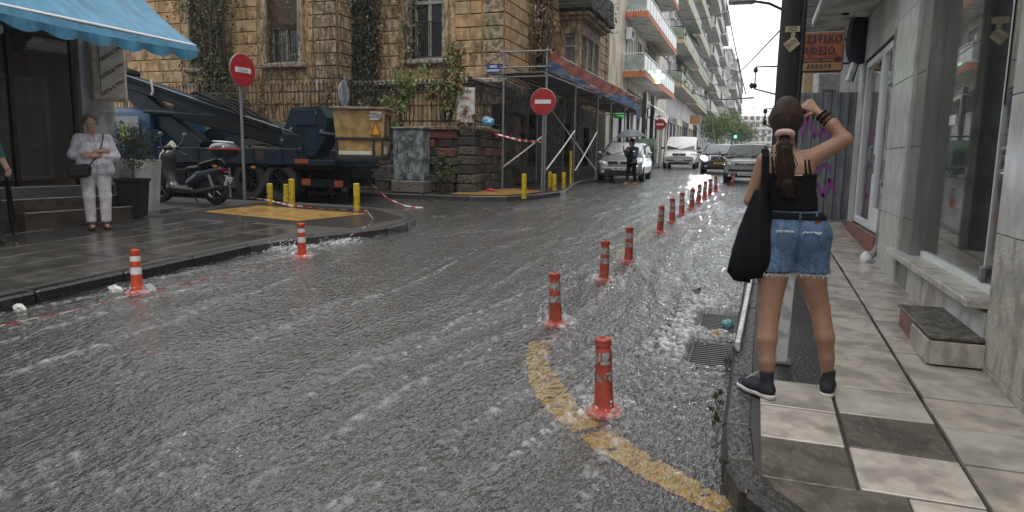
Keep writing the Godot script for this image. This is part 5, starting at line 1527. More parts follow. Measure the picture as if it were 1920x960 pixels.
	for q in [[0.15, 0.0], [0.165, 0.02], [0.205, 0.6], [0.225, 0.61], [0.225, 0.66], [0.205, 0.66], [0.2, 0.6]]:
		var r: float = q[0]; var ring := []
		for c in [[-1, -1], [0.0, -1.0], [1, -1], [1.0, 0.0], [1, 1], [0.0, 1.0], [-1, 1], [-1.0, 0.0]]: ring.append(V(c[0] * r, q[1], c[1] * r))
		rings.append(ring)
	pm.loft(rings, true, true)
	part("pot", pm, mat("pot_dark", Color(0.022, 0.021, 0.022), 0.35), pt)
	part("trunk", tb([V(0, 0.55, 0), V(0.02, 0.8, 0), V(0.05, 1.05, 0)], [0.02, 0.017, 0.012], 6), mat("trunk_pale", Color(0.22, 0.14, 0.08), 0.7), pt)
	var lf := MB.new(); lf.usec = true
	for i in 1700:
		var dd := V(rng.randfn(), rng.randfn(), rng.randfn()).normalized()
		var r := 0.40 * pow(rng.randf(), 0.45) * (1.0 + 0.25 * sin(dd.x * 6.0 + dd.y * 5.0))
		lf.col = (GREEN + [Color(0.12, 0.15, 0.08)])[rng.randi_range(0, 4)] * rng.randf_range(0.7, 1.3)
		if rng.randf() < 0.03: lf.col = Color(0.32, 0.08, 0.05)
		lf.leaf(V(0.05, 1.22, 0) + dd * V(r, r * 0.85, r).length() / 1.7, 0.05, rng, 0.0, 0.45)
	for i in 14:
		var a := rng.randf() * TAU
		for k in 8: lf.leaf(V(0.05 + cos(a) * 0.25, 1.35 + k * 0.035, sin(a) * 0.25), 0.05, rng, -0.5, 0.4)
	part("foliage", lf, M.leaf, pt)

# ---------------------------------------------------------------- vehicles
func wheel(parent: Node3D, o: Vector3, r: float, wd: float, spokes := 10, axis := Vector3.RIGHT, rim: Material = null) -> void:
	var b := Basis(Vector3.BACK, -PI / 2) if axis == Vector3.RIGHT else Basis(Vector3.RIGHT, PI / 2)
	var t := MB.new()
	var h := wd * 0.5
	t.lathe([Vector2(r * 0.62, -h), Vector2(r * 0.93, -h), Vector2(r, -h * 0.6), Vector2(r, h * 0.6), Vector2(r * 0.93, h), Vector2(r * 0.62, h)], 24, o, b)
	var w := part("wheel", t, M.rubber, parent)
	var rm := MB.new()
	rm.lathe([Vector2(r * 0.64, -h * 0.9), Vector2(r * 0.56, -h * 0.5), Vector2(r * 0.56, h * 0.5), Vector2(r * 0.64, h * 0.9)], 20, o, b)
	for i in spokes:
		var a := TAU * i / spokes
		var d := b * V(cos(a), 0, sin(a))
		rm.tube([o + d * r * 0.08 + b.y * h * 0.5, o + d * r * 0.6 + b.y * h * 0.6], [r * 0.06, r * 0.045], 5)
		rm.tube([o + d * r * 0.08 - b.y * h * 0.5, o + d * r * 0.6 - b.y * h * 0.6], [r * 0.06, r * 0.045], 5)
	rm.lathe([Vector2(0, -h * 0.7), Vector2(r * 0.16, -h * 0.6), Vector2(r * 0.16, h * 0.6), Vector2(0, h * 0.7)], 12, o, b)
	part("rim", rm, rim if rim else M.rim_metal, w)
	var dk := MB.new(); dk.lathe([Vector2(0, -0.01), Vector2(r * 0.57, -0.01), Vector2(r * 0.57, 0.01), Vector2(0, 0.01)], 16, o, b)
	part("brake_disc", dk, M.black, w)

func car_ring(hw: float, yb: float, yt: float, z: float, crown := 0.03) -> Array:
	var h := yt - yb
	var pts := []
	for q in [[0.0, 0.0], [0.7, 0.0], [0.9, 0.05], [0.99, 0.2], [1.0, 0.45], [0.985, 0.7], [0.95, 0.88], [0.86, 0.98], [0.5, 1.0 + crown * 0.7 / h], [0.0, 1.0 + crown / h]]: pts.append(V(hw * q[0], yb + h * q[1], z))
	for i in range(8, 0, -1): pts.append(V(-pts[i].x, pts[i].y, z))
	return pts

func car(called: String, label: String, at: Vector3, yaw: float, P: Dictionary, group := "cars in the flooded street") -> Node3D:
	# local: +Z is the front, y = 0 the ground
	var t := thing(called, label, P.get("cat", "car"), at, yaw, group)
	var paint: Material = P.paint
	var L: float = P.L; var W: float = P.W * 0.5; var H: float = P.H
	var body := MB.new()
	var rings := []
	for s in P.low: rings.append(car_ring(W * s[1], s[2], s[3], s[0] * L * 0.5))
	body.loft(rings)
	# greenhouse
	var gr := []
	for s in P.cab:          # z, half width at the belt, half width at the roof, belt y, roof y
		var z: float = s[0] * L * 0.5
		gr.append([V(0, s[3] - 0.06, z), V(W * s[1], s[3] - 0.06, z), V(W * lerpf(s[1], s[2], 0.55), lerpf(s[3], s[4], 0.55), z), V(W * lerpf(s[1], s[2], 0.95), lerpf(s[3], s[4], 0.93), z), V(W * s[2] * 0.86, s[4], z), V(0, s[4] + 0.025, z), V(-W * s[2] * 0.86, s[4], z), V(-W * lerpf(s[1], s[2], 0.95), lerpf(s[3], s[4], 0.93), z), V(-W * lerpf(s[1], s[2], 0.55), lerpf(s[3], s[4], 0.55), z), V(-W * s[1], s[3] - 0.06, z)])
	body.loft(gr)
	part("body", body, paint, t)
	# glass
	var g: Array = P.glass
	var ws := MB.new()
	var cA: Array = g[0]; var cB: Array = g[1]        # windscreen: lower [z, hw, y], upper [z, hw, y]
	ws.quad(V(-W * cA[1], cA[2], cA[0] * L * 0.5), V(W * cA[1], cA[2], cA[0] * L * 0.5), V(W * cB[1], cB[2], cB[0] * L * 0.5), V(-W * cB[1], cB[2], cB[0] * L * 0.5))
	part("windscreen", ws, M.car_glass, t)
	var wp := MB.new()
	for sx in [-0.45, 0.2]: wp.tube([V(W * sx, cA[2] + 0.02, cA[0] * L * 0.5 + 0.02), V(W * (sx + 0.5), lerpf(cA[2], cB[2], 0.25) + 0.03, lerpf(cA[0], cB[0], 0.22) * L * 0.5 + 0.03)], 0.01, 4)
	part("wiper", wp, M.black, t)
	for sx in [-1.0, 1.0]:
		for q in P.side:        # side panes: z0, z1 at the belt, z0t, z1t at the roof, belt y, top y, hw belt, hw top
			var sm := MB.new()
			sm.quad(V(sx * W * q[6], q[4], q[0] * L * 0.5), V(sx * W * q[6], q[4], q[1] * L * 0.5), V(sx * W * q[7], q[5], q[3] * L * 0.5), V(sx * W * q[7], q[5], q[2] * L * 0.5))
			part("side_window", sm, M.car_glass, t)
		for z in P.axles: wheel(t, V(sx * (W - 0.11), P.wr, z), P.wr, 0.2)
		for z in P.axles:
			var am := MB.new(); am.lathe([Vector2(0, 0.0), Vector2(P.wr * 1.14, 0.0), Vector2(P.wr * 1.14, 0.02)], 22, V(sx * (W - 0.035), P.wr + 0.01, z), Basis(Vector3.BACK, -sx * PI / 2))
			part("wheel_well_shade", am, M.black, t)  # flat black disc paints the shade inside the wheel well
		var mr := MB.new(); mr.ball(V(sx * (W + 0.1), cA[2] + 0.08, cA[0] * L * 0.5 - 0.3), V(0.1, 0.07, 0.06), 8)
		mr.tube([V(sx * W * 0.92, cA[2] + 0.03, cA[0] * L * 0.5 - 0.3), V(sx * (W + 0.06), cA[2] + 0.06, cA[0] * L * 0.5 - 0.3)], 0.02, 5)
		part("wing_mirror", mr, P.get("mirror", paint), t)
		var hl := MB.new()
		var hq: Array = P.head     # x, y, z, rx, ry, rz
		hl.ball(V(sx * W * hq[0], hq[1], hq[2] * L * 0.5), V(hq[3], hq[4], hq[5]), 12, Basis(Vector3.UP, sx * 0.4) * Basis(Vector3.BACK, sx * P.get("slant", 0.25)))
		part("headlight", hl, M.headlight_on if P.get("lit", false) and sx < 0 else M.headlight, t)
		if P.get("lit", false) and sx < 0:
			var sl := SpotLight3D.new(); sl.name = "headlight_beam"; sl.light_energy = 6.0; sl.spot_angle = 28.0; sl.spot_range = 60.0; sl.spot_attenuation = 2.0; sl.light_size = 0.08; sl.shadow_enabled = true; sl.light_color = Color(0.92, 0.95, 1.0)
			t.add_child(sl); sl.position = V(sx * W * hq[0], hq[1], hq[2] * L * 0.5 + 0.25); sl.rotation = V(-0.08, PI, 0)
	# front
	var fz: float = P.front[0]
	var gm := MB.new(); gm.box(V(0, P.front[1], fz), V(P.front[2], P.front[3], 0.06), 0.02)
	var grille := part("grille", gm, M.black, t)
	var bars := MB.new()
	for i in P.front[4]: bars.box(V(0, P.front[1] - P.front[3] * 0.4 + P.front[3] * 0.8 * i / maxf(1.0, P.front[4] - 1.0), fz + 0.035), V(P.front[2] * 0.92, 0.014, 0.02), 0.004)
	bars.lathe([Vector2(0, 0.02), Vector2(0.05, 0.02), Vector2(0.06, 0)], 12, V(0, P.front[1] + P.get("badge", 0.0), fz + 0.04), Basis(Vector3.RIGHT, PI / 2))
	part("grille_bar", bars, M.chrome, grille)
	var lo := MB.new(); lo.box(V(0, P.low_intake, fz + 0.03), V(W * 1.25, 0.13, 0.06), 0.03)
	part("lower_intake", lo, M.black, t)
	if P.get("bumper", true):
		var bm := MB.new()
		var bz := fz + 0.045
		bm.box(V(0, P.bump_y, bz), V(W * 1.5, 0.07, 0.05), 0.02)
		part("bumper", bm, P.get("bumper_mat", paint), t)
	var pl := part("number_plate", bx(V(0, P.plate_y, fz + 0.085), V(0.5, 0.11, 0.012), 0.003), P.get("plate_mat", M.plate_white), t)
	text_part("lettering", P.get("plate", "NBI 1071"), 0.07, 0.003, M.letter_dark, pl, V(0.01, P.plate_y, fz + 0.094))
	var fl := MB.new()
	for sx in [-1.0, 1.0]: fl.ball(V(sx * W * 0.68, P.low_intake, fz + 0.03), V(0.07, 0.05, 0.04), 8)
	part("fog_lamp", fl, M.headlight, t)
	# door seams and handles
	var dh := MB.new()
	for sx in [-1.0, 1.0]:
		for z in P.handles: dh.box(V(sx * (W + 0.005), P.belt - 0.12, z), V(0.03, 0.035, 0.18), 0.01)
	part("door_handle", dh, paint, t)
	if P.has("rails"):
		for sx in [-1.0, 1.0]: part("roof_rail", tb([V(sx * W * 0.72, H - 0.02, 0.3), V(sx * W * 0.74, H + 0.05, 0.1), V(sx * W * 0.72, H + 0.05, -L * 0.38), V(sx * W * 0.7, H - 0.04, -L * 0.42)], 0.018, 5), M.black, t)
	return t

func hatch_params(paint: Material, o := {}) -> Dictionary:
	# a medium five door car
	var d := {L = 4.2, W = 1.7, H = 1.46, paint = paint, wr = 0.3, axles = [1.3, -1.3], belt = 0.93,
		low = [[-1.0, 0.86, 0.4, 0.78], [-0.97, 0.95, 0.24, 0.94], [-0.7, 1.0, 0.2, 0.95], [0.0, 1.0, 0.18, 0.94], [0.4, 1.0, 0.18, 0.93], [0.62, 0.99, 0.19, 0.86], [0.85, 0.95, 0.2, 0.74], [0.95, 0.9, 0.22, 0.66], [0.995, 0.8, 0.3, 0.56]],
		cab = [[-0.97, 0.88, 0.72, 0.94, 1.2], [-0.85, 0.93, 0.78, 0.94, 1.4], [-0.3, 0.95, 0.8, 0.94, 1.45], [0.1, 0.95, 0.79, 0.93, 1.43], [0.2, 0.94, 0.78, 0.93, 1.38], [0.5, 0.9, 0.86, 0.9, 0.94]],
		glass = [[0.5, 0.8, 0.95], [0.17, 0.68, 1.4]],
		side = [[0.36, -0.05, 0.12, -0.05, 0.96, 1.36, 0.962, 0.84], [-0.08, -0.5, -0.08, -0.5, 0.96, 1.37, 0.965, 0.845], [-0.54, -0.88, -0.54, -0.8, 0.98, 1.34, 0.95, 0.84]],
		head = [0.74, 0.64, 0.93, 0.2, 0.1, 0.1], front = [2.08, 0.66, 0.8, 0.13, 2], low_intake = 0.34, bump_y = 0.48, plate_y = 0.46, handles = [0.1, -0.75]}
	d.merge(o, true)
	return d

func cars() -> void:
	mat("rubber", Color(0.018, 0.018, 0.019), 0.7)
	mat("rim_metal", Color(0.32, 0.32, 0.33), 0.35, {metal = 0.8})
	mat("chrome", Color(0.6, 0.6, 0.62), 0.12, {metal = 1.0})
	mat("car_glass", Color(0.03, 0.036, 0.038), 0.04, {spec = 0.7})
	mat("paint_silver", Color(0.42, 0.43, 0.44), 0.32, {metal = 0.55, coat = 1.0})
	mat("paint_white", Color(0.68, 0.69, 0.7), 0.3, {coat = 1.0})
	mat("paint_black", Color(0.018, 0.019, 0.022), 0.25, {coat = 1.0})
	mat("paint_green", Color(0.045, 0.06, 0.058), 0.3, {coat = 1.0})
	mat("paint_grey", Color(0.3, 0.31, 0.33), 0.3, {metal = 0.4, coat = 1.0})
	mat("headlight", Color(0.45, 0.46, 0.46), 0.08, {coat = 1.0})
	mat("headlight_on", Color(0.9, 0.92, 1.0), 0.2, {emit = Color(0.9, 0.93, 1.0), energy = 14.0})
	mat("plate_white", Color(0.62, 0.62, 0.62), 0.5)
	mat("plate_yellow", Color(0.6, 0.36, 0.04), 0.5)
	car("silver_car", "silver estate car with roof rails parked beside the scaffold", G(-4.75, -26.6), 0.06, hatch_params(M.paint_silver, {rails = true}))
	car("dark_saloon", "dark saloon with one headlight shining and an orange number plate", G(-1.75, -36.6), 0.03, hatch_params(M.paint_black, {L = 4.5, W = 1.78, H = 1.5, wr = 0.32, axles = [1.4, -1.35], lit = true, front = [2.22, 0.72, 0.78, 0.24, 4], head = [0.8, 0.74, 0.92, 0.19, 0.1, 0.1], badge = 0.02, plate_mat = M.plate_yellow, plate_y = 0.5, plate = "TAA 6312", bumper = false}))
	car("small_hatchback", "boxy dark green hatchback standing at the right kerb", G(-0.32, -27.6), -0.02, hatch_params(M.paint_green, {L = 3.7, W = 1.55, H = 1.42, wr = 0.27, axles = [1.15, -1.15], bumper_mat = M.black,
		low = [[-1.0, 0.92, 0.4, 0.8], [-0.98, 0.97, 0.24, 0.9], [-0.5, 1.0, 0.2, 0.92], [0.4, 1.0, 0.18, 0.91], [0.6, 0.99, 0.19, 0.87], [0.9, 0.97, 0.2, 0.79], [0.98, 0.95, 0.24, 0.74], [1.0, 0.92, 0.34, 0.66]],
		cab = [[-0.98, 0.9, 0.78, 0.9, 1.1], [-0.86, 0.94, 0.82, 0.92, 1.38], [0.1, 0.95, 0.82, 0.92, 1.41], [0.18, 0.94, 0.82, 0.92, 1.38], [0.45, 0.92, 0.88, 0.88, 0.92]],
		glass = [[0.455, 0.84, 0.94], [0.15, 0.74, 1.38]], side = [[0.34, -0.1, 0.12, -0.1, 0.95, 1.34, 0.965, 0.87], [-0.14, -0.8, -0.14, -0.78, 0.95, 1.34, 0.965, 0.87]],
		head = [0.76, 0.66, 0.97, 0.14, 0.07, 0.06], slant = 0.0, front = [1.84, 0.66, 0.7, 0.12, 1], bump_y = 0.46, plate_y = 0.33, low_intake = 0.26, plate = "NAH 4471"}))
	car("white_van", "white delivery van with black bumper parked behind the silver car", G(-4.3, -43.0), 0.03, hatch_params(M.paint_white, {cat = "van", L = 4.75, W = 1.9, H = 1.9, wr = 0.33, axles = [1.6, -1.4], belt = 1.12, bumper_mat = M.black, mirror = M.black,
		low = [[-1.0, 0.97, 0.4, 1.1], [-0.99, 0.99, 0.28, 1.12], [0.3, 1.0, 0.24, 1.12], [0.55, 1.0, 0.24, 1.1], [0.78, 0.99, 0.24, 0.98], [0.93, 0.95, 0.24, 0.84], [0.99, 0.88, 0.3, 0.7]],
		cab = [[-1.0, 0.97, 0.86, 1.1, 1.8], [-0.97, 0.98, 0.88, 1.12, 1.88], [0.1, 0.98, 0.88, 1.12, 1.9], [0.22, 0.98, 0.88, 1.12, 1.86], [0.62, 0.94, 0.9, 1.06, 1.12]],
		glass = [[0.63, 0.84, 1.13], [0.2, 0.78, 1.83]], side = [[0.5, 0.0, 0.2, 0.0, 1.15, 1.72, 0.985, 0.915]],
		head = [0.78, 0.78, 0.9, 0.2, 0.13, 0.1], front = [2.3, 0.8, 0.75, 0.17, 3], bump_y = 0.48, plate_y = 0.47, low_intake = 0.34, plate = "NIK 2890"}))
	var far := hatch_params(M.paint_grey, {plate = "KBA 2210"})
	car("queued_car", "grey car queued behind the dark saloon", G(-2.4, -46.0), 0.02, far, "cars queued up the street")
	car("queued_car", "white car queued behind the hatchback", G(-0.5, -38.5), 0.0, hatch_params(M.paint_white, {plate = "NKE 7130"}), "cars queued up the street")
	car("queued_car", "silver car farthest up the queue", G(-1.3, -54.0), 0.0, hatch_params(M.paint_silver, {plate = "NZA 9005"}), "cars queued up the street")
	# dark green wheelie bin
	mat("bin_green", Color(0.02, 0.055, 0.03), 0.5)
	var bn := thing("waste_bin", "dark green four wheeled rubbish container behind the silver car", "bin", G(-5.2, -33.4, 0.13))
	var bm := MB.new()
	bm.loft([[V(-0.5, 0.15, -0.4), V(0.5, 0.15, -0.4), V(0.5, 0.15, 0.4), V(-0.5, 0.15, 0.4)], [V(-0.62, 1.05, -0.5), V(0.62, 1.05, -0.5), V(0.62, 1.05, 0.5), V(-0.62, 1.05, 0.5)]], true, true)
	part("body", bm, M.bin_green, bn)
	var lid := MB.new(); lid.lathe([Vector2(0.0, 0.6), Vector2(0.52, 0.6), Vector2(0.54, -0.6), Vector2(0, -0.6)], 16, V(0, 1.02, 0), Basis(Vector3.BACK, PI / 2))
	part("lid", lid, M.bin_green, bn)
	for sx in [-0.4, 0.4]:
		for sz in [-0.3, 0.3]: part("wheel", tb([V(sx - 0.03, 0.08, sz), V(sx + 0.03, 0.08, sz)], 0.08, 10), M.black, bn)

func truck() -> void:
	mat("truck_navy", Color(0.012, 0.025, 0.04), 0.45, {tex = "stain", scale = 0.8, spec = 0.35})
	mat("truck_blue", Color(0.02, 0.07, 0.15), 0.4, {tex = "stain", scale = 0.8, spec = 0.4})
	mat("truck_dark", Color(0.012, 0.014, 0.018), 0.6, {tex = "blotch", scale = 1.2, spec = 0.3})
	mat("basket_tan", Color(0.5, 0.33, 0.13), 0.45, {tex = "stain", scale = V(0.9, 0.5, 0.9), detail = "blotch", dscale = 1.4})
	mat("basket_chip", Color(0.6, 0.58, 0.54), 0.6, {tex = "stain", scale = 3.0})
	mat("sticker_white", Color(0.65, 0.65, 0.65), 0.5)
	mat("warn_orange", Color(0.6, 0.2, 0.03), 0.5)
	mat("reflector", Color(0.22, 0.06, 0.02), 0.4)
	var z := -13.0
	var t := thing("crane_truck", "dark blue aerial platform truck with a folded boom parked in the side street", "truck", G(-12.0, -14.0))
	var zz := -14.0
	# chassis and flat bed
	var ch := MB.new()
	ch.box(V(-12.2, 1.2, zz), V(7.0, 0.22, 0.9), 0.02); ch.box(V(-11.7, 1.36, zz), V(5.8, 0.1, 2.0), 0.02); ch.box(V(-9.3, 1.0, zz), V(0.8, 0.18, 1.9), 0.02)
	wpart("chassis", ch, M.truck_dark, t)
	wpart("side_board", bx(V(-11.75, 1.58, z + 0.02), V(4.05, 0.36, 0.06), 0.015), M.truck_navy, t)
	wpart("side_board", bx(V(-11.75, 1.58, -15.0), V(4.05, 0.36, 0.06), 0.015), M.truck_navy, t)
	wpart("tail_board", bx(V(-8.95, 1.42, zz), V(0.08, 0.2, 1.9), 0.015), M.truck_navy, t)
	wpart("rear_frame", bx(V(-9.25, 1.46, z + 0.05), V(1.1, 0.12, 0.08), 0.01), M.truck_navy, t)
	wpart("reflector", bx(V(-9.55, 1.48, z + 0.1), V(0.36, 0.1, 0.02), 0.005), M.reflector, t)
	wpart("reflector", bx(V(-9.5, 1.02, z + 0.02), V(0.22, 0.14, 0.03), 0.005), M.reflector, t)
	wpart("reflector", bx(V(-8.65, 1.0, z + 0.02), V(0.22, 0.14, 0.03), 0.005), M.reflector, t)
	var hz := MB.new()
	for i in 3: hz.box(V(-9.0, 0.78 + i * 0.14, z - 0.1), V(1.0, 0.03, 0.03))
	for x in [-9.5, -8.9, -8.5]: hz.box(V(x, 0.95, z - 0.1), V(0.04, 0.5, 0.04))
	wpart("rear_guard", hz, M.truck_dark, t)
	for q in [[-11.1, 1], [-10.25, 1], [-14.7, 0]]:
		for s in [-1.0, 1.0]: wheel(t, V(q[0], gy(-14.0) + 0.46, zz + s * 0.85) - t.position, 0.46, 0.3, 8, Vector3.BACK, M.truck_dark)
	for x in [-12.6, -12.2]: wpart("tool_box", bx(V(x - 0.3, 1.0, z + 0.06), V(0.36, 0.5, 0.4), 0.02), M.truck_dark, t)
	wpart("side_marker", bx(V(-12.0, 1.33, z + 0.07), V(0.1, 0.05, 0.03)), M.warn_orange, t)
	wpart("side_marker", bx(V(-10.9, 1.33, z + 0.07), V(0.1, 0.05, 0.03)), M.warn_orange, t)
	var lad := MB.new()
	for x in [-11.95, -11.55]: lad.box(V(x, 0.95, z + 0.1), V(0.035, 0.7, 0.035))
	for i in 3: lad.box(V(-11.75, 0.7 + i * 0.25, z + 0.1), V(0.4, 0.03, 0.03))
	wpart("ladder", lad, M.galv, t)
	# cab
	var cab := MB.new()
	var cr := []
	for q in [[-15.9, 0.95], [-15.75, 1.0], [-14.2, 1.0], [-14.1, 0.97]]:
		var ring := []
		for c in [[0.62, -1.0], [1.7, -1.02], [2.55, -0.9], [2.72, -0.7], [2.76, 0.0], [2.72, 0.7], [2.55, 0.9], [1.7, 1.02], [0.62, 1.0]]: ring.append(V(q[0], c[0] + 0.02, zz + c[1] * q[1]))
		cr.append(ring)
	cab.loft(cr)
	wpart("cab", cab, M.truck_blue, t)
	var cw := MB.new(); cw.quad(V(-15.3, 1.95, z + 0.01), V(-14.35, 1.95, z + 0.01), V(-14.35, 2.5, z + 0.02), V(-15.2, 2.5, z + 0.02))
	wpart("cab_window", cw, M.car_glass, t)
	wpart("cab_badge", bx(V(-14.85, 2.1, z + 0.02), V(0.12, 0.4, 0.01)), mat("hi_vis", Color(0.35, 0.5, 0.05), 0.7), t)
	# turret, lower boom leaning back to the knuckle, upper boom resting forward
	var tu := MB.new(); tu.lathe([Vector2(0, 0), Vector2(0.5, 0), Vector2(0.5, 0.25), Vector2(0.35, 0.35), Vector2(0, 0.35)], 18, V(-12.6, 1.4, zz))
	tu.box(V(-12.7, 1.95, zz), V(0.6, 0.7, 0.5), 0.03, Basis(Vector3.BACK, 0.3))
	wpart("turret", tu, M.truck_navy, t)
	var beam := func(a: Vector3, b: Vector3, w: float, h: float) -> MB:
		var m := MB.new()
		var d := b - a
		m.box((a + b) * 0.5, V(d.length(), h, w), 0.03, Basis(d.normalized(), V(-d.y, d.x, 0).normalized(), V(0, 0, 1)))
		return m
	var zb := -13.35
	var lo := wpart("lower_boom", beam.call(V(-15.25, 3.4, zb - 0.05), V(-12.75, 1.7, zb - 0.05), 0.34, 0.46), M.truck_navy, t)
	wpart("ram", tb([V(-14.3, 2.62, zb + 0.18), V(-12.1, 2.5, zb + 0.18)], [0.08, 0.05], 8), M.truck_navy, lo)
	var pin := MB.new(); pin.lathe([Vector2(0, -0.3), Vector2(0.22, -0.3), Vector2(0.22, 0.3), Vector2(0, 0.3)], 16, V(-15.2, 3.42, zb), Basis(Vector3.RIGHT, PI / 2))
	pin.box(V(-15.05, 3.45, zb), V(0.5, 0.5, 0.42), 0.06, Basis(Vector3.BACK, -0.3))
	wpart("knuckle", pin, M.truck_dark, t)
	var ub := wpart("upper_boom", beam.call(V(-15.1, 3.42, zb + 0.05), V(-10.1, 2.05, zb + 0.05), 0.3, 0.34), M.truck_navy, t)
	wpart("telescopic_section", beam.call(V(-13.4, 2.62, zb + 0.05), V(-9.6, 1.8, zb + 0.05), 0.36, 0.3), M.truck_dark, ub)
	for k in 3: wpart("hydraulic_line", tb([V(-15.0, 3.55 - k * 0.07, zb + 0.23), V(-12.5, 2.84 - k * 0.07, zb + 0.23), V(-9.9, 2.12 - k * 0.07, zb + 0.24)], 0.018, 5), M.galv if k == 0 else M.truck_dark, ub)
	for k in 4: wpart("hose", tb([V(-12.9 + k * 0.1, 3.05, zb + 0.1 + k * 0.06), V(-11.6, 2.85 - k * 0.06, zb + 0.1 + k * 0.06), V(-10.4, 2.25 - k * 0.08, zb + 0.18), V(-9.7, 1.95 - k * 0.06, zb + 0.2)], 0.03, 6), M.truck_dark, ub)
	wpart("spring_coil", tb([V(-14.0, 3.36, zb + 0.25), V(-13.95, 3.1, zb + 0.25), V(-13.98, 3.0, zb + 0.28)], 0.03, 6), M.board_white, ub)
	# jib housing by the basket
	var jh := PackedVector2Array([Vector2(-9.95, 2.66), Vector2(-9.2, 2.7), Vector2(-9.0, 2.45), Vector2(-9.05, 2.0), Vector2(-9.35, 1.6), Vector2(-9.95, 1.62), Vector2(-10.35, 1.9), Vector2(-10.1, 2.3)])
	var jm := MB.new(); jm.prism(jh, 0.5, V(0, 0, zb))
	wpart("jib_housing", jm, M.truck_navy, t)
	wpart("jib_cover", bx(V(-9.55, 2.45, zb + 0.26), V(0.55, 0.36, 0.04), 0.02), M.truck_navy, t)
	wpart("jib_post", bx(V(-9.5, 1.55, zb), V(0.3, 0.5, 0.3), 0.02), M.truck_dark, t)
	wpart("hose", tb([V(-10.3, 2.35, zb + 0.28), V(-10.1, 2.1, zb + 0.32), V(-9.7, 2.05, zb + 0.32)], 0.02, 6), M.rubber, t)
	for q in [[-13.3, 1.58], [-12.5, 1.58], [-11.7, 1.58], [-10.9, 1.58], [-10.1, 1.58]]:
		var hm := MB.new(); hm.box(V(q[0], q[1], z + 0.055), V(0.05, 0.34, 0.02), 0.004); hm.box(V(q[0], q[1] - 0.16, z + 0.07), V(0.12, 0.05, 0.03), 0.008)
		wpart("board_hinge", hm, M.truck_dark, t)
	for q in [[-9.95, 2.2], [-9.3, 2.55], [-9.15, 2.15], [-9.75, 1.75], [-10.2, 1.95]]:
		var bo := MB.new(); bo.lathe([Vector2(0, 0.03), Vector2(0.035, 0.03), Vector2(0.04, 0.0)], 8, V(q[0], q[1], zb + 0.25), Basis(Vector3.RIGHT, PI / 2))
		wpart("bolt", bo, M.galv, t)
	wpart("rust_patch", bx(V(-10.75, 1.6, z + 0.052), V(0.26, 0.2, 0.004)), M.rust_sheet, t)
	for k in 3: wpart("hose", tb([V(-9.7 - k * 0.06, 1.9, zb + 0.27), V(-9.6 - k * 0.1, 1.5 - k * 0.05, zb + 0.34), V(-9.9 - k * 0.15, 1.42, zb + 0.3)], 0.014, 5), M.rubber, t)
	for x in [-10.4, -9.9, -9.4]: wpart("stabiliser_leg", bx(V(x, 1.0, zz - 0.6), V(0.12, 0.7, 0.12), 0.01), M.truck_dark, t)
	# basket
	var bk := thing("work_basket", "weathered tan crane work basket in a black frame marked 200kg", "basket", V(-8.2, 1.55, -13.3), 0.32)
	var rings := []
	for q in [[0.46, 0.0, 0.34], [0.49, 0.1, 0.36], [0.565, 0.98, 0.42]]:
		var ring := []
		for c in [[-1, -1], [1, -1], [1, 1], [-1, 1]]: ring.append(V(c[0] * q[0], q[1] + 0.08, c[1] * q[2]))
		rings.append(ring)
	var bm := MB.new(); bm.loft(rings, true, true)
	part("tub", bm, M.basket_tan, bk)
	part("rim", bx(V(0, 1.08, 0), V(1.24, 0.06, 0.96), 0.015), M.coping, bk)
	var fm := MB.new()
	fm.box(V(0, 0.03, 0), V(1.0, 0.1, 0.78), 0.01)
	for y in [0.44]: fm.box(V(0, y, 0), V(1.05, 0.06, 0.82), 0.008)
	for c in [[-1, 1], [0.62, 1], [1, 1], [1, -1], [-1, -1]]: fm.box(V(c[0] * 0.49, 0.24, c[1] * 0.38), V(0.05, 0.44, 0.05), 0.008)
	fm.box(V(0.555, 0.5, 0.1), V(0.03, 0.04, 0.6)); fm.box(V(0.57, 0.7, 0.38), V(0.03, 0.5, 0.03)); fm.box(V(0.57, 0.7, -0.1), V(0.03, 0.5, 0.03)); fm.box(V(0.58, 0.94, 0.14), V(0.03, 0.03, 0.5))
	part("frame", fm, M.black, bk)
	part("worn_edge", bx(V(-0.1, 0.135, 0.378), V(0.72, 0.08, 0.01), 0.004), M.basket_chip, bk)
	part("worn_edge", bx(V(0.5, 0.2, 0.14), V(0.012, 0.16, 0.3), 0.004), M.basket_chip, bk)
	var tilt := Basis(Vector3.RIGHT, 0.075)
	var st := part("sticker", bx(V(0.36, 0.93, 0.428), V(0.26, 0.17, 0.006), 0, tilt), M.sticker_white, bk)
	text_part("lettering", "200kg", 0.115, 0.004, M.letter_dark, st, V(0.36, 0.93, 0.434), tilt, 0.62)
	var tr := MB.new(); tr.prism(PackedVector2Array([Vector2(-0.12, -0.16), Vector2(0.12, -0.16), Vector2(0.0, 0.17)]), 0.008, V(0.36, 0.66, 0.41), tilt)
	var wsn := part("warning_sign", tr, M.reflector, bk)
	var tr2 := MB.new(); tr2.prism(PackedVector2Array([Vector2(-0.08, -0.115), Vector2(0.08, -0.115), Vector2(0.0, 0.11)]), 0.01, V(0.36, 0.65, 0.413), tilt)
	part("warning_face", tr2, mat("warn_yellow", Color(0.65, 0.33, 0.03), 0.5), wsn)
	part("arm", tb([V(-0.55, 0.5, 0), V(-0.95, 0.55, 0)], 0.05, 8), M.truck_navy, bk)

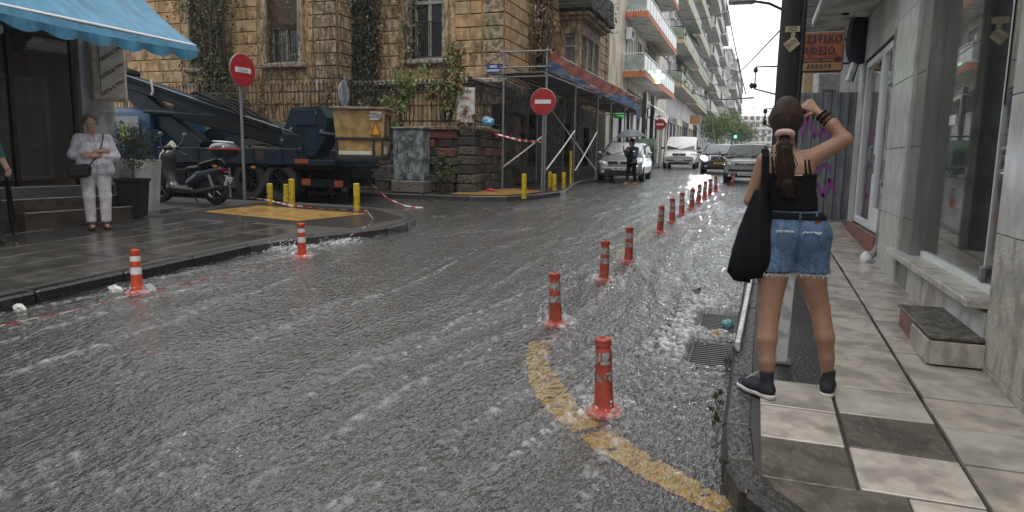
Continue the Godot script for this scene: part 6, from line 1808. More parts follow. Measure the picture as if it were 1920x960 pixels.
func scooter() -> void:
	mat("scoot_grey", Color(0.045, 0.047, 0.052), 0.3, {coat = 0.8})
	mat("scoot_navy", Color(0.02, 0.026, 0.042), 0.3, {coat = 0.8})
	mat("scoot_blue", Color(0.05, 0.085, 0.14), 0.3, {coat = 0.8})
	mat("seat_black", Color(0.016, 0.016, 0.017), 0.4)
	mat("box_red", Color(0.35, 0.02, 0.02), 0.35)
	mat("light_red", Color(0.2, 0.01, 0.015), 0.2)
	mat("engine_grey", Color(0.22, 0.22, 0.22), 0.45, {metal = 0.5})
	mat("plastic_bag", Color(0.5, 0.5, 0.4), 0.5, {back = 0.3})
	var t := thing("motor_scooter", "grey large wheeled scooter with black top box parked on its stand", "scooter", G(-11.0, -11.1, 0.15), PI)
	# local: +X forward, wheels along X, axle along Z
	for x in [0.72, -0.70]: wheel(t, V(x, 0.3, 0), 0.3, 0.11, 5, Vector3.BACK)
	var f := MB.new()
	sdf_into(f, [[V(0.62, 0.42, 0), V(0.50, 0.95, 0), 0.10, 0.12, V(1, 1, 1.6)], [V(0.56, 0.7, 0), V(0.40, 0.34, 0), 0.09, 0.08, V(1, 1, 1.5)], [V(0.42, 0.3, 0), V(-0.15, 0.28, 0), 0.075, 0.075, V(1, 1, 1.9)], [V(0.5, 0.95, 0), V(0.47, 1.02, 0), 0.1, 0.09, V(1, 1, 1.2)]], 0.02, 0.08)
	part("front_shield", f, M.scoot_grey, t)
	var rb := MB.new()
	sdf_into(rb, [[V(-0.1, 0.42, 0), V(-0.35, 0.55, 0), 0.12, 0.13, V(1, 1, 1.2)], [V(-0.35, 0.58, 0), V(-0.85, 0.70, 0), 0.11, 0.07, V(1, 1, 1.3)], [V(-0.45, 0.55, 0), V(-0.80, 0.58, 0), 0.09, 0.05, V(1, 1, 1.2)]], 0.02, 0.06)
	part("rear_body", rb, M.scoot_navy, t)
	var ff := MB.new()
	sdf_into(ff, [[V(0.95, 0.50, 0), V(0.72, 0.64, 0), 0.035, 0.05, V(1, 1, 1.8)], [V(0.72, 0.64, 0), V(0.56, 0.56, 0), 0.05, 0.04, V(1, 1, 1.8)]], 0.016, 0.05)
	part("front_mudguard", ff, M.scoot_blue, t)
	part("fork", tb([V(0.72, 0.3, 0.08), V(0.6, 0.62, 0.07), V(0.52, 0.95, 0.03)], 0.025, 8), M.engine_grey, t)
	var se := MB.new()
	sdf_into(se, [[V(-0.06, 0.70, 0), V(-0.38, 0.74, 0), 0.06, 0.055, V(1, 1, 2.2)], [V(-0.40, 0.80, 0), V(-0.72, 0.88, 0), 0.05, 0.04, V(1, 1, 2.4)]], 0.016, 0.05)
	part("seat", se, M.seat_black, t)
	part("seat_trim", tb([V(-0.45, 0.84, 0.13), V(-0.75, 0.9, 0.11), V(-0.88, 0.82, 0.08)], 0.022, 6), M.galv, t)
	var hs := MB.new()
	sdf_into(hs, [[V(0.5, 1.05, 0), V(0.46, 1.12, 0), 0.08, 0.07, V(1, 1, 1.5)], [V(0.46, 1.12, -0.26), V(0.46, 1.12, 0.26), 0.025, 0.025, V(1, 1, 1)]], 0.016, 0.05)
	part("headset", hs, M.seat_black, t)
	part("handlebar", tb([V(0.40, 1.1, -0.36), V(0.46, 1.13, -0.2), V(0.46, 1.13, 0.2), V(0.40, 1.1, 0.36)], 0.017, 6), M.rubber, t)
	part("brake_lever", tb([V(0.47, 1.1, 0.2), V(0.42, 1.02, 0.3), V(0.36, 0.98, 0.36)], 0.009, 5), M.galv, t)
	for s in [-1.0, 1.0]:
		var m := tb([V(0.46, 1.14, s * 0.2), V(0.40, 1.26, s * 0.27), V(0.36, 1.38, s * 0.3)], 0.008, 5)
		m.ball(V(0.35, 1.40, s * 0.31), V(0.018, 0.045, 0.06), 10)
		part("mirror", m, M.galv, t)
	var hl := MB.new(); hl.ball(V(0.575, 1.05, 0), V(0.03, 0.06, 0.08), 10)
	part("headlight", hl, M.headlight, t)
	part("bag_on_handlebar", crumple(0.09, 0.16, 31), M.plastic_bag, t, V(0.45, 1.16, 0.05))
	var en := MB.new()
	sdf_into(en, [[V(-0.15, 0.28, 0.1), V(-0.62, 0.28, 0.12), 0.08, 0.06, V(1, 1, 0.8)]], 0.018, 0.03)
	en.lathe([Vector2(0, 0.03), Vector2(0.07, 0.03), Vector2(0.08, 0)], 12, V(-0.55, 0.29, 0.17), Basis(Vector3.RIGHT, PI / 2))
	part("engine", en, M.engine_grey, t)
	part("exhaust", tb([V(-0.2, 0.24, -0.13), V(-0.5, 0.26, -0.16), V(-0.95, 0.36, -0.16)], [0.03, 0.06, 0.05], 8), M.rubber, t)
	part("shock", tb([V(-0.72, 0.32, -0.1), V(-0.62, 0.6, -0.1)], 0.03, 8), M.engine_grey, t)
	part("rear_mudguard", tb([V(-0.80, 0.62, 0), V(-0.98, 0.55, 0), V(-1.06, 0.4, 0)], [0.04, 0.05, 0.03], 8), M.scoot_navy, t)
	var pl := part("number_plate", bx(V(-1.02, 0.47, 0), V(0.012, 0.17, 0.18), 0, Basis(Vector3.BACK, 0.35)), M.plate_white, t)
	pl.set_meta("label", "white tilted scooter number plate")
	part("tail_light", bx(V(-0.90, 0.71, 0), V(0.1, 0.06, 0.2), 0.02), M.light_red, t)
	part("stand", tb([V(0.0, 0.22, 0.08), V(-0.02, 0.0, 0.2)], 0.012, 5), M.iron, t)
	part("rack", tb([V(-0.6, 0.82, 0.08), V(-0.85, 0.93, 0.08), V(-1.05, 0.94, 0.08)], 0.012, 5), M.iron, t)
	var tbx := MB.new()
	var rr := []
	for q in [[0.15, 0.0], [0.19, 0.05], [0.215, 0.16]]:
		var ring := []
		for i in 16: ring.append(V(-0.95 + q[0] * signf(cos(TAU * i / 16.0)) * pow(absf(cos(TAU * i / 16.0)), 0.5), 0.95 + q[1], q[0] * 1.15 * signf(sin(TAU * i / 16.0)) * pow(absf(sin(TAU * i / 16.0)), 0.5)))
		rr.append(ring)
	tbx.loft(rr)
	var tbo := part("top_box", tbx, M.seat_black, t)
	var ld := MB.new(); rr = []
	for q in [[0.218, 0.175], [0.21, 0.22], [0.15, 0.285], [0.05, 0.3]]:
		var ring := []
		for i in 16: ring.append(V(-0.95 + q[0] * signf(cos(TAU * i / 16.0)) * pow(absf(cos(TAU * i / 16.0)), 0.5), 0.95 + q[1], q[0] * 1.15 * signf(sin(TAU * i / 16.0)) * pow(absf(sin(TAU * i / 16.0)), 0.5)))
		rr.append(ring)
	ld.loft(rr)
	part("lid", ld, M.scoot_grey, tbo)
	part("red_band", bx(V(-0.95, 1.115, 0), V(0.438, 0.035, 0.505), 0.012), M.box_red, tbo)
	part("cloth_on_top", bx(V(-0.93, 1.255, 0), V(0.28, 0.03, 0.3), 0.012, Basis(Vector3.BACK, 0.08)), M.board_white, tbo)

# ---------------------------------------------------------------- street furniture and litter
func bollard_mesh() -> Array:
	var b := MB.new()
	b.lathe([Vector2(0.0, 0.455), Vector2(0.012, 0.455), Vector2(0.014, 0.447), Vector2(0.04, 0.445), Vector2(0.048, 0.437), Vector2(0.048, 0.405), Vector2(0.0435, 0.4), Vector2(0.043, 0.385), Vector2(0.0455, 0.375), Vector2(0.0475, 0.31), Vector2(0.0495, 0.22), Vector2(0.053, 0.12), Vector2(0.056, 0.05), Vector2(0.062, 0.03)], 18, Vector3.ZERO)
	var f := MB.new()
	f.lathe([Vector2(0.055, 0.04), Vector2(0.085, 0.034), Vector2(0.11, 0.02), Vector2(0.115, 0.0)], 20, Vector3.ZERO)
	return [b, f]

func band(y0: float, y1: float, r: float, worn: float, sd: int) -> MB:
	# reflective tape, torn away in places
	var m := MB.new()
	var f := FastNoiseLite.new(); f.seed = sd; f.frequency = 2.2
	for i in 30:
		for j in 4:
			var a := TAU * i / 30.0; var a2 := TAU * (i + 1) / 30.0
			var ya := lerpf(y0, y1, j / 4.0); var yb := lerpf(y0, y1, (j + 1) / 4.0)
			if f.get_noise_3d(cos(a), ya * 9.0, sin(a)) < worn: continue
			var e := V(cos(a), 0, sin(a)); var g := V(cos(a2), 0, sin(a2))
			m.tri(e * r + V(0, ya, 0), g * r + V(0, ya, 0), g * r + V(0, yb, 0), e, g, g); m.tri(e * r + V(0, ya, 0), g * r + V(0, yb, 0), e * r + V(0, yb, 0), e, g, e)
	return m

func ribbon(pts: Array, w: float, sd := 1) -> MB:
	# red and white barrier tape
	var m := MB.new(); m.usec = true
	var r := RandomNumberGenerator.new(); r.seed = sd
	var dist := 0.0
	for i in pts.size() - 1:
		var a: Vector3 = pts[i]; var b: Vector3 = pts[i + 1]
		var n := maxi(1, int(a.distance_to(b) / 0.05))
		for k in n:
			var p := a.lerp(b, float(k) / n); var q := a.lerp(b, float(k + 1) / n)
			var tw := sin(dist * 2.1 + sd) * 0.8
			var side := V(0, cos(tw), sin(tw)) * w * 0.5
			m.col = Color(0.5, 0.03, 0.03) if fmod(dist, 0.26) < 0.13 else Color(0.62, 0.6, 0.6)
			m.quad(p - side, q - side, q + side, p + side)
			dist += 0.05
	return m

func splash(label: String, at: Vector3, r: float, h: float, cnt: int, dir := Vector3.ZERO) -> void:
	var m := MB.new()
	for i in cnt:
		var a := rng.randf() * TAU
		var d := r * sqrt(rng.randf())
		var y := h * pow(rng.randf(), 2.2)
		var s := rng.randf_range(0.003, 0.009)
		m.ball(V(cos(a) * d, y, sin(a) * d) + dir * (y / h), V(s, s * rng.randf_range(0.8, 2.0), s), 6)
	var o := single("water_splash", label, "splash", m, M.drops, at)
	o.set_meta("kind", "stuff")

func street_things() -> void:
	mat("bollard_red", Color(0.38, 0.06, 0.035), 0.45, {tex = "stain", scale = 2.2, world = false})
	mat("bollard_vivid", Color(0.62, 0.07, 0.025), 0.4, {tex = "blotch", scale = 2.2, world = false})
	mat("band_grey", Color(0.33, 0.34, 0.34), 0.5, {tex = "stain", scale = 3.0, world = false})
	mat("band_white", Color(0.6, 0.6, 0.6), 0.4)
	mat("bollard_yellow", Color(0.55, 0.4, 0.01), 0.45, {tex = "stain", scale = 1.8})
	mat("sign_red", Color(0.42, 0.012, 0.02), 0.4, {tex = "blotch", scale = 1.5})
	mat("sign_back", Color(0.33, 0.38, 0.43), 0.45, {tex = "stain", scale = 1.0})
	mat("cabinet", Color(0.24, 0.27, 0.28), 0.5, {tex = "stain", scale = V(0.9, 0.5, 0.9), detail = "moss", dscale = 0.6})
	mat("concrete", Color(0.14, 0.13, 0.12), 0.8, {tex = "stain", scale = 1.0, bump = "height", bs = 2.0})
	mat("tape", Color(1, 1, 1), 0.4, {vc = true, back = 0.3})
	var bm := bollard_mesh()
	for i in bollard_spots.size():
		var q: Array = bollard_spots[i]
		var left: bool = i >= 13
		var lab := "red flexible bollard with worn grey bands in the row along the lane"
		if i == 0: lab = "red flexible bollard with torn reflective bands beside the yellow line"
		if i == 1: lab = "red flexible bollard with water surging round it at the tip of the yellow line"
		if i == 12: lab = "red flexible bollard standing alone in front of the hatchback"
		if i == 13: lab = "bright orange bollard with white bands in the gutter"
		if i == 14: lab = "bright orange bollard with white bands beside the spill at the pavement corner"
		var t := thing("flexible_bollard", lab, "bollard", G(q[0], q[1], 0.004), 0.0, "flexible bollards")
		t.rotation = V(rng.randf_range(-0.05, 0.05), rng.randf() * TAU, rng.randf_range(-0.07, 0.05))
		var m: Material = M.bollard_vivid if left else M.bollard_red
		part("post", bm[0], m, t); part("foot", bm[1], m, t)
		if left:
			part("reflective_band", band(0.33, 0.38, 0.048, -1.0, i), M.band_white, t); part("reflective_band", band(0.2, 0.27, 0.051, -1.0, i), M.band_white, t)
		else:
			part("reflective_band", band(0.3, 0.37, 0.0487, -0.25 if i else 0.02, i + 3), M.band_grey, t); part("reflective_band", band(0.2, 0.255, 0.0513, -0.3 if i else 0.08, i + 9), M.band_grey, t)
	# yellow steel bollards
	for q in [[-9.45, -11.68, 0.42, "yellow steel bollard standing nearest the scooter end of the ochre paint"], [-8.58, -11.25, 0.56, "tallest yellow steel bollard at the ochre pavement paint"], [-6.98, -11.06, 0.53, "rust spotted yellow steel bollard at the kerb corner"], [-5.08, -15.2, 0.53, "leaning yellow bollard with black marks before the second no entry sign"], [-4.95, -17.3, 0.42, "short yellow bollard on the far kerb"], [-5.0, -18.4, 0.42, "short yellow bollard on the far kerb"], [-5.55, -18.9, 0.42, "short yellow bollard on the far kerb"], [-5.3, -20.3, 1.0, "tall thin yellow bollard beside the scaffold post"], [-10.75, -11.6, 0.2, "stub of a yellow bollard behind the scooter"], [-10.0, -12.9, 0.45, "yellow bollard in the side street under the truck"]]:
		var t := thing("steel_bollard", q[3], "bollard", G(q[0], q[1], 0.14 if q[1] > -12.5 or q[1] < -15 else 0.0), 0.0, "yellow steel bollards")
		t.rotation.z = rng.randf_range(-0.03, 0.03)
		var r: float = 0.058 if q[2] < 0.9 else 0.04
		var m := MB.new(); m.lathe([Vector2(0, q[2]), Vector2(r * 0.8, q[2]), Vector2(r, q[2] - 0.015), Vector2(r, -0.05)], 14, Vector3.ZERO)
		part("post", m, M.bollard_yellow, t)
		var rs := MB.new()
		for k in 3: rs.ball(V(cos(k * 1.3 + 0.5) * r * 0.99, q[2] * (0.3 + 0.2 * k), sin(k * 1.3 + 0.5) * r * 0.99), V(0.014, 0.018, 0.014), 6)
		part("rust_spot", rs, M.rust_sheet, t)
	# no entry signs
	var no_entry := func(label: String, at: Vector3, top: float, yaw: float, dia: float, words: String):
		var t := thing("no_entry_sign", label, "road sign", at, 0.0, "no entry signs")
		part("pole", tb([V(0, -0.05, 0), V(0, top + dia * 0.45, 0)], 0.03, 10), M.galv, t)
		var b := Basis(Vector3.UP, yaw) * Basis(Vector3.RIGHT, PI / 2)
		var o := V(0, top, 0) + Basis(Vector3.UP, yaw) * V(0, 0, 0.05)
		var d := MB.new(); d.lathe([Vector2(0, 0.0), Vector2(dia * 0.5, 0.0), Vector2(dia * 0.5, 0.025), Vector2(dia * 0.485, 0.03)], 36, o, b)
		var disc := part("back_plate", d, M.galv, t)
		var f := MB.new(); f.lathe([Vector2(dia * 0.485, 0.022), Vector2(dia * 0.485, 0.031), Vector2(0, 0.031)], 36, o, b)
		part("red_face", f, M.sign_red, disc)
		var b2 := Basis(Vector3.UP, yaw)
		var bar := part("white_bar", bx(o + b2 * V(0, 0.0, 0.034), V(dia * 0.62, dia * 0.15, 0.006), 0, b2), M.band_white, disc)
		if words: text_part("lettering", words, dia * 0.09, 0.003, M.band_grey, bar, o + b2 * V(0, 0, 0.039), b2, 1.0)
	no_entry.call("no entry sign with scrawled white bar on a steel pole by the scooter", G(-10.28, -11.9, 0.15), 2.72, PI / 2 - 0.1, 0.68, "PENGI")
	no_entry.call("round no entry sign on a steel pole in front of the scaffold", G(-5.08, -16.6, 0.13), 2.24, 0.02, 0.66, "")
	no_entry.call("small distant no entry sign beside the pharmacy shop posts", G(-5.2, -39.3, 0.13), 2.4, 0.1, 0.62, "")
	var rs := thing("round_sign", "back of a round pale blue road sign behind the crane basket", "road sign", G(-9.75, -14.98, 0.13))
	part("pole", tb([V(0, -0.05, 0), V(0, 2.85, 0)], 0.03, 8), M.galv, rs)
	var dm := MB.new(); dm.lathe([Vector2(0, 0.012), Vector2(0.3, 0.012), Vector2(0.31, 0.0), Vector2(0.3, -0.012), Vector2(0, -0.012)], 28, V(-0.04, 2.42, 0), Basis(Vector3.UP, 0.15) * Basis(Vector3.BACK, PI / 2))
	part("disc", dm, M.sign_back, rs)
	# dark shop posts by the pharmacy
	for z in [-37.0, -39.9]:
		var pt := thing("canopy_post", "dark steel post holding up the pharmacy canopy", "post", G(-5.75, z, 0.13), 0.0, "pharmacy canopy posts")
		part("shaft", bx(V(0, 2.0, 0), V(0.22, 4.0, 0.22), 0.02), M.shop_dark, pt)
	# telephone cabinet
	var c := thing("street_cabinet", "grey street utility cabinet covered in black graffiti scribbles", "cabinet", G(-8.14, -15.42, 0.13))
	part("plinth", bx(V(0, 0.14, 0), V(0.9, 0.3, 0.5), 0.02), M.concrete, c)
	part("body", bx(V(0, 0.92, 0), V(0.82, 1.28, 0.4), 0.015), M.cabinet, c)
	part("roof", bx(V(0, 1.58, 0), V(0.9, 0.05, 0.47), 0.015), M.cabinet, c)
	part("door", bx(V(-0.03, 0.9, 0.203), V(0.7, 1.16, 0.012), 0.004), M.cabinet, c)
	part("side_strip", bx(V(0.37, 0.92, 0.205), V(0.05, 1.2, 0.015), 0.004), M.cabinet, c)
	var gr := MB.new()
	var scr := [[[-0.25, 1.3], [-0.1, 1.42], [0.05, 1.25], [-0.15, 1.1], [0.1, 1.05], [0.2, 1.35], [0.0, 1.4]], [[-0.28, 1.0], [-0.2, 0.96], [-0.14, 1.0]], [[0.02, 1.15], [0.0, 0.85], [0.12, 0.88]], [[-0.08, 0.75], [-0.05, 0.55], [0.0, 0.75], [0.08, 0.76]], [[0.03, 0.7], [0.02, 0.5], [0.12, 0.52], [0.1, 0.66]], [[-0.3, 0.8], [-0.28, 1.2], [-0.2, 1.35]], [[0.2, 0.9], [0.24, 1.2], [0.1, 1.3], [0.22, 1.1]], [[-0.2, 1.2], [0.0, 1.3], [0.18, 1.2], [0.05, 1.1], [-0.1, 1.22], [0.1, 1.38]]]
	for sc in scr:
		for i in sc.size() - 1:
			var a := V(sc[i][0], sc[i][1], 0.212); var b := V(sc[i + 1][0], sc[i + 1][1], 0.212)
			var d := (b - a).normalized(); var w := V(-d.y, d.x, 0) * 0.009
			gr.quad(a - w, b - w, b + w, a + w)
	part("graffiti", gr, M.letter_dark, c)
	# barrier tape
	var tp := func(label: String, pts: Array, w: float, sd: int):
		single("barrier_tape", label, "tape", ribbon(pts, w, sd), M.tape, Vector3.ZERO, "red and white barrier tape")
	tp.call("red and white tape hanging from the crane basket down to the road", [V(-8.2, 1.5, -12.95), V(-7.8, 1.05, -12.9), V(-7.4, 0.72, -12.95), V(-7.0, 0.58, -13.0), V(-6.6, 0.55, -13.1)], 0.022, 1)
	tp.call("red and white tape lying across the ochre paint between the yellow bollards", [G(-10.2, -11.8, 0.25), G(-9.4, -11.6, 0.22), G(-8.6, -11.15, 0.2), G(-7.7, -10.98, 0.18), G(-6.7, -10.95, 0.18), G(-6.0, -10.0, 0.17), G(-5.7, -9.4, 0.17), G(-5.5, -8.5, 0.12)], 0.022, 2)
	tp.call("red and white tape trailing through the gutter past the bright bollards", [G(-5.8, -3.2, 0.03), G(-5.69, -3.97, 0.032), G(-5.61, -4.34, 0.03), G(-5.6, -4.96, 0.05), G(-5.56, -5.25, 0.04), G(-5.5, -6.0, 0.025), G(-5.42, -6.7, 0.022), G(-5.44, -7.3, 0.035)], 0.012, 3)
	tp.call("red and white tape strung between the scaffold and the no entry sign", [V(-6.75, 2.3, -17.5), V(-6.4, 2.22, -17.4), V(-5.8, 2.1, -17.0), V(-5.1, 2.05, -16.6)], 0.06, 4)
	# drain: pit, two grates
	var pit := MB.new()
	pit.box(V(-0.19, gy(-5.5) - 0.55, -5.5), V(0.4, 0.04, 1.6))
	pit.box(V(-0.38, gy(-5.5) - 0.3, -5.5), V(0.04, 0.5, 1.6)); pit.box(V(0.0, gy(-5.5) - 0.3, -5.5), V(0.04, 0.5, 1.6))
	pit.box(V(-0.19, gy(-4.7) - 0.3, -4.73), V(0.4, 0.5, 0.04)); pit.box(V(-0.19, gy(-6.2) - 0.3, -6.27), V(0.4, 0.5, 0.04)); pit.box(V(-0.19, gy(-5.5) - 0.02, -5.53), V(0.4, 0.06, 0.22))
	struct("drain_pit", pit, M.concrete)
	for z in [-5.06, -5.94]:
		var g := thing("drain_grate", "iron street drain grate clear of foam below the white edging bar" if z > -5.5 else "iron street drain grate half hidden by boiling water", "grate", G(-0.19, z, -0.01))
		g.rotation.x = 0.04
		var fr := MB.new()
		for sx in [-0.175, 0.175]: fr.box(V(sx, 0, 0), V(0.02, 0.035, 0.62), 0.003)
		for sz in [-0.31, 0.31]: fr.box(V(0, 0, sz), V(0.37, 0.035, 0.02), 0.003)
		part("frame", fr, M.drain_iron, g)
		for i in 13: part("bar", bx(V(0, 0.002, -0.276 + i * 0.046), V(0.33, 0.03, 0.018), 0.003), M.drain_iron, g)
	# dark band of leaf debris left of the drain
	var db := MB.new(); db.usec = true
	for i in 700:
		var u := rng.randf()
		var x := lerpf(-0.66, -0.5, u) + rng.randfn(0, 0.03); var zq := lerpf(-4.75, -7.2, u)
		db.col = [Color(0.05, 0.035, 0.025), Color(0.08, 0.055, 0.035), Color(0.03, 0.025, 0.02)][i % 3]
		db.leaf(G(x, zq + rng.randfn(0, 0.04), 0.03 + rng.randf() * 0.008), rng.randf_range(0.014, 0.034), rng, 0.0, 0.6)
	var dbo := single("leaf_debris", "dark band of wet leaf debris caught left of the drain", "debris", db, M.leaf)
	dbo.set_meta("kind", "stuff")
	# litter
	var cup := single("plastic_cup", "crushed turquoise plastic cup on the drain grate", "litter", crumple(0.035, 0.08, 91), mat("cup", Color(0.2, 0.5, 0.52), 0.3, {back = 0.3}), G(-0.14, -5.85, 0.035))
	cup.rotation.z = 1.3; cup.rotation.y = 0.4
	single("leaf_litter", "small yellow leaf caught between the drain grates", "litter", crumple(0.02, 0.05, 92), mat("leaf_yellow", Color(0.45, 0.28, 0.05), 0.5), G(-0.22, -5.5, 0.04)).rotation.z = 1.4
	single("crushed_can", "red crushed litter lying by the scaffold foot", "litter", crumple(0.04, 0.2, 93), mat("litter_red", Color(0.35, 0.03, 0.05), 0.5), G(-6.35, -16.3, 0.17)).rotation.z = 1.5
	single("paper_scrap", "white paper scrap floating in the gutter by the orange bollard", "litter", crumple(0.04, 0.14, 94), M.board_white, G(-5.95, -5.0, 0.045)).rotation.z = 1.5
	single("paper_scrap", "white wad of paper washed against the dark kerb", "litter", crumple(0.04, 0.12, 95), M.board_white, G(-6.1, -4.15, 0.04)).rotation.z = 1.5
	for q in [[-0.09, -4.68, 0.16, "small green weed in the kerb joint beside the drain grate"], [-0.12, -4.0, 0.11, "small weed in the kerb joint by the bare legged person"], [-0.13, -3.75, 0.09, "tiniest weed in the kerb below the bare legged person"], [-5.9, -8.15, 0.16, "green weed at the spill by the pavement corner"]]:
		plant("kerb_weed", q[3], "weed", G(q[0], q[1], 0.02), V(0.03, 0, 0.04), q[2], 7, 60, 0.026, GREEN + [Color(0.12, 0.16, 0.05)], 3, -0.3, "weeds in the kerb")
	for i in 12:
		var z := rng.randf_range(-3.0, -10.0)
		single("fallen_leaf", "dry brown leaf fallen on the wet left pavement", "leaf", crumple(0.011, 0.035, 100 + i), mat("leaf_brown", Color(0.2, 0.11, 0.04), 0.6), G(rng.randf_range(-9.2, -6.6), z, 0.158), "fallen leaves").rotation = V(0, rng.randf() * 6.0, 1.45)
	# splashes
	splash("water shooting up against the bollard at the tip of the yellow line", G(-1.55, -5.5, 0.03), 0.14, 0.16, 130, V(-0.07, 0, -0.02))
	splash("low splash round the nearest torn banded bollard", G(-0.74, -3.8, 0.03), 0.13, 0.07, 90)
	splash("splash round the second bollard of the row", G(-1.49, -7.3, 0.03), 0.13, 0.1, 90)
	splash("spray over the boiling drain water by the edging bar", G(-0.42, -5.3, 0.04), 0.2, 0.12, 110)
	splash("spray at the upper end of the boiling drain", G(-0.36, -6.3, 0.04), 0.24, 0.12, 110)
	splash("white water spilling over the dark kerb beside the orange bollard", G(-6.05, -7.65, 0.03), 0.22, 0.14, 240)
	splash("white water running off the rounded pavement corner", G(-5.6, -8.4, 0.03), 0.3, 0.08, 240)
	splash("splash round the orange bollard in the gutter", G(-5.7, -5.08, 0.03), 0.12, 0.06, 60)

# ---------------------------------------------------------------- smooth bodies: rounded bones joined and meshed as surface nets
func sdf_into(mb: MB, prims: Array, cell: float, k: float, clo := Vector3(-99, -99, -99), chi := Vector3(99, 99, 99), grow := 0.0) -> void:
	# each prim: from, to, radius, radius, stretch of the cross-section
	var lo := Vector3(1e9, 1e9, 1e9)
	var hi := -lo
	for p in prims:
		var s: Vector3 = p[4] if p.size() > 4 else Vector3.ONE
		for e in [[p[0], p[2]], [p[1], p[3]]]:
			var r: Vector3 = s * (e[1] + grow)
			lo = lo.min(e[0] - r); hi = hi.max(e[0] + r)
	lo = lo.max(clo); hi = hi.min(chi)
	lo -= Vector3.ONE * cell * 2.0; hi += Vector3.ONE * cell * 2.0
	var nx := int((hi.x - lo.x) / cell) + 2
	var ny := int((hi.y - lo.y) / cell) + 2
	var nz := int((hi.z - lo.z) / cell) + 2
	var sxy := nx * ny
	var g := PackedFloat32Array(); g.resize(sxy * nz); g.fill(1.0)
	for p in prims:
		var a: Vector3 = p[0]; var b: Vector3 = p[1]
		var ra: float = p[2] + grow; var rb: float = p[3] + grow
		var s: Vector3 = p[4] if p.size() > 4 else Vector3.ONE
		var inv := Vector3(1.0 / s.x, 1.0 / s.y, 1.0 / s.z)
		var ms := minf(s.x, minf(s.y, s.z))
		var rm := maxf(ra, rb)
		var pad := s * rm + Vector3.ONE * (k + cell * 2.0)
		var l := ((a.min(b) - pad - lo) / cell).floor()
		var h := ((a.max(b) + pad - lo) / cell).ceil()
		var as_ := a * inv
		var ba := b * inv - as_
		var bb := maxf(ba.dot(ba), 1e-9)
		for z in range(maxi(0, int(l.z)), mini(nz, int(h.z) + 1)):
			for y in range(maxi(0, int(l.y)), mini(ny, int(h.y) + 1)):
				var row := z * sxy + y * nx
				for x in range(maxi(0, int(l.x)), mini(nx, int(h.x) + 1)):
					var q := (lo + Vector3(x, y, z) * cell) * inv - as_
					var t := clampf(q.dot(ba) / bb, 0.0, 1.0)
					var d := ((q - ba * t).length() - lerpf(ra, rb, t)) * ms
					var o := g[row + x]
					var m := maxf(k - absf(o - d), 0.0)
					g[row + x] = minf(o, d) - m * m * 0.25 / k
	if clo.x > -90.0 or clo.y > -90.0 or clo.z > -90.0 or chi.x < 90.0 or chi.y < 90.0 or chi.z < 90.0:
		for z in nz:
			for y in ny:
				for x in nx:
					var i := z * sxy + y * nx + x
					if g[i] < 0.1:
						var q := lo + Vector3(x, y, z) * cell
						var e := (clo - q).max(q - chi)
						g[i] = maxf(g[i], maxf(e.x, maxf(e.y, e.z)))
	var ids := {}
	var vs := PackedVector3Array()
	var ns := PackedVector3Array()
	var off := [0, 1, nx, nx + 1, sxy, sxy + 1, sxy + nx, sxy + nx + 1]
	var edges := [[0, 1], [2, 3], [4, 5], [6, 7], [0, 2], [1, 3], [4, 6], [5, 7], [0, 4], [1, 5], [2, 6], [3, 7]]
	var lim := cell * 3.0
	for z in nz - 1:
		for y in ny - 1:
			var row := z * sxy + y * nx
			for x in nx - 1:
				var i := row + x
				if absf(g[i]) > lim: continue
				var c := [g[i], g[i + 1], g[i + nx], g[i + nx + 1], g[i + sxy], g[i + sxy + 1], g[i + sxy + nx], g[i + sxy + nx + 1]]
				var neg := 0
				for e in 8:
					if c[e] < 0.0: neg += 1
				if neg == 0 or neg == 8: continue
				var sum := Vector3.ZERO
				var cnt := 0
				for e in edges:
					var u: float = c[e[0]]; var w: float = c[e[1]]
					if (u < 0.0) != (w < 0.0):
						var t := u / (u - w)
						var pa := Vector3(e[0] & 1, (e[0] >> 1) & 1, (e[0] >> 2) & 1)
						var pb := Vector3(e[1] & 1, (e[1] >> 1) & 1, (e[1] >> 2) & 1)
						sum += pa.lerp(pb, t); cnt += 1
				ids[i] = vs.size()
				vs.append(lo + (Vector3(x, y, z) + sum / cnt) * cell)
				ns.append(Vector3(c[1] + c[3] + c[5] + c[7] - c[0] - c[2] - c[4] - c[6], c[2] + c[3] + c[6] + c[7] - c[0] - c[1] - c[4] - c[5], c[4] + c[5] + c[6] + c[7] - c[0] - c[1] - c[2] - c[3]).normalized())
	for i in ids:
		var s0 := g[i] < 0.0
		for ax in 3:
			var d: int = [1, nx, sxy][ax]
			if (g[i + d] < 0.0) == s0: continue
			var d1: int = [nx, sxy, 1][ax]
			var d2: int = [sxy, 1, nx][ax]
			if not (ids.has(i - d1) and ids.has(i - d2) and ids.has(i - d1 - d2)): continue
			var a: int = ids[i]; var b: int = ids[i - d1]; var c: int = ids[i - d1 - d2]; var e: int = ids[i - d2]
			mb.tri(vs[a], vs[b], vs[c], ns[a], ns[b], ns[c])
			mb.tri(vs[a], vs[c], vs[e], ns[a], ns[c], ns[e])

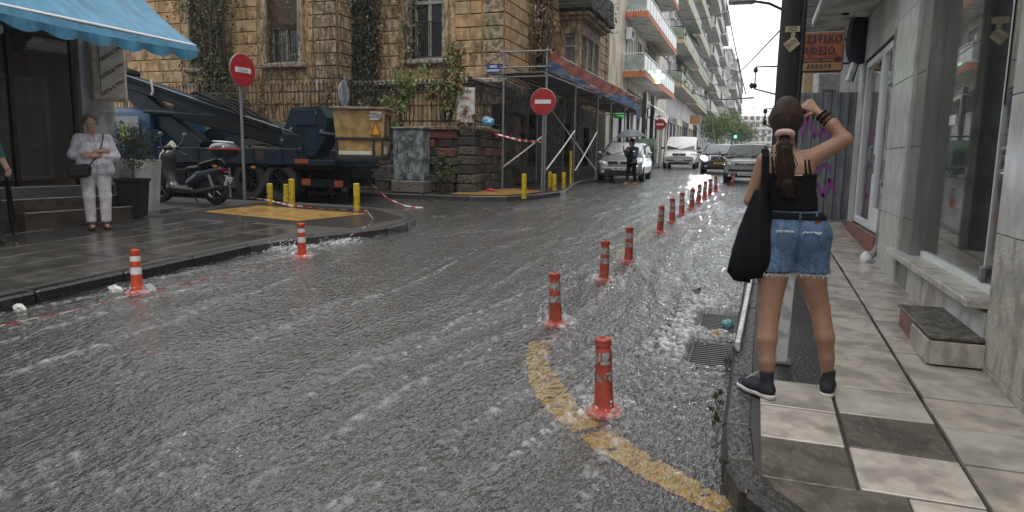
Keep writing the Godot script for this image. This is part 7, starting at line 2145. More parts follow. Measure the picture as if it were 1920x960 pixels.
func hand_into(mb: MB, w: Vector3, d: Vector3, pn: Vector3, side: Vector3, curl: float, sc := 1.0) -> void:
	# wrist, direction of the fingers, direction the palm faces, direction of the thumb side
	d = d.normalized(); side = (side - d * side.dot(d)).normalized(); pn = (pn - d * pn.dot(d)).normalized()
	var pr := []
	for i in 4:
		pr.append([w, w + d * 0.082 * sc + side * (0.027 - i * 0.018) * sc, 0.017 * sc, 0.0125 * sc])
	for i in 4:
		var p := w + d * 0.085 * sc + side * (0.029 - i * 0.0195) * sc
		var ln: float = [0.07, 0.078, 0.072, 0.056][i] * sc
		var a := 0.15
		for s in 3:
			a += curl * [0.7, 1.0, 0.7][s]
			var q: Vector3 = p + (d * cos(a) + pn * sin(a)) * ln * [0.45, 0.32, 0.23][s]
			pr.append([p, q, 0.0088 * sc, 0.0078 * sc])
			p = q
	var t0 := w + d * 0.025 * sc + side * 0.028 * sc
	var t1 := t0 + (d * 0.6 + side * 0.7 + pn * 0.35).normalized() * 0.04 * sc
	var t2 := t1 + (d * 0.9 + side * 0.15 + pn * 0.5).normalized() * 0.03 * sc
	pr.append([t0, t1, 0.0125 * sc, 0.0105 * sc]); pr.append([t1, t2, 0.0105 * sc, 0.008 * sc])
	sdf_into(mb, pr, 0.0042, 0.006)

func head_into(mb: MB, c: Vector3, f: Basis, s := 1.0) -> void:
	# f.z looks forward out of the face
	var P := func(x: float, y: float, z: float) -> Vector3: return c + f * V(x * s, y * s, z * s)
	sdf_into(mb, [[P.call(0, 0.035, -0.02), P.call(0, 0.03, 0.015), 0.082 * s, 0.078 * s, V(0.95, 1.12, 1.0)], [P.call(0, -0.02, 0.03), P.call(0, -0.085, 0.055), 0.058 * s, 0.032 * s], [P.call(0, 0.012, 0.088), P.call(0, -0.022, 0.108), 0.009 * s, 0.014 * s], [P.call(-0.02, -0.055, 0.078), P.call(0.02, -0.055, 0.078), 0.012 * s, 0.012 * s], [P.call(-0.034, 0.02, 0.072), P.call(0.034, 0.02, 0.072), 0.02 * s, 0.02 * s],
		[P.call(-0.081, 0.0, -0.005), P.call(-0.083, 0.03, -0.012), 0.012 * s, 0.016 * s], [P.call(0.081, 0.0, -0.005), P.call(0.083, 0.03, -0.012), 0.012 * s, 0.016 * s]], 0.006, 0.02)

func face_parts(t: Node3D, body: Node3D, c: Vector3, f: Basis, s := 1.0) -> void:
	var e := MB.new(); var m := MB.new(); var b := MB.new()
	for sx in [-0.031, 0.031]:
		e.ball(c + f * V(sx, 0.012, 0.083) * s, V(0.012, 0.007, 0.008) * s, 8, f)
		b.tube([c + f * V(sx - 0.017, 0.034, 0.087) * s, c + f * V(sx, 0.039, 0.091) * s, c + f * V(sx + 0.017, 0.034, 0.087) * s], 0.004 * s, 5)
	m.ball(c + f * V(0, -0.055, 0.09) * s, V(0.022, 0.007, 0.006) * s, 8, f)
	part("eye", e, mat("eye_dark", Color(0.03, 0.025, 0.02), 0.2), body)
	part("eyebrow", b, mat("brow", Color(0.06, 0.04, 0.03), 0.8), body)
	part("mouth", m, mat("lips", Color(0.25, 0.09, 0.07), 0.5), body)

func shoe(mb: MB, heel: Vector3, toe: Vector3, h: float, w := 0.04) -> void:
	var d := (toe - heel)
	sdf_into(mb, [[heel + V(0, 0.045, 0), heel.lerp(toe, 0.55) + V(0, 0.04, 0), w * 0.85, w], [heel.lerp(toe, 0.5) + V(0, 0.038, 0), toe - d.normalized() * 0.03 + V(0, 0.032, 0), w, w * 0.8], [heel + V(0, 0.05, 0) + d * 0.1, heel + V(0, h, 0) + d * 0.12, w * 0.85, w * 0.95]], 0.008, 0.03, V(-99, heel.y + 0.02, -99), V(99, heel.y + h, 99))

func sole(mb: MB, heel: Vector3, toe: Vector3, w := 0.045, th := 0.026) -> void:
	sdf_into(mb, [[heel + V(0, 0.02, 0), heel.lerp(toe, 0.6) + V(0, 0.02, 0), w * 0.85, w], [heel.lerp(toe, 0.55) + V(0, 0.02, 0), toe.lerp(heel, 0.12) + V(0, 0.02, 0), w, w * 0.85]], 0.007, 0.02, V(-99, heel.y, -99), V(99, heel.y + th, 99))

func people() -> void:
	mat("skin_tan", Color(0.42, 0.235, 0.15), 0.5, {sss = 0.12, tex = "grain", scale = 2.0, world = false})
	mat("skin_pale", Color(0.42, 0.26, 0.2), 0.5, {sss = 0.12})
	mat("hair_brown", Color(0.055, 0.034, 0.023), 0.5, {tex = "grain", scale = V(10, 0.8, 10), world = false, bump = "fine", bs = 0.4, spec = 0.35})
	mat("hair_grey", Color(0.16, 0.11, 0.07), 0.6, {tex = "grain", scale = V(10, 2, 10), world = false})
	mat("cloth_black", Color(0.009, 0.009, 0.011), 0.85, {spec = 0.25})
	mat("denim", Color(0.15, 0.235, 0.39), 0.85, {tex = "stain", scale = V(4, 2.2, 4), world = false, detail = "blotch", dscale = V(5, 3, 5), bump = "height", bs = 0.7, spec = 0.3})
	mat("denim_frayed", Color(0.55, 0.58, 0.62), 0.9)
	mat("bag_black", Color(0.011, 0.012, 0.015), 0.8, {tex = "blotch", scale = V(4, 1, 4), world = false, spec = 0.25})
	mat("canvas_navy", Color(0.012, 0.014, 0.022), 0.75)
	mat("rubber_white", Color(0.6, 0.58, 0.55), 0.6)
	mat("scrunchie", Color(0.5, 0.36, 0.32), 0.8)
	mat("leather_brown", Color(0.12, 0.05, 0.02), 0.5)
	photographer()
	old_woman()
	umbrella_person()
	passer_by()

func photographer() -> void:
	# local: x right, z towards the photograph's camera; she looks up the street (-z)
	var t := thing("person", "person seen from behind in black top and denim shorts holding up a camera", "person", G(0.26, -4.05, 0.15))
	var sk := MB.new()
	var legL := [[V(-0.095, 0.88, 0.01), V(-0.135, 0.66, 0.03), 0.088, 0.079], [V(-0.135, 0.66, 0.03), V(-0.14, 0.455, 0.06), 0.079, 0.054], [V(-0.14, 0.455, 0.06), V(-0.144, 0.32, 0.095), 0.054, 0.053], [V(-0.144, 0.32, 0.095), V(-0.136, 0.2, 0.112), 0.053, 0.041], [V(-0.136, 0.2, 0.115), V(-0.128, 0.1, 0.12), 0.04, 0.032], [V(-0.128, 0.1, 0.12), V(-0.128, 0.04, 0.11), 0.034, 0.036]]
	var legR := [[V(0.045, 0.88, 0.01), V(0.07, 0.66, 0.0), 0.083, 0.071], [V(0.07, 0.66, 0.0), V(0.122, 0.49, -0.02), 0.071, 0.051], [V(0.122, 0.49, -0.02), V(0.155, 0.34, 0.005), 0.051, 0.05], [V(0.155, 0.34, 0.005), V(0.176, 0.22, -0.008), 0.05, 0.039], [V(0.176, 0.22, -0.005), V(0.19, 0.11, -0.035), 0.039, 0.031], [V(0.19, 0.11, -0.035), V(0.195, 0.04, -0.04), 0.033, 0.035]]
	var torso := [[V(-0.075, 0.9, 0.0), V(0.02, 0.9, 0.0), 0.114, 0.114, V(1, 1, 0.97)], [V(-0.05, 0.95, 0.0), V(-0.062, 1.06, 0.0), 0.118, 0.108, V(1, 1, 0.78)], [V(-0.062, 1.06, 0.0), V(-0.085, 1.2, 0.0), 0.112, 0.125, V(1, 1, 0.78)], [V(-0.165, 1.255, 0.005), V(-0.02, 1.265, 0.005), 0.062, 0.062, V(1, 1, 1.0)], [V(-0.205, 1.30, 0.0), V(0.01, 1.315, 0.0), 0.047, 0.047]]
	var armR := [[V(0.015, 1.31, 0.0), V(0.175, 1.415, -0.01), 0.05, 0.038], [V(0.175, 1.415, -0.01), V(0.11, 1.495, -0.03), 0.037, 0.034], [V(0.11, 1.495, -0.03), V(0.045, 1.555, -0.05), 0.034, 0.023]]
	var armL := [[V(-0.215, 1.295, 0.0), V(-0.275, 1.08, -0.02), 0.047, 0.038], [V(-0.275, 1.08, -0.02), V(-0.17, 1.3, -0.2), 0.036, 0.024]]
	var neck := [[V(-0.10, 1.30, 0.0), V(-0.118, 1.42, -0.02), 0.05, 0.046]]
	sdf_into(sk, legL + legR + torso + armR + armL + neck, 0.011, 0.018)
	var hc := V(-0.122, 1.505, -0.03)
	var hf := Basis(Vector3.UP, PI + 0.05)
	head_into(sk, hc, hf, 0.98)
	hand_into(sk, V(0.04, 1.56, -0.052), V(-0.55, 0.45, -0.3), V(-0.35, -0.5, -0.5), V(-0.5, -0.6, 0.1), 0.8, 0.95)
	hand_into(sk, V(-0.168, 1.305, -0.205), V(0.1, 0.9, -0.1), V(0.6, 0.1, -0.4), V(0.3, 0.1, 0.8), 0.7, 0.92)
	var body := part("body", sk, M.skin_tan, t)
	face_parts(t, body, hc, hf, 0.98)
	# hair
	var hr := MB.new()
	sdf_into(hr, [[hc + V(0, 0.045, 0.025), hc + V(0, 0.03, 0.0), 0.089, 0.089, V(0.88, 1.1, 1.05)], [hc + V(0, 0.0, 0.05), hc + V(-0.005, -0.055, 0.085), 0.078, 0.04], [hc + V(-0.05, 0.03, 0.0), hc + V(-0.03, -0.03, 0.06), 0.036, 0.03], [hc + V(0.05, 0.03, 0.0), hc + V(0.03, -0.03, 0.06), 0.036, 0.03]], 0.009, 0.03, V(-9, -9, hc.z - 0.075), V(9, 9, 9))
	part("hair", hr, M.hair_brown, t)
	var pt := MB.new()
	var x0 := hc + V(-0.005, -0.07, 0.105)
	sdf_into(pt, [[x0, V(-0.125, 1.36, 0.11), 0.024, 0.036], [V(-0.125, 1.36, 0.11), V(-0.115, 1.27, 0.125), 0.036, 0.042, V(1.1, 1, 0.7)], [V(-0.115, 1.27, 0.125), V(-0.1, 1.18, 0.12), 0.042, 0.034, V(1.1, 1, 0.7)], [V(-0.1, 1.18, 0.12), V(-0.08, 1.115, 0.12), 0.032, 0.006], [V(-0.11, 1.25, 0.125), V(-0.07, 1.145, 0.12), 0.02, 0.004], [V(-0.12, 1.25, 0.125), V(-0.125, 1.13, 0.12), 0.02, 0.004], [V(-0.12, 1.27, 0.13), V(-0.09, 1.09, 0.118), 0.018, 0.003]], 0.007, 0.012)
	for i in 70:
		var a := V(-0.125 + rng.randfn(0, 0.018), 1.39, 0.118 + rng.randf() * 0.02)
		pt.tube([a, V(-0.118 + rng.randfn(0, 0.026), 1.28, 0.135 + rng.randf() * 0.022), V(-0.1 + rng.randfn(0, 0.03), 1.17, 0.125 + rng.randf() * 0.02), V(-0.085 + rng.randfn(0, 0.022), 1.1 + rng.randf() * 0.05, 0.122)], [0.003, 0.003, 0.0025, 0.001], 4)
	for i in 220:
		var u := rng.randf_range(-1.0, 1.0)
		var y := rng.randf_range(-0.2, 1.0)
		var dirn := V(u, y, 0.9).normalized()
		var s := hc + V(0, 0.035, 0.02) + dirn * V(0.083, 0.104, 0.098)
		pt.tube([s, s.lerp(x0, 0.5) + V(0, 0, 0.028), x0 + V(rng.randfn(0, 0.01), rng.randfn(0, 0.01), 0.012)], [0.003, 0.0035, 0.002], 4)
	part("ponytail", pt, M.hair_brown, t)
	var scm := MB.new()
	for i in 14:
		var a := TAU * i / 14.0
		scm.ball(x0 + V(cos(a) * 0.034, 0.004 + sin(a) * 0.012, 0.012 + 0.03 * sin(a) + 0.006 * sin(a * 3.0)), V(0.019, 0.018, 0.019), 8)
	part("scrunchie", scm, M.scrunchie, t)
	# black top with double straps
	var tp := MB.new()
	sdf_into(tp, torso, 0.01, 0.03, V(-9, 1.03, -9), V(0.2, 1.232, 9), 0.011)
	part("top", tp, M.cloth_black, t)
	for q in [[-0.17, -0.185], [-0.148, -0.168], [-0.005, -0.022], [0.018, -0.004]]:
		part("strap", tb([V(q[0], 1.22, 0.088), V(lerpf(q[0], q[1], 0.6), 1.29, 0.064), V(q[1], 1.345, 0.02), V(q[1], 1.33, -0.045)], 0.0055, 5), M.cloth_black, t)
	part("label_tag", bx(V(-0.05, 1.225, 0.104), V(0.045, 0.006, 0.003), 0.0), M.rubber_white, t)
	# shorts, belt, pockets, frayed hem
	var sh := MB.new()
	var pel := [torso[0], torso[1]] + legL.slice(0, 2) + legR.slice(0, 2)
	sdf_into(sh, pel, 0.01, 0.035, V(-9, 0.695, -9), V(9, 1.034, 9), 0.015)
	var shorts := part("shorts", sh, M.denim, t)
	var fr := MB.new()
	for e in [[-0.133, 0.685, 0.029, 0.098], [0.072, 0.69, 0.002, 0.093]]:
		for i in 90:
			var a := TAU * i / 90.0
			var r: float = e[3]
			var p := V(e[0] + cos(a) * r, e[1] + rng.randf_range(0.0, 0.008), e[2] + sin(a) * r)
			fr.tube([p, p + V(rng.randfn(0, 0.004), -rng.randf_range(0.008, 0.025), rng.randfn(0, 0.004))], [0.0022, 0.0008], 4)
	part("frayed_hem", fr, M.denim_frayed, shorts)
	mat("denim_dark", Color(0.1, 0.165, 0.29), 0.85, {tex = "grain", scale = 8.0, world = false})
	for q in [[-0.135, -0.05], [0.0, 0.085]]:
		var pk := MB.new()
		sdf_into(pk, pel, 0.01, 0.035, V(q[0], 0.82, 0.02), V(q[1], 0.928, 0.5), 0.0185)
		part("pocket", pk, M.denim_dark, shorts)
		var fy := MB.new()
		for i in 26:
			var p := V(lerpf(q[0], q[1], i / 25.0), 0.928 + rng.randfn(0, 0.002), 0.126)
			fy.tube([p, p + V(rng.randfn(0, 0.006), -rng.randf_range(0.002, 0.012), 0.01)], [0.0022, 0.001], 4)
		part("frayed_edge", fy, M.denim_frayed, shorts)
	part("back_seam", tb([V(-0.023, 0.97, 0.118), V(-0.022, 0.9, 0.135), V(-0.022, 0.82, 0.115), V(-0.025, 0.75, 0.075)], 0.0035, 5), M.denim_dark, shorts)
	var bl := MB.new(); sdf_into(bl, pel, 0.007, 0.035, V(-9, 0.988, -9), V(9, 1.024, 9), 0.026)
	part("belt", bl, M.cloth_black, t)
	for x in [-0.1, -0.022, 0.06]: part("belt_loop", bx(V(x, 1.006, 0.112 - absf(x + 0.03) * 0.35), V(0.012, 0.055, 0.008), 0.003), M.denim, shorts)
	part("leather_patch", bx(V(0.068, 0.975, 0.092), V(0.035, 0.022, 0.004), 0, Basis(Vector3.UP, 0.6)), M.leather_brown, shorts)
	# high canvas shoes
	for q in [[V(-0.115, 0.0, 0.155), V(-0.27, 0.0, -0.01)], [V(0.19, 0.0, 0.0), V(0.215, 0.0, -0.23)]]:
		var sm := MB.new(); shoe(sm, q[0], q[1], 0.15)
		var so := part("shoe", sm, M.canvas_navy, t)
		var sl := MB.new(); sole(sl, q[0], q[1])
		part("sole", sl, M.rubber_white, so)
		var d: Vector3 = (q[1] - q[0]).normalized()
		var tc := MB.new(); tc.ball(q[1] - d * 0.04 + V(0, 0.034, 0), V(0.034, 0.026, 0.034), 10)
		part("toe_cap", tc, M.rubber_white, so)
		var lc := MB.new()
		var w := V(-d.z, 0, d.x)
		for i in 5:
			var c: Vector3 = q[0].lerp(q[1], 0.42 + i * 0.07) + V(0, 0.118 - i * 0.012, 0)
			lc.tube([c - w * 0.022, c + V(0, 0.006, 0), c + w * 0.022], 0.004, 4)
		part("laces", lc, M.rubber_white, so)
	# bracelets
	for i in 5:
		var c := V(0.055, 1.546, -0.047).lerp(V(0.11, 1.495, -0.03), i * 0.17)
		var ax := (V(0.11, 1.495, -0.03) - V(0.045, 1.555, -0.05)).normalized()
		var bs := MB.new().frame(ax)
		var pts := []
		for k in 15: pts.append(c + bs.x * cos(TAU * k / 14.0) * 0.030 + bs.z * sin(TAU * k / 14.0) * 0.030)
		var br := MB.new(); br.tube(pts, 0.005 if i % 2 else 0.0065, 6, false)
		part("bracelet", br, M.leather_brown if i in [1, 3] else M.cloth_black, t)
	# what she holds and carries
	var cam := thing("compact_camera", "small black camera held up in front of the face", "camera", t.position + V(-0.075, 1.575, -0.15), 0.05)
	part("body", bx(Vector3.ZERO, V(0.12, 0.07, 0.035), 0.01), M.black, cam)
	var ln := MB.new(); ln.lathe([Vector2(0.03, 0), Vector2(0.03, 0.045), Vector2(0.022, 0.045), Vector2(0, 0.04)], 16, V(0.0, 0, -0.015), Basis(Vector3.RIGHT, -PI / 2))
	part("lens", ln, M.black, cam)
	part("strap", tb([V(0.06, 0.03, 0), V(0.1, 0.02, 0.03), V(0.09, -0.05, 0.05)], 0.004, 5), M.cloth_black, cam)
	var bag := thing("tote_bag", "large slouchy black cloth bag hanging from the shoulder", "bag", t.position + V(-0.25, 0.64, 0.06))
	var rings := []
	for q in [[0.0, 0.0, 0.012, 0.02, 0.0], [0.01, 0.085, 0.06, 0.02, 0.0], [0.06, 0.125, 0.085, 0.015, 0.0], [0.16, 0.118, 0.085, 0.02, 0.003], [0.28, 0.092, 0.07, 0.03, 0.004], [0.4, 0.062, 0.05, 0.038, 0.005], [0.47, 0.04, 0.03, 0.038, 0.004], [0.5, 0.026, 0.016, 0.036, 0.0]]:
		var ring := []
		for i in 20:
			var a := TAU * i / 20.0
			var wob: float = 1.0 + 0.06 * sin(a * 3.0 + q[0] * 9.0) + 0.04 * sin(a * 5.0 + q[0] * 17.0)
			ring.append(V(q[3] - 0.02 + cos(a) * q[1] * wob, q[0] + 0.02 * cos(a) * (1.0 if q[0] < 0.1 else 0.0), sin(a) * q[2] * wob))
		rings.append(ring)
	var bgm := MB.new(); bgm.loft(rings)
	part("pouch", bgm, M.bag_black, bag)
	var stp := MB.new()
	var prev := []
	for p in [[0.036, 0.47, 0.012], [0.038, 0.58, 0.012], [0.035, 0.68, 0.0], [0.03, 0.722, -0.045], [0.028, 0.70, -0.1], [0.025, 0.55, -0.12], [0.02, 0.35, -0.08]]:
		var row := [V(p[0] - 0.019, p[1], p[2]), V(p[0] + 0.019, p[1], p[2])]
		if prev.size(): stp.quad(prev[0], prev[1], row[1], row[0]); stp.quad(prev[0] + V(0, 0, 0.004), row[0] + V(0, 0, 0.004), row[1] + V(0, 0, 0.004), prev[1] + V(0, 0, 0.004))
		prev = row
	part("strap", stp, M.cloth_black, bag)

func old_woman() -> void:
	# local: faces +z
	var t := thing("person", "person with short hair in white trousers and pale blouse standing with folded arms", "person", G(-9.3, -7.6, 0.155), 0.98)
	mat("blouse", Color(0.62, 0.61, 0.69), 0.8, {tex = "stain", scale = V(8, 0.8, 8), world = false})
	mat("white_cotton", Color(0.78, 0.75, 0.8), 0.8, {tex = "blotch", scale = 1.5, world = false})
	mat("bag_leather", Color(0.014, 0.013, 0.014), 0.35)
	var sk := MB.new()
	var hc := V(-0.02, 1.555, 0.03)
	var hf := Basis(Vector3.UP, -0.1) * Basis(Vector3.BACK, 0.08)
	sdf_into(sk, [[V(-0.01, 1.36, 0.0), V(-0.02, 1.47, 0.015), 0.055, 0.052], [V(-0.25, 1.12, 0.05), V(0.06, 1.15, 0.2), 0.042, 0.03], [V(0.25, 1.1, 0.05), V(-0.05, 1.08, 0.22), 0.042, 0.03], [V(-0.09, 0.14, 0), V(-0.09, 0.05, 0.0), 0.034, 0.034], [V(0.1, 0.14, 0.02), V(0.1, 0.05, 0.02), 0.034, 0.034]], 0.012, 0.02)
	for x in [-0.09, 0.1]: sdf_into(sk, [[V(x, 0.05, -0.02), V(x, 0.04, 0.14), 0.035, 0.028]], 0.008, 0.01)
	head_into(sk, hc, hf, 1.05)
	hand_into(sk, V(0.06, 1.15, 0.2), V(0.9, 0.1, -0.1), V(0, -0.2, -1), V(0, 1, 0.1), 0.35, 0.95)
	hand_into(sk, V(-0.05, 1.08, 0.22), V(-0.9, 0.12, -0.05), V(0, -0.2, -1), V(0, 1, 0.1), 0.35, 0.95)
	var body := part("body", sk, M.skin_pale, t)
	face_parts(t, body, hc, hf, 1.05)
	var hr := MB.new()
	sdf_into(hr, [[hc + V(0, 0.065, -0.03), hc + V(0, 0.05, 0.01), 0.092, 0.086], [hc + V(-0.055, 0.075, 0.02), hc + V(0.045, 0.085, 0.025), 0.045, 0.042], [hc + V(-0.075, 0.02, -0.04), hc + V(0.075, 0.02, -0.04), 0.04, 0.04], [hc + V(0, 0.0, -0.08), hc + V(0, -0.03, -0.07), 0.05, 0.04]], 0.01, 0.03, V(-9, -9, -9), V(9, 9, hc.z + 0.082))
	part("hair", hr, M.hair_grey, t)
	var sm := MB.new()
	sdf_into(sm, [[V(-0.13, 0.88, 0.0), V(0.13, 0.88, 0.0), 0.13, 0.13, V(1, 1, 1.1)], [V(-0.1, 1.0, 0.02), V(0.1, 1.0, 0.02), 0.14, 0.14, V(1, 1, 1.15)], [V(-0.1, 1.18, 0.03), V(0.1, 1.18, 0.03), 0.13, 0.13, V(1, 1, 1.2)], [V(-0.17, 1.34, 0.0), V(0.17, 1.34, 0.0), 0.068, 0.068], [V(-0.19, 1.33, 0.0), V(-0.27, 1.1, 0.02), 0.07, 0.068], [V(0.19, 1.33, 0.0), V(0.27, 1.08, 0.02), 0.07, 0.068], [V(-0.27, 1.1, 0.02), V(-0.1, 1.13, 0.15), 0.062, 0.05], [V(0.27, 1.08, 0.02), V(0.12, 1.09, 0.15), 0.062, 0.05]], 0.014, 0.04, V(-9, 0.8, -9), V(9, 1.42, 9))
	part("blouse", sm, M.blouse, t)
	var col := MB.new()
	for s in [-1.0, 1.0]: col.quad(V(0.005 * s, 1.29, 0.135), V(0.07 * s, 1.33, 0.11), V(0.075 * s, 1.41, 0.03), V(0.03 * s, 1.4, 0.075))
	part("collar", col, M.blouse, t)
	var bt := MB.new()
	for y in [1.0, 0.9, 1.24]: bt.ball(V(0.01, y, 0.19 if y > 0.95 else 0.165), V(0.008, 0.008, 0.005), 6)
	part("button", bt, M.bag_leather, t)
	var tr := MB.new()
	sdf_into(tr, [[V(-0.09, 0.86, 0), V(0.09, 0.86, 0), 0.125, 0.125], [V(-0.1, 0.8, 0), V(-0.1, 0.48, 0.01), 0.105, 0.08], [V(-0.1, 0.48, 0.01), V(-0.09, 0.12, 0.0), 0.08, 0.068], [V(0.1, 0.8, 0), V(0.11, 0.48, 0.02), 0.105, 0.08], [V(0.11, 0.48, 0.02), V(0.1, 0.12, 0.02), 0.08, 0.068]], 0.013, 0.025, V(-9, 0.1, -9), V(9, 0.9, 9))
	part("trousers", tr, M.white_cotton, t)
	for x in [-0.09, 0.1]:
		var so := MB.new(); sole(so, V(x, 0.0, -0.06), V(x * 1.15, 0.0, 0.19), 0.046, 0.04)
		for q in [0.03, 0.11]:
			so.tube([V(x - 0.046, 0.03, q), V(x - 0.02, 0.082, q), V(x + 0.02, 0.082, q), V(x + 0.046, 0.03, q)], 0.013, 6)
		so.tube([V(x - 0.04, 0.05, -0.03), V(x - 0.03, 0.1, 0.03), V(x + 0.03, 0.1, 0.03), V(x + 0.04, 0.05, -0.03)], 0.01, 6)
		part("sandal", so, mat("sandal_brown", Color(0.09, 0.05, 0.035), 0.6), t)
	var bag := thing("handbag", "black leather handbag worn across the body of the person in white trousers", "bag", t.position, 0.98)
	var bm := MB.new()
	sdf_into(bm, [[V(-0.3, 0.88, 0.12), V(-0.12, 0.9, 0.17), 0.065, 0.065, V(1, 1.1, 0.6)], [V(-0.29, 0.81, 0.12), V(-0.13, 0.83, 0.17), 0.065, 0.065, V(1, 0.9, 0.7)]], 0.012, 0.02)
	part("pouch", bm, M.bag_leather, bag)
	part("flap", bx(V(-0.22, 0.9, 0.2), V(0.24, 0.1, 0.02), 0.008, Basis(Vector3.UP, -0.2)), M.bag_leather, bag)
	part("strap", tb([V(-0.1, 0.93, 0.17), V(0.0, 1.05, 0.19), V(0.09, 1.25, 0.18), V(0.13, 1.4, 0.06), V(0.12, 1.41, -0.02)], 0.009, 5), M.bag_leather, bag)

func umbrella_person() -> void:
	var t := thing("person", "person in a denim jacket and black trousers walking through the water under an umbrella", "person", G(-3.95, -23.2), -0.35)
	mat("denim_jacket", Color(0.09, 0.16, 0.24), 0.8, {tex = "blotch", scale = 3.0, world = false})
	var sk := MB.new()
	var hc := V(-0.03, 1.42, 0.03)
	head_into(sk, hc, Basis(Vector3.UP, -0.3), 1.0)
	sdf_into(sk, [[V(0, 1.26, 0), V(-0.02, 1.36, 0.0), 0.05, 0.048], [V(-0.15, 0.98, 0.1), V(-0.2, 1.2, 0.24), 0.034, 0.026], [V(0.16, 0.98, 0.08), V(-0.04, 1.16, 0.22), 0.034, 0.026], [V(-0.1, 0.16, 0.1), V(-0.1, 0.04, 0.12), 0.034, 0.032], [V(0.1, 0.16, -0.1), V(0.1, 0.04, -0.1), 0.034, 0.032]], 0.013, 0.02)
	hand_into(sk, V(-0.2, 1.2, 0.24), V(-0.1, 0.9, 0.1), V(0.5, 0, 0.3), V(0.4, 0, 0.5), 0.8)
	hand_into(sk, V(-0.04, 1.16, 0.22), V(-0.7, 0.5, 0.1), V(0, 0, -1), V(0, 1, 0), 0.7)
	var body := part("body", sk, M.skin_pale, t)
	face_parts(t, body, hc, Basis(Vector3.UP, -0.3), 1.0)
	var hr := MB.new()
	sdf_into(hr, [[hc + V(0, 0.05, -0.03), hc + V(0, 0.05, 0.0), 0.1, 0.09], [hc + V(0, 0.0, -0.06), hc + V(0.02, -0.15, -0.07), 0.08, 0.05]], 0.012, 0.03)
	part("hair", hr, M.hair_brown, t)
	var jk := MB.new()
	sdf_into(jk, [[V(-0.07, 0.78, 0), V(0.07, 0.78, 0), 0.12, 0.12], [V(-0.08, 1.0, 0.0), V(0.08, 1.0, 0.0), 0.12, 0.12], [V(-0.15, 1.22, 0), V(0.15, 1.22, 0), 0.07, 0.07], [V(-0.18, 1.2, 0), V(-0.16, 0.96, 0.08), 0.06, 0.05], [V(-0.16, 0.96, 0.08), V(-0.19, 1.14, 0.2), 0.05, 0.042], [V(0.18, 1.2, 0), V(0.18, 0.96, 0.05), 0.06, 0.05], [V(0.18, 0.96, 0.05), V(0.02, 1.12, 0.18), 0.05, 0.042]], 0.014, 0.03, V(-9, 0.66, -9), V(9, 1.32, 9))
	part("jacket", jk, M.denim_jacket, t)
	var tr := MB.new()
	sdf_into(tr, [[V(-0.08, 0.76, 0), V(0.08, 0.76, 0), 0.11, 0.11], [V(-0.08, 0.72, 0), V(-0.1, 0.44, 0.08), 0.09, 0.065], [V(-0.1, 0.44, 0.08), V(-0.1, 0.14, 0.1), 0.06, 0.045], [V(0.08, 0.72, 0), V(0.1, 0.44, 0.0), 0.09, 0.065], [V(0.1, 0.44, 0.0), V(0.1, 0.14, -0.1), 0.06, 0.045]], 0.013, 0.03)
	part("trousers", tr, M.cloth_black, t)
	for q in [[V(-0.1, 0, 0.07), V(-0.12, 0, 0.3)], [V(0.1, 0, -0.15), V(0.1, 0, 0.08)]]:
		var so := MB.new(); shoe(so, q[0], q[1], 0.08)
		part("shoe", so, mat("shoe_coral", Color(0.42, 0.16, 0.11), 0.6), t)
	var bp := MB.new(); sdf_into(bp, [[V(0.0, 0.85, 0.16), V(0.02, 1.1, 0.16), 0.1, 0.09, V(1.1, 1, 0.7)]], 0.016, 0.02)
	single("shoulder_bag", "dark bag hugged to the chest of the umbrella holder", "bag", bp, M.bag_black, t.position).rotation.y = -0.35
	# umbrella
	mat("umbrella_grey", Color(0.13, 0.15, 0.17), 0.55, {back = 0.5})
	var u := thing("umbrella", "open grey umbrella with pale handle", "umbrella", t.position + V(-0.03, 1.06, 0.08), 0.2)
	u.rotation.z = 0.06
	var cn := MB.new()
	var pr := []
	for j in 6:
		var a := j / 5.0 * 1.05
		var ring := []
		for i in 32:
			var w := TAU * i / 32.0
			var sc := 1.0 - 0.07 * absf(sin(w * 4.0)) * (j / 5.0)
			ring.append(V(cos(w) * sin(a) * 0.56 * sc, 0.3 + cos(a) * 0.5, sin(w) * sin(a) * 0.56 * sc))
		pr.append(ring)
	cn.loft(pr, false)
	part("canopy", cn, M.umbrella_grey, u)
	part("shaft", tb([V(0, 0.0, 0), V(0, 0.86, 0)], 0.007, 6), M.galv, u)
	for i in 8:
		var w := TAU * i / 8.0
		part("rib", tb([V(0, 0.78, 0), V(cos(w) * 0.3, 0.7, sin(w) * 0.3), V(cos(w) * 0.48, 0.54, sin(w) * 0.48)], 0.004, 4), M.galv, u)
	part("handle", tb([V(0, 0.0, 0), V(0, -0.08, 0), V(0.02, -0.11, 0)], 0.013, 6), M.black, u)

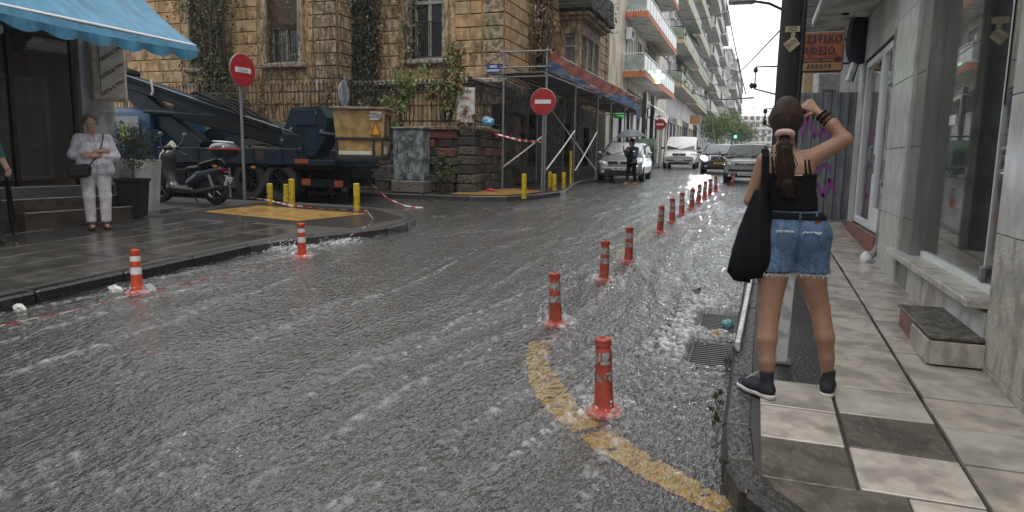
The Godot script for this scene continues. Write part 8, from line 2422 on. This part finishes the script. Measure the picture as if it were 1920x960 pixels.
func passer_by() -> void:
	# mostly outside the frame: a leg in jeans, a dark shoe and a folded umbrella show
	var t := thing("person", "person in dark jeans and teal shirt standing by the shop steps", "person", G(-9.46, -6.06, 0.155), 1.25)
	mat("jeans_dark", Color(0.018, 0.026, 0.042), 0.8, {tex = "grain", scale = 5.0, world = false})
	mat("teal_shirt", Color(0.03, 0.12, 0.13), 0.8)
	var sk := MB.new()
	var hc := V(0, 1.6, 0.02)
	head_into(sk, hc, Basis.IDENTITY, 1.05)
	sdf_into(sk, [[V(0, 1.42, 0), V(0, 1.54, 0), 0.055, 0.052], [V(-0.26, 1.1, 0.0), V(-0.28, 0.88, 0.12), 0.042, 0.03], [V(0.26, 1.1, 0.0), V(0.27, 0.95, 0.2), 0.042, 0.03]], 0.014, 0.02)
	hand_into(sk, V(-0.28, 0.88, 0.12), V(0, -0.8, 0.3), V(0.7, 0, 0), V(0, 0.2, 1), 0.5)
	hand_into(sk, V(0.27, 0.95, 0.2), V(0, -0.3, 0.9), V(-0.7, -0.3, 0), V(0, 0.9, 0.2), 0.8)
	var body := part("body", sk, M.skin_pale, t)
	face_parts(t, body, hc, Basis.IDENTITY, 1.05)
	var hr := MB.new(); sdf_into(hr, [[hc + V(0, 0.06, -0.03), hc + V(0, 0.06, 0.01), 0.096, 0.088]], 0.014, 0.02, V(-9, hc.y - 0.02, -9), V(9, 9, hc.z + 0.08))
	part("hair", hr, M.hair_brown, t)
	var sh := MB.new()
	sdf_into(sh, [[V(-0.08, 0.95, 0), V(0.08, 0.95, 0), 0.13, 0.13], [V(-0.1, 1.2, 0), V(0.1, 1.2, 0), 0.13, 0.13], [V(-0.17, 1.4, 0), V(0.17, 1.4, 0), 0.07, 0.07], [V(-0.19, 1.38, 0), V(-0.26, 1.1, 0), 0.065, 0.055], [V(0.19, 1.38, 0), V(0.26, 1.1, 0), 0.065, 0.055]], 0.016, 0.04, V(-9, 0.84, -9), V(9, 1.48, 9))
	part("shirt", sh, M.teal_shirt, t)
	var tr := MB.new()
	sdf_into(tr, [[V(-0.08, 0.9, 0), V(0.08, 0.9, 0), 0.12, 0.12], [V(-0.1, 0.84, 0), V(-0.11, 0.48, 0.03), 0.1, 0.075], [V(-0.11, 0.48, 0.03), V(-0.11, 0.1, 0.0), 0.075, 0.062], [V(0.1, 0.84, 0), V(0.12, 0.5, 0.08), 0.1, 0.075], [V(0.12, 0.5, 0.08), V(0.12, 0.1, 0.12), 0.075, 0.062]], 0.014, 0.03, V(-9, 0.07, -9), V(9, 0.95, 9))
	part("trousers", tr, M.jeans_dark, t)
	for q in [[V(-0.11, 0, -0.06), V(-0.13, 0, 0.2)], [V(0.12, 0, 0.06), V(0.13, 0, 0.33)]]:
		var so := MB.new(); shoe(so, q[0], q[1], 0.085, 0.043)
		part("shoe", so, mat("shoe_dark", Color(0.025, 0.02, 0.02), 0.5), t)
	var um := thing("folded_umbrella", "folded black umbrella with strap held beside the shop steps", "umbrella", t.position + V(0.1, 0.0, -0.3))
	part("canopy", tb([V(0.0, 0.06, 0), V(0.02, 0.35, 0), V(-0.02, 0.8, 0)], [0.008, 0.04, 0.03], 10), M.cloth_black, um)
	part("handle", tb([V(-0.02, 0.8, 0), V(-0.03, 1.0, 0), V(-0.06, 1.08, 0.02), V(-0.12, 1.14, 0.04)], [0.014, 0.018, 0.025, 0.03], 8), M.black, um)
	part("strap", tb([V(0.03, 0.95, 0.03), V(0.06, 0.6, 0.04), V(0.04, 0.3, 0.03)], 0.008, 5), M.cloth_black, um)

func _ready() -> void:
	rng.seed = 12345
	camera_and_light()
	textures()
	materials()
	ground()
	mansion()
	street_blocks()
	right_side()
	left_shop()
	cars()
	truck()
	scooter()
	street_things()
	people()
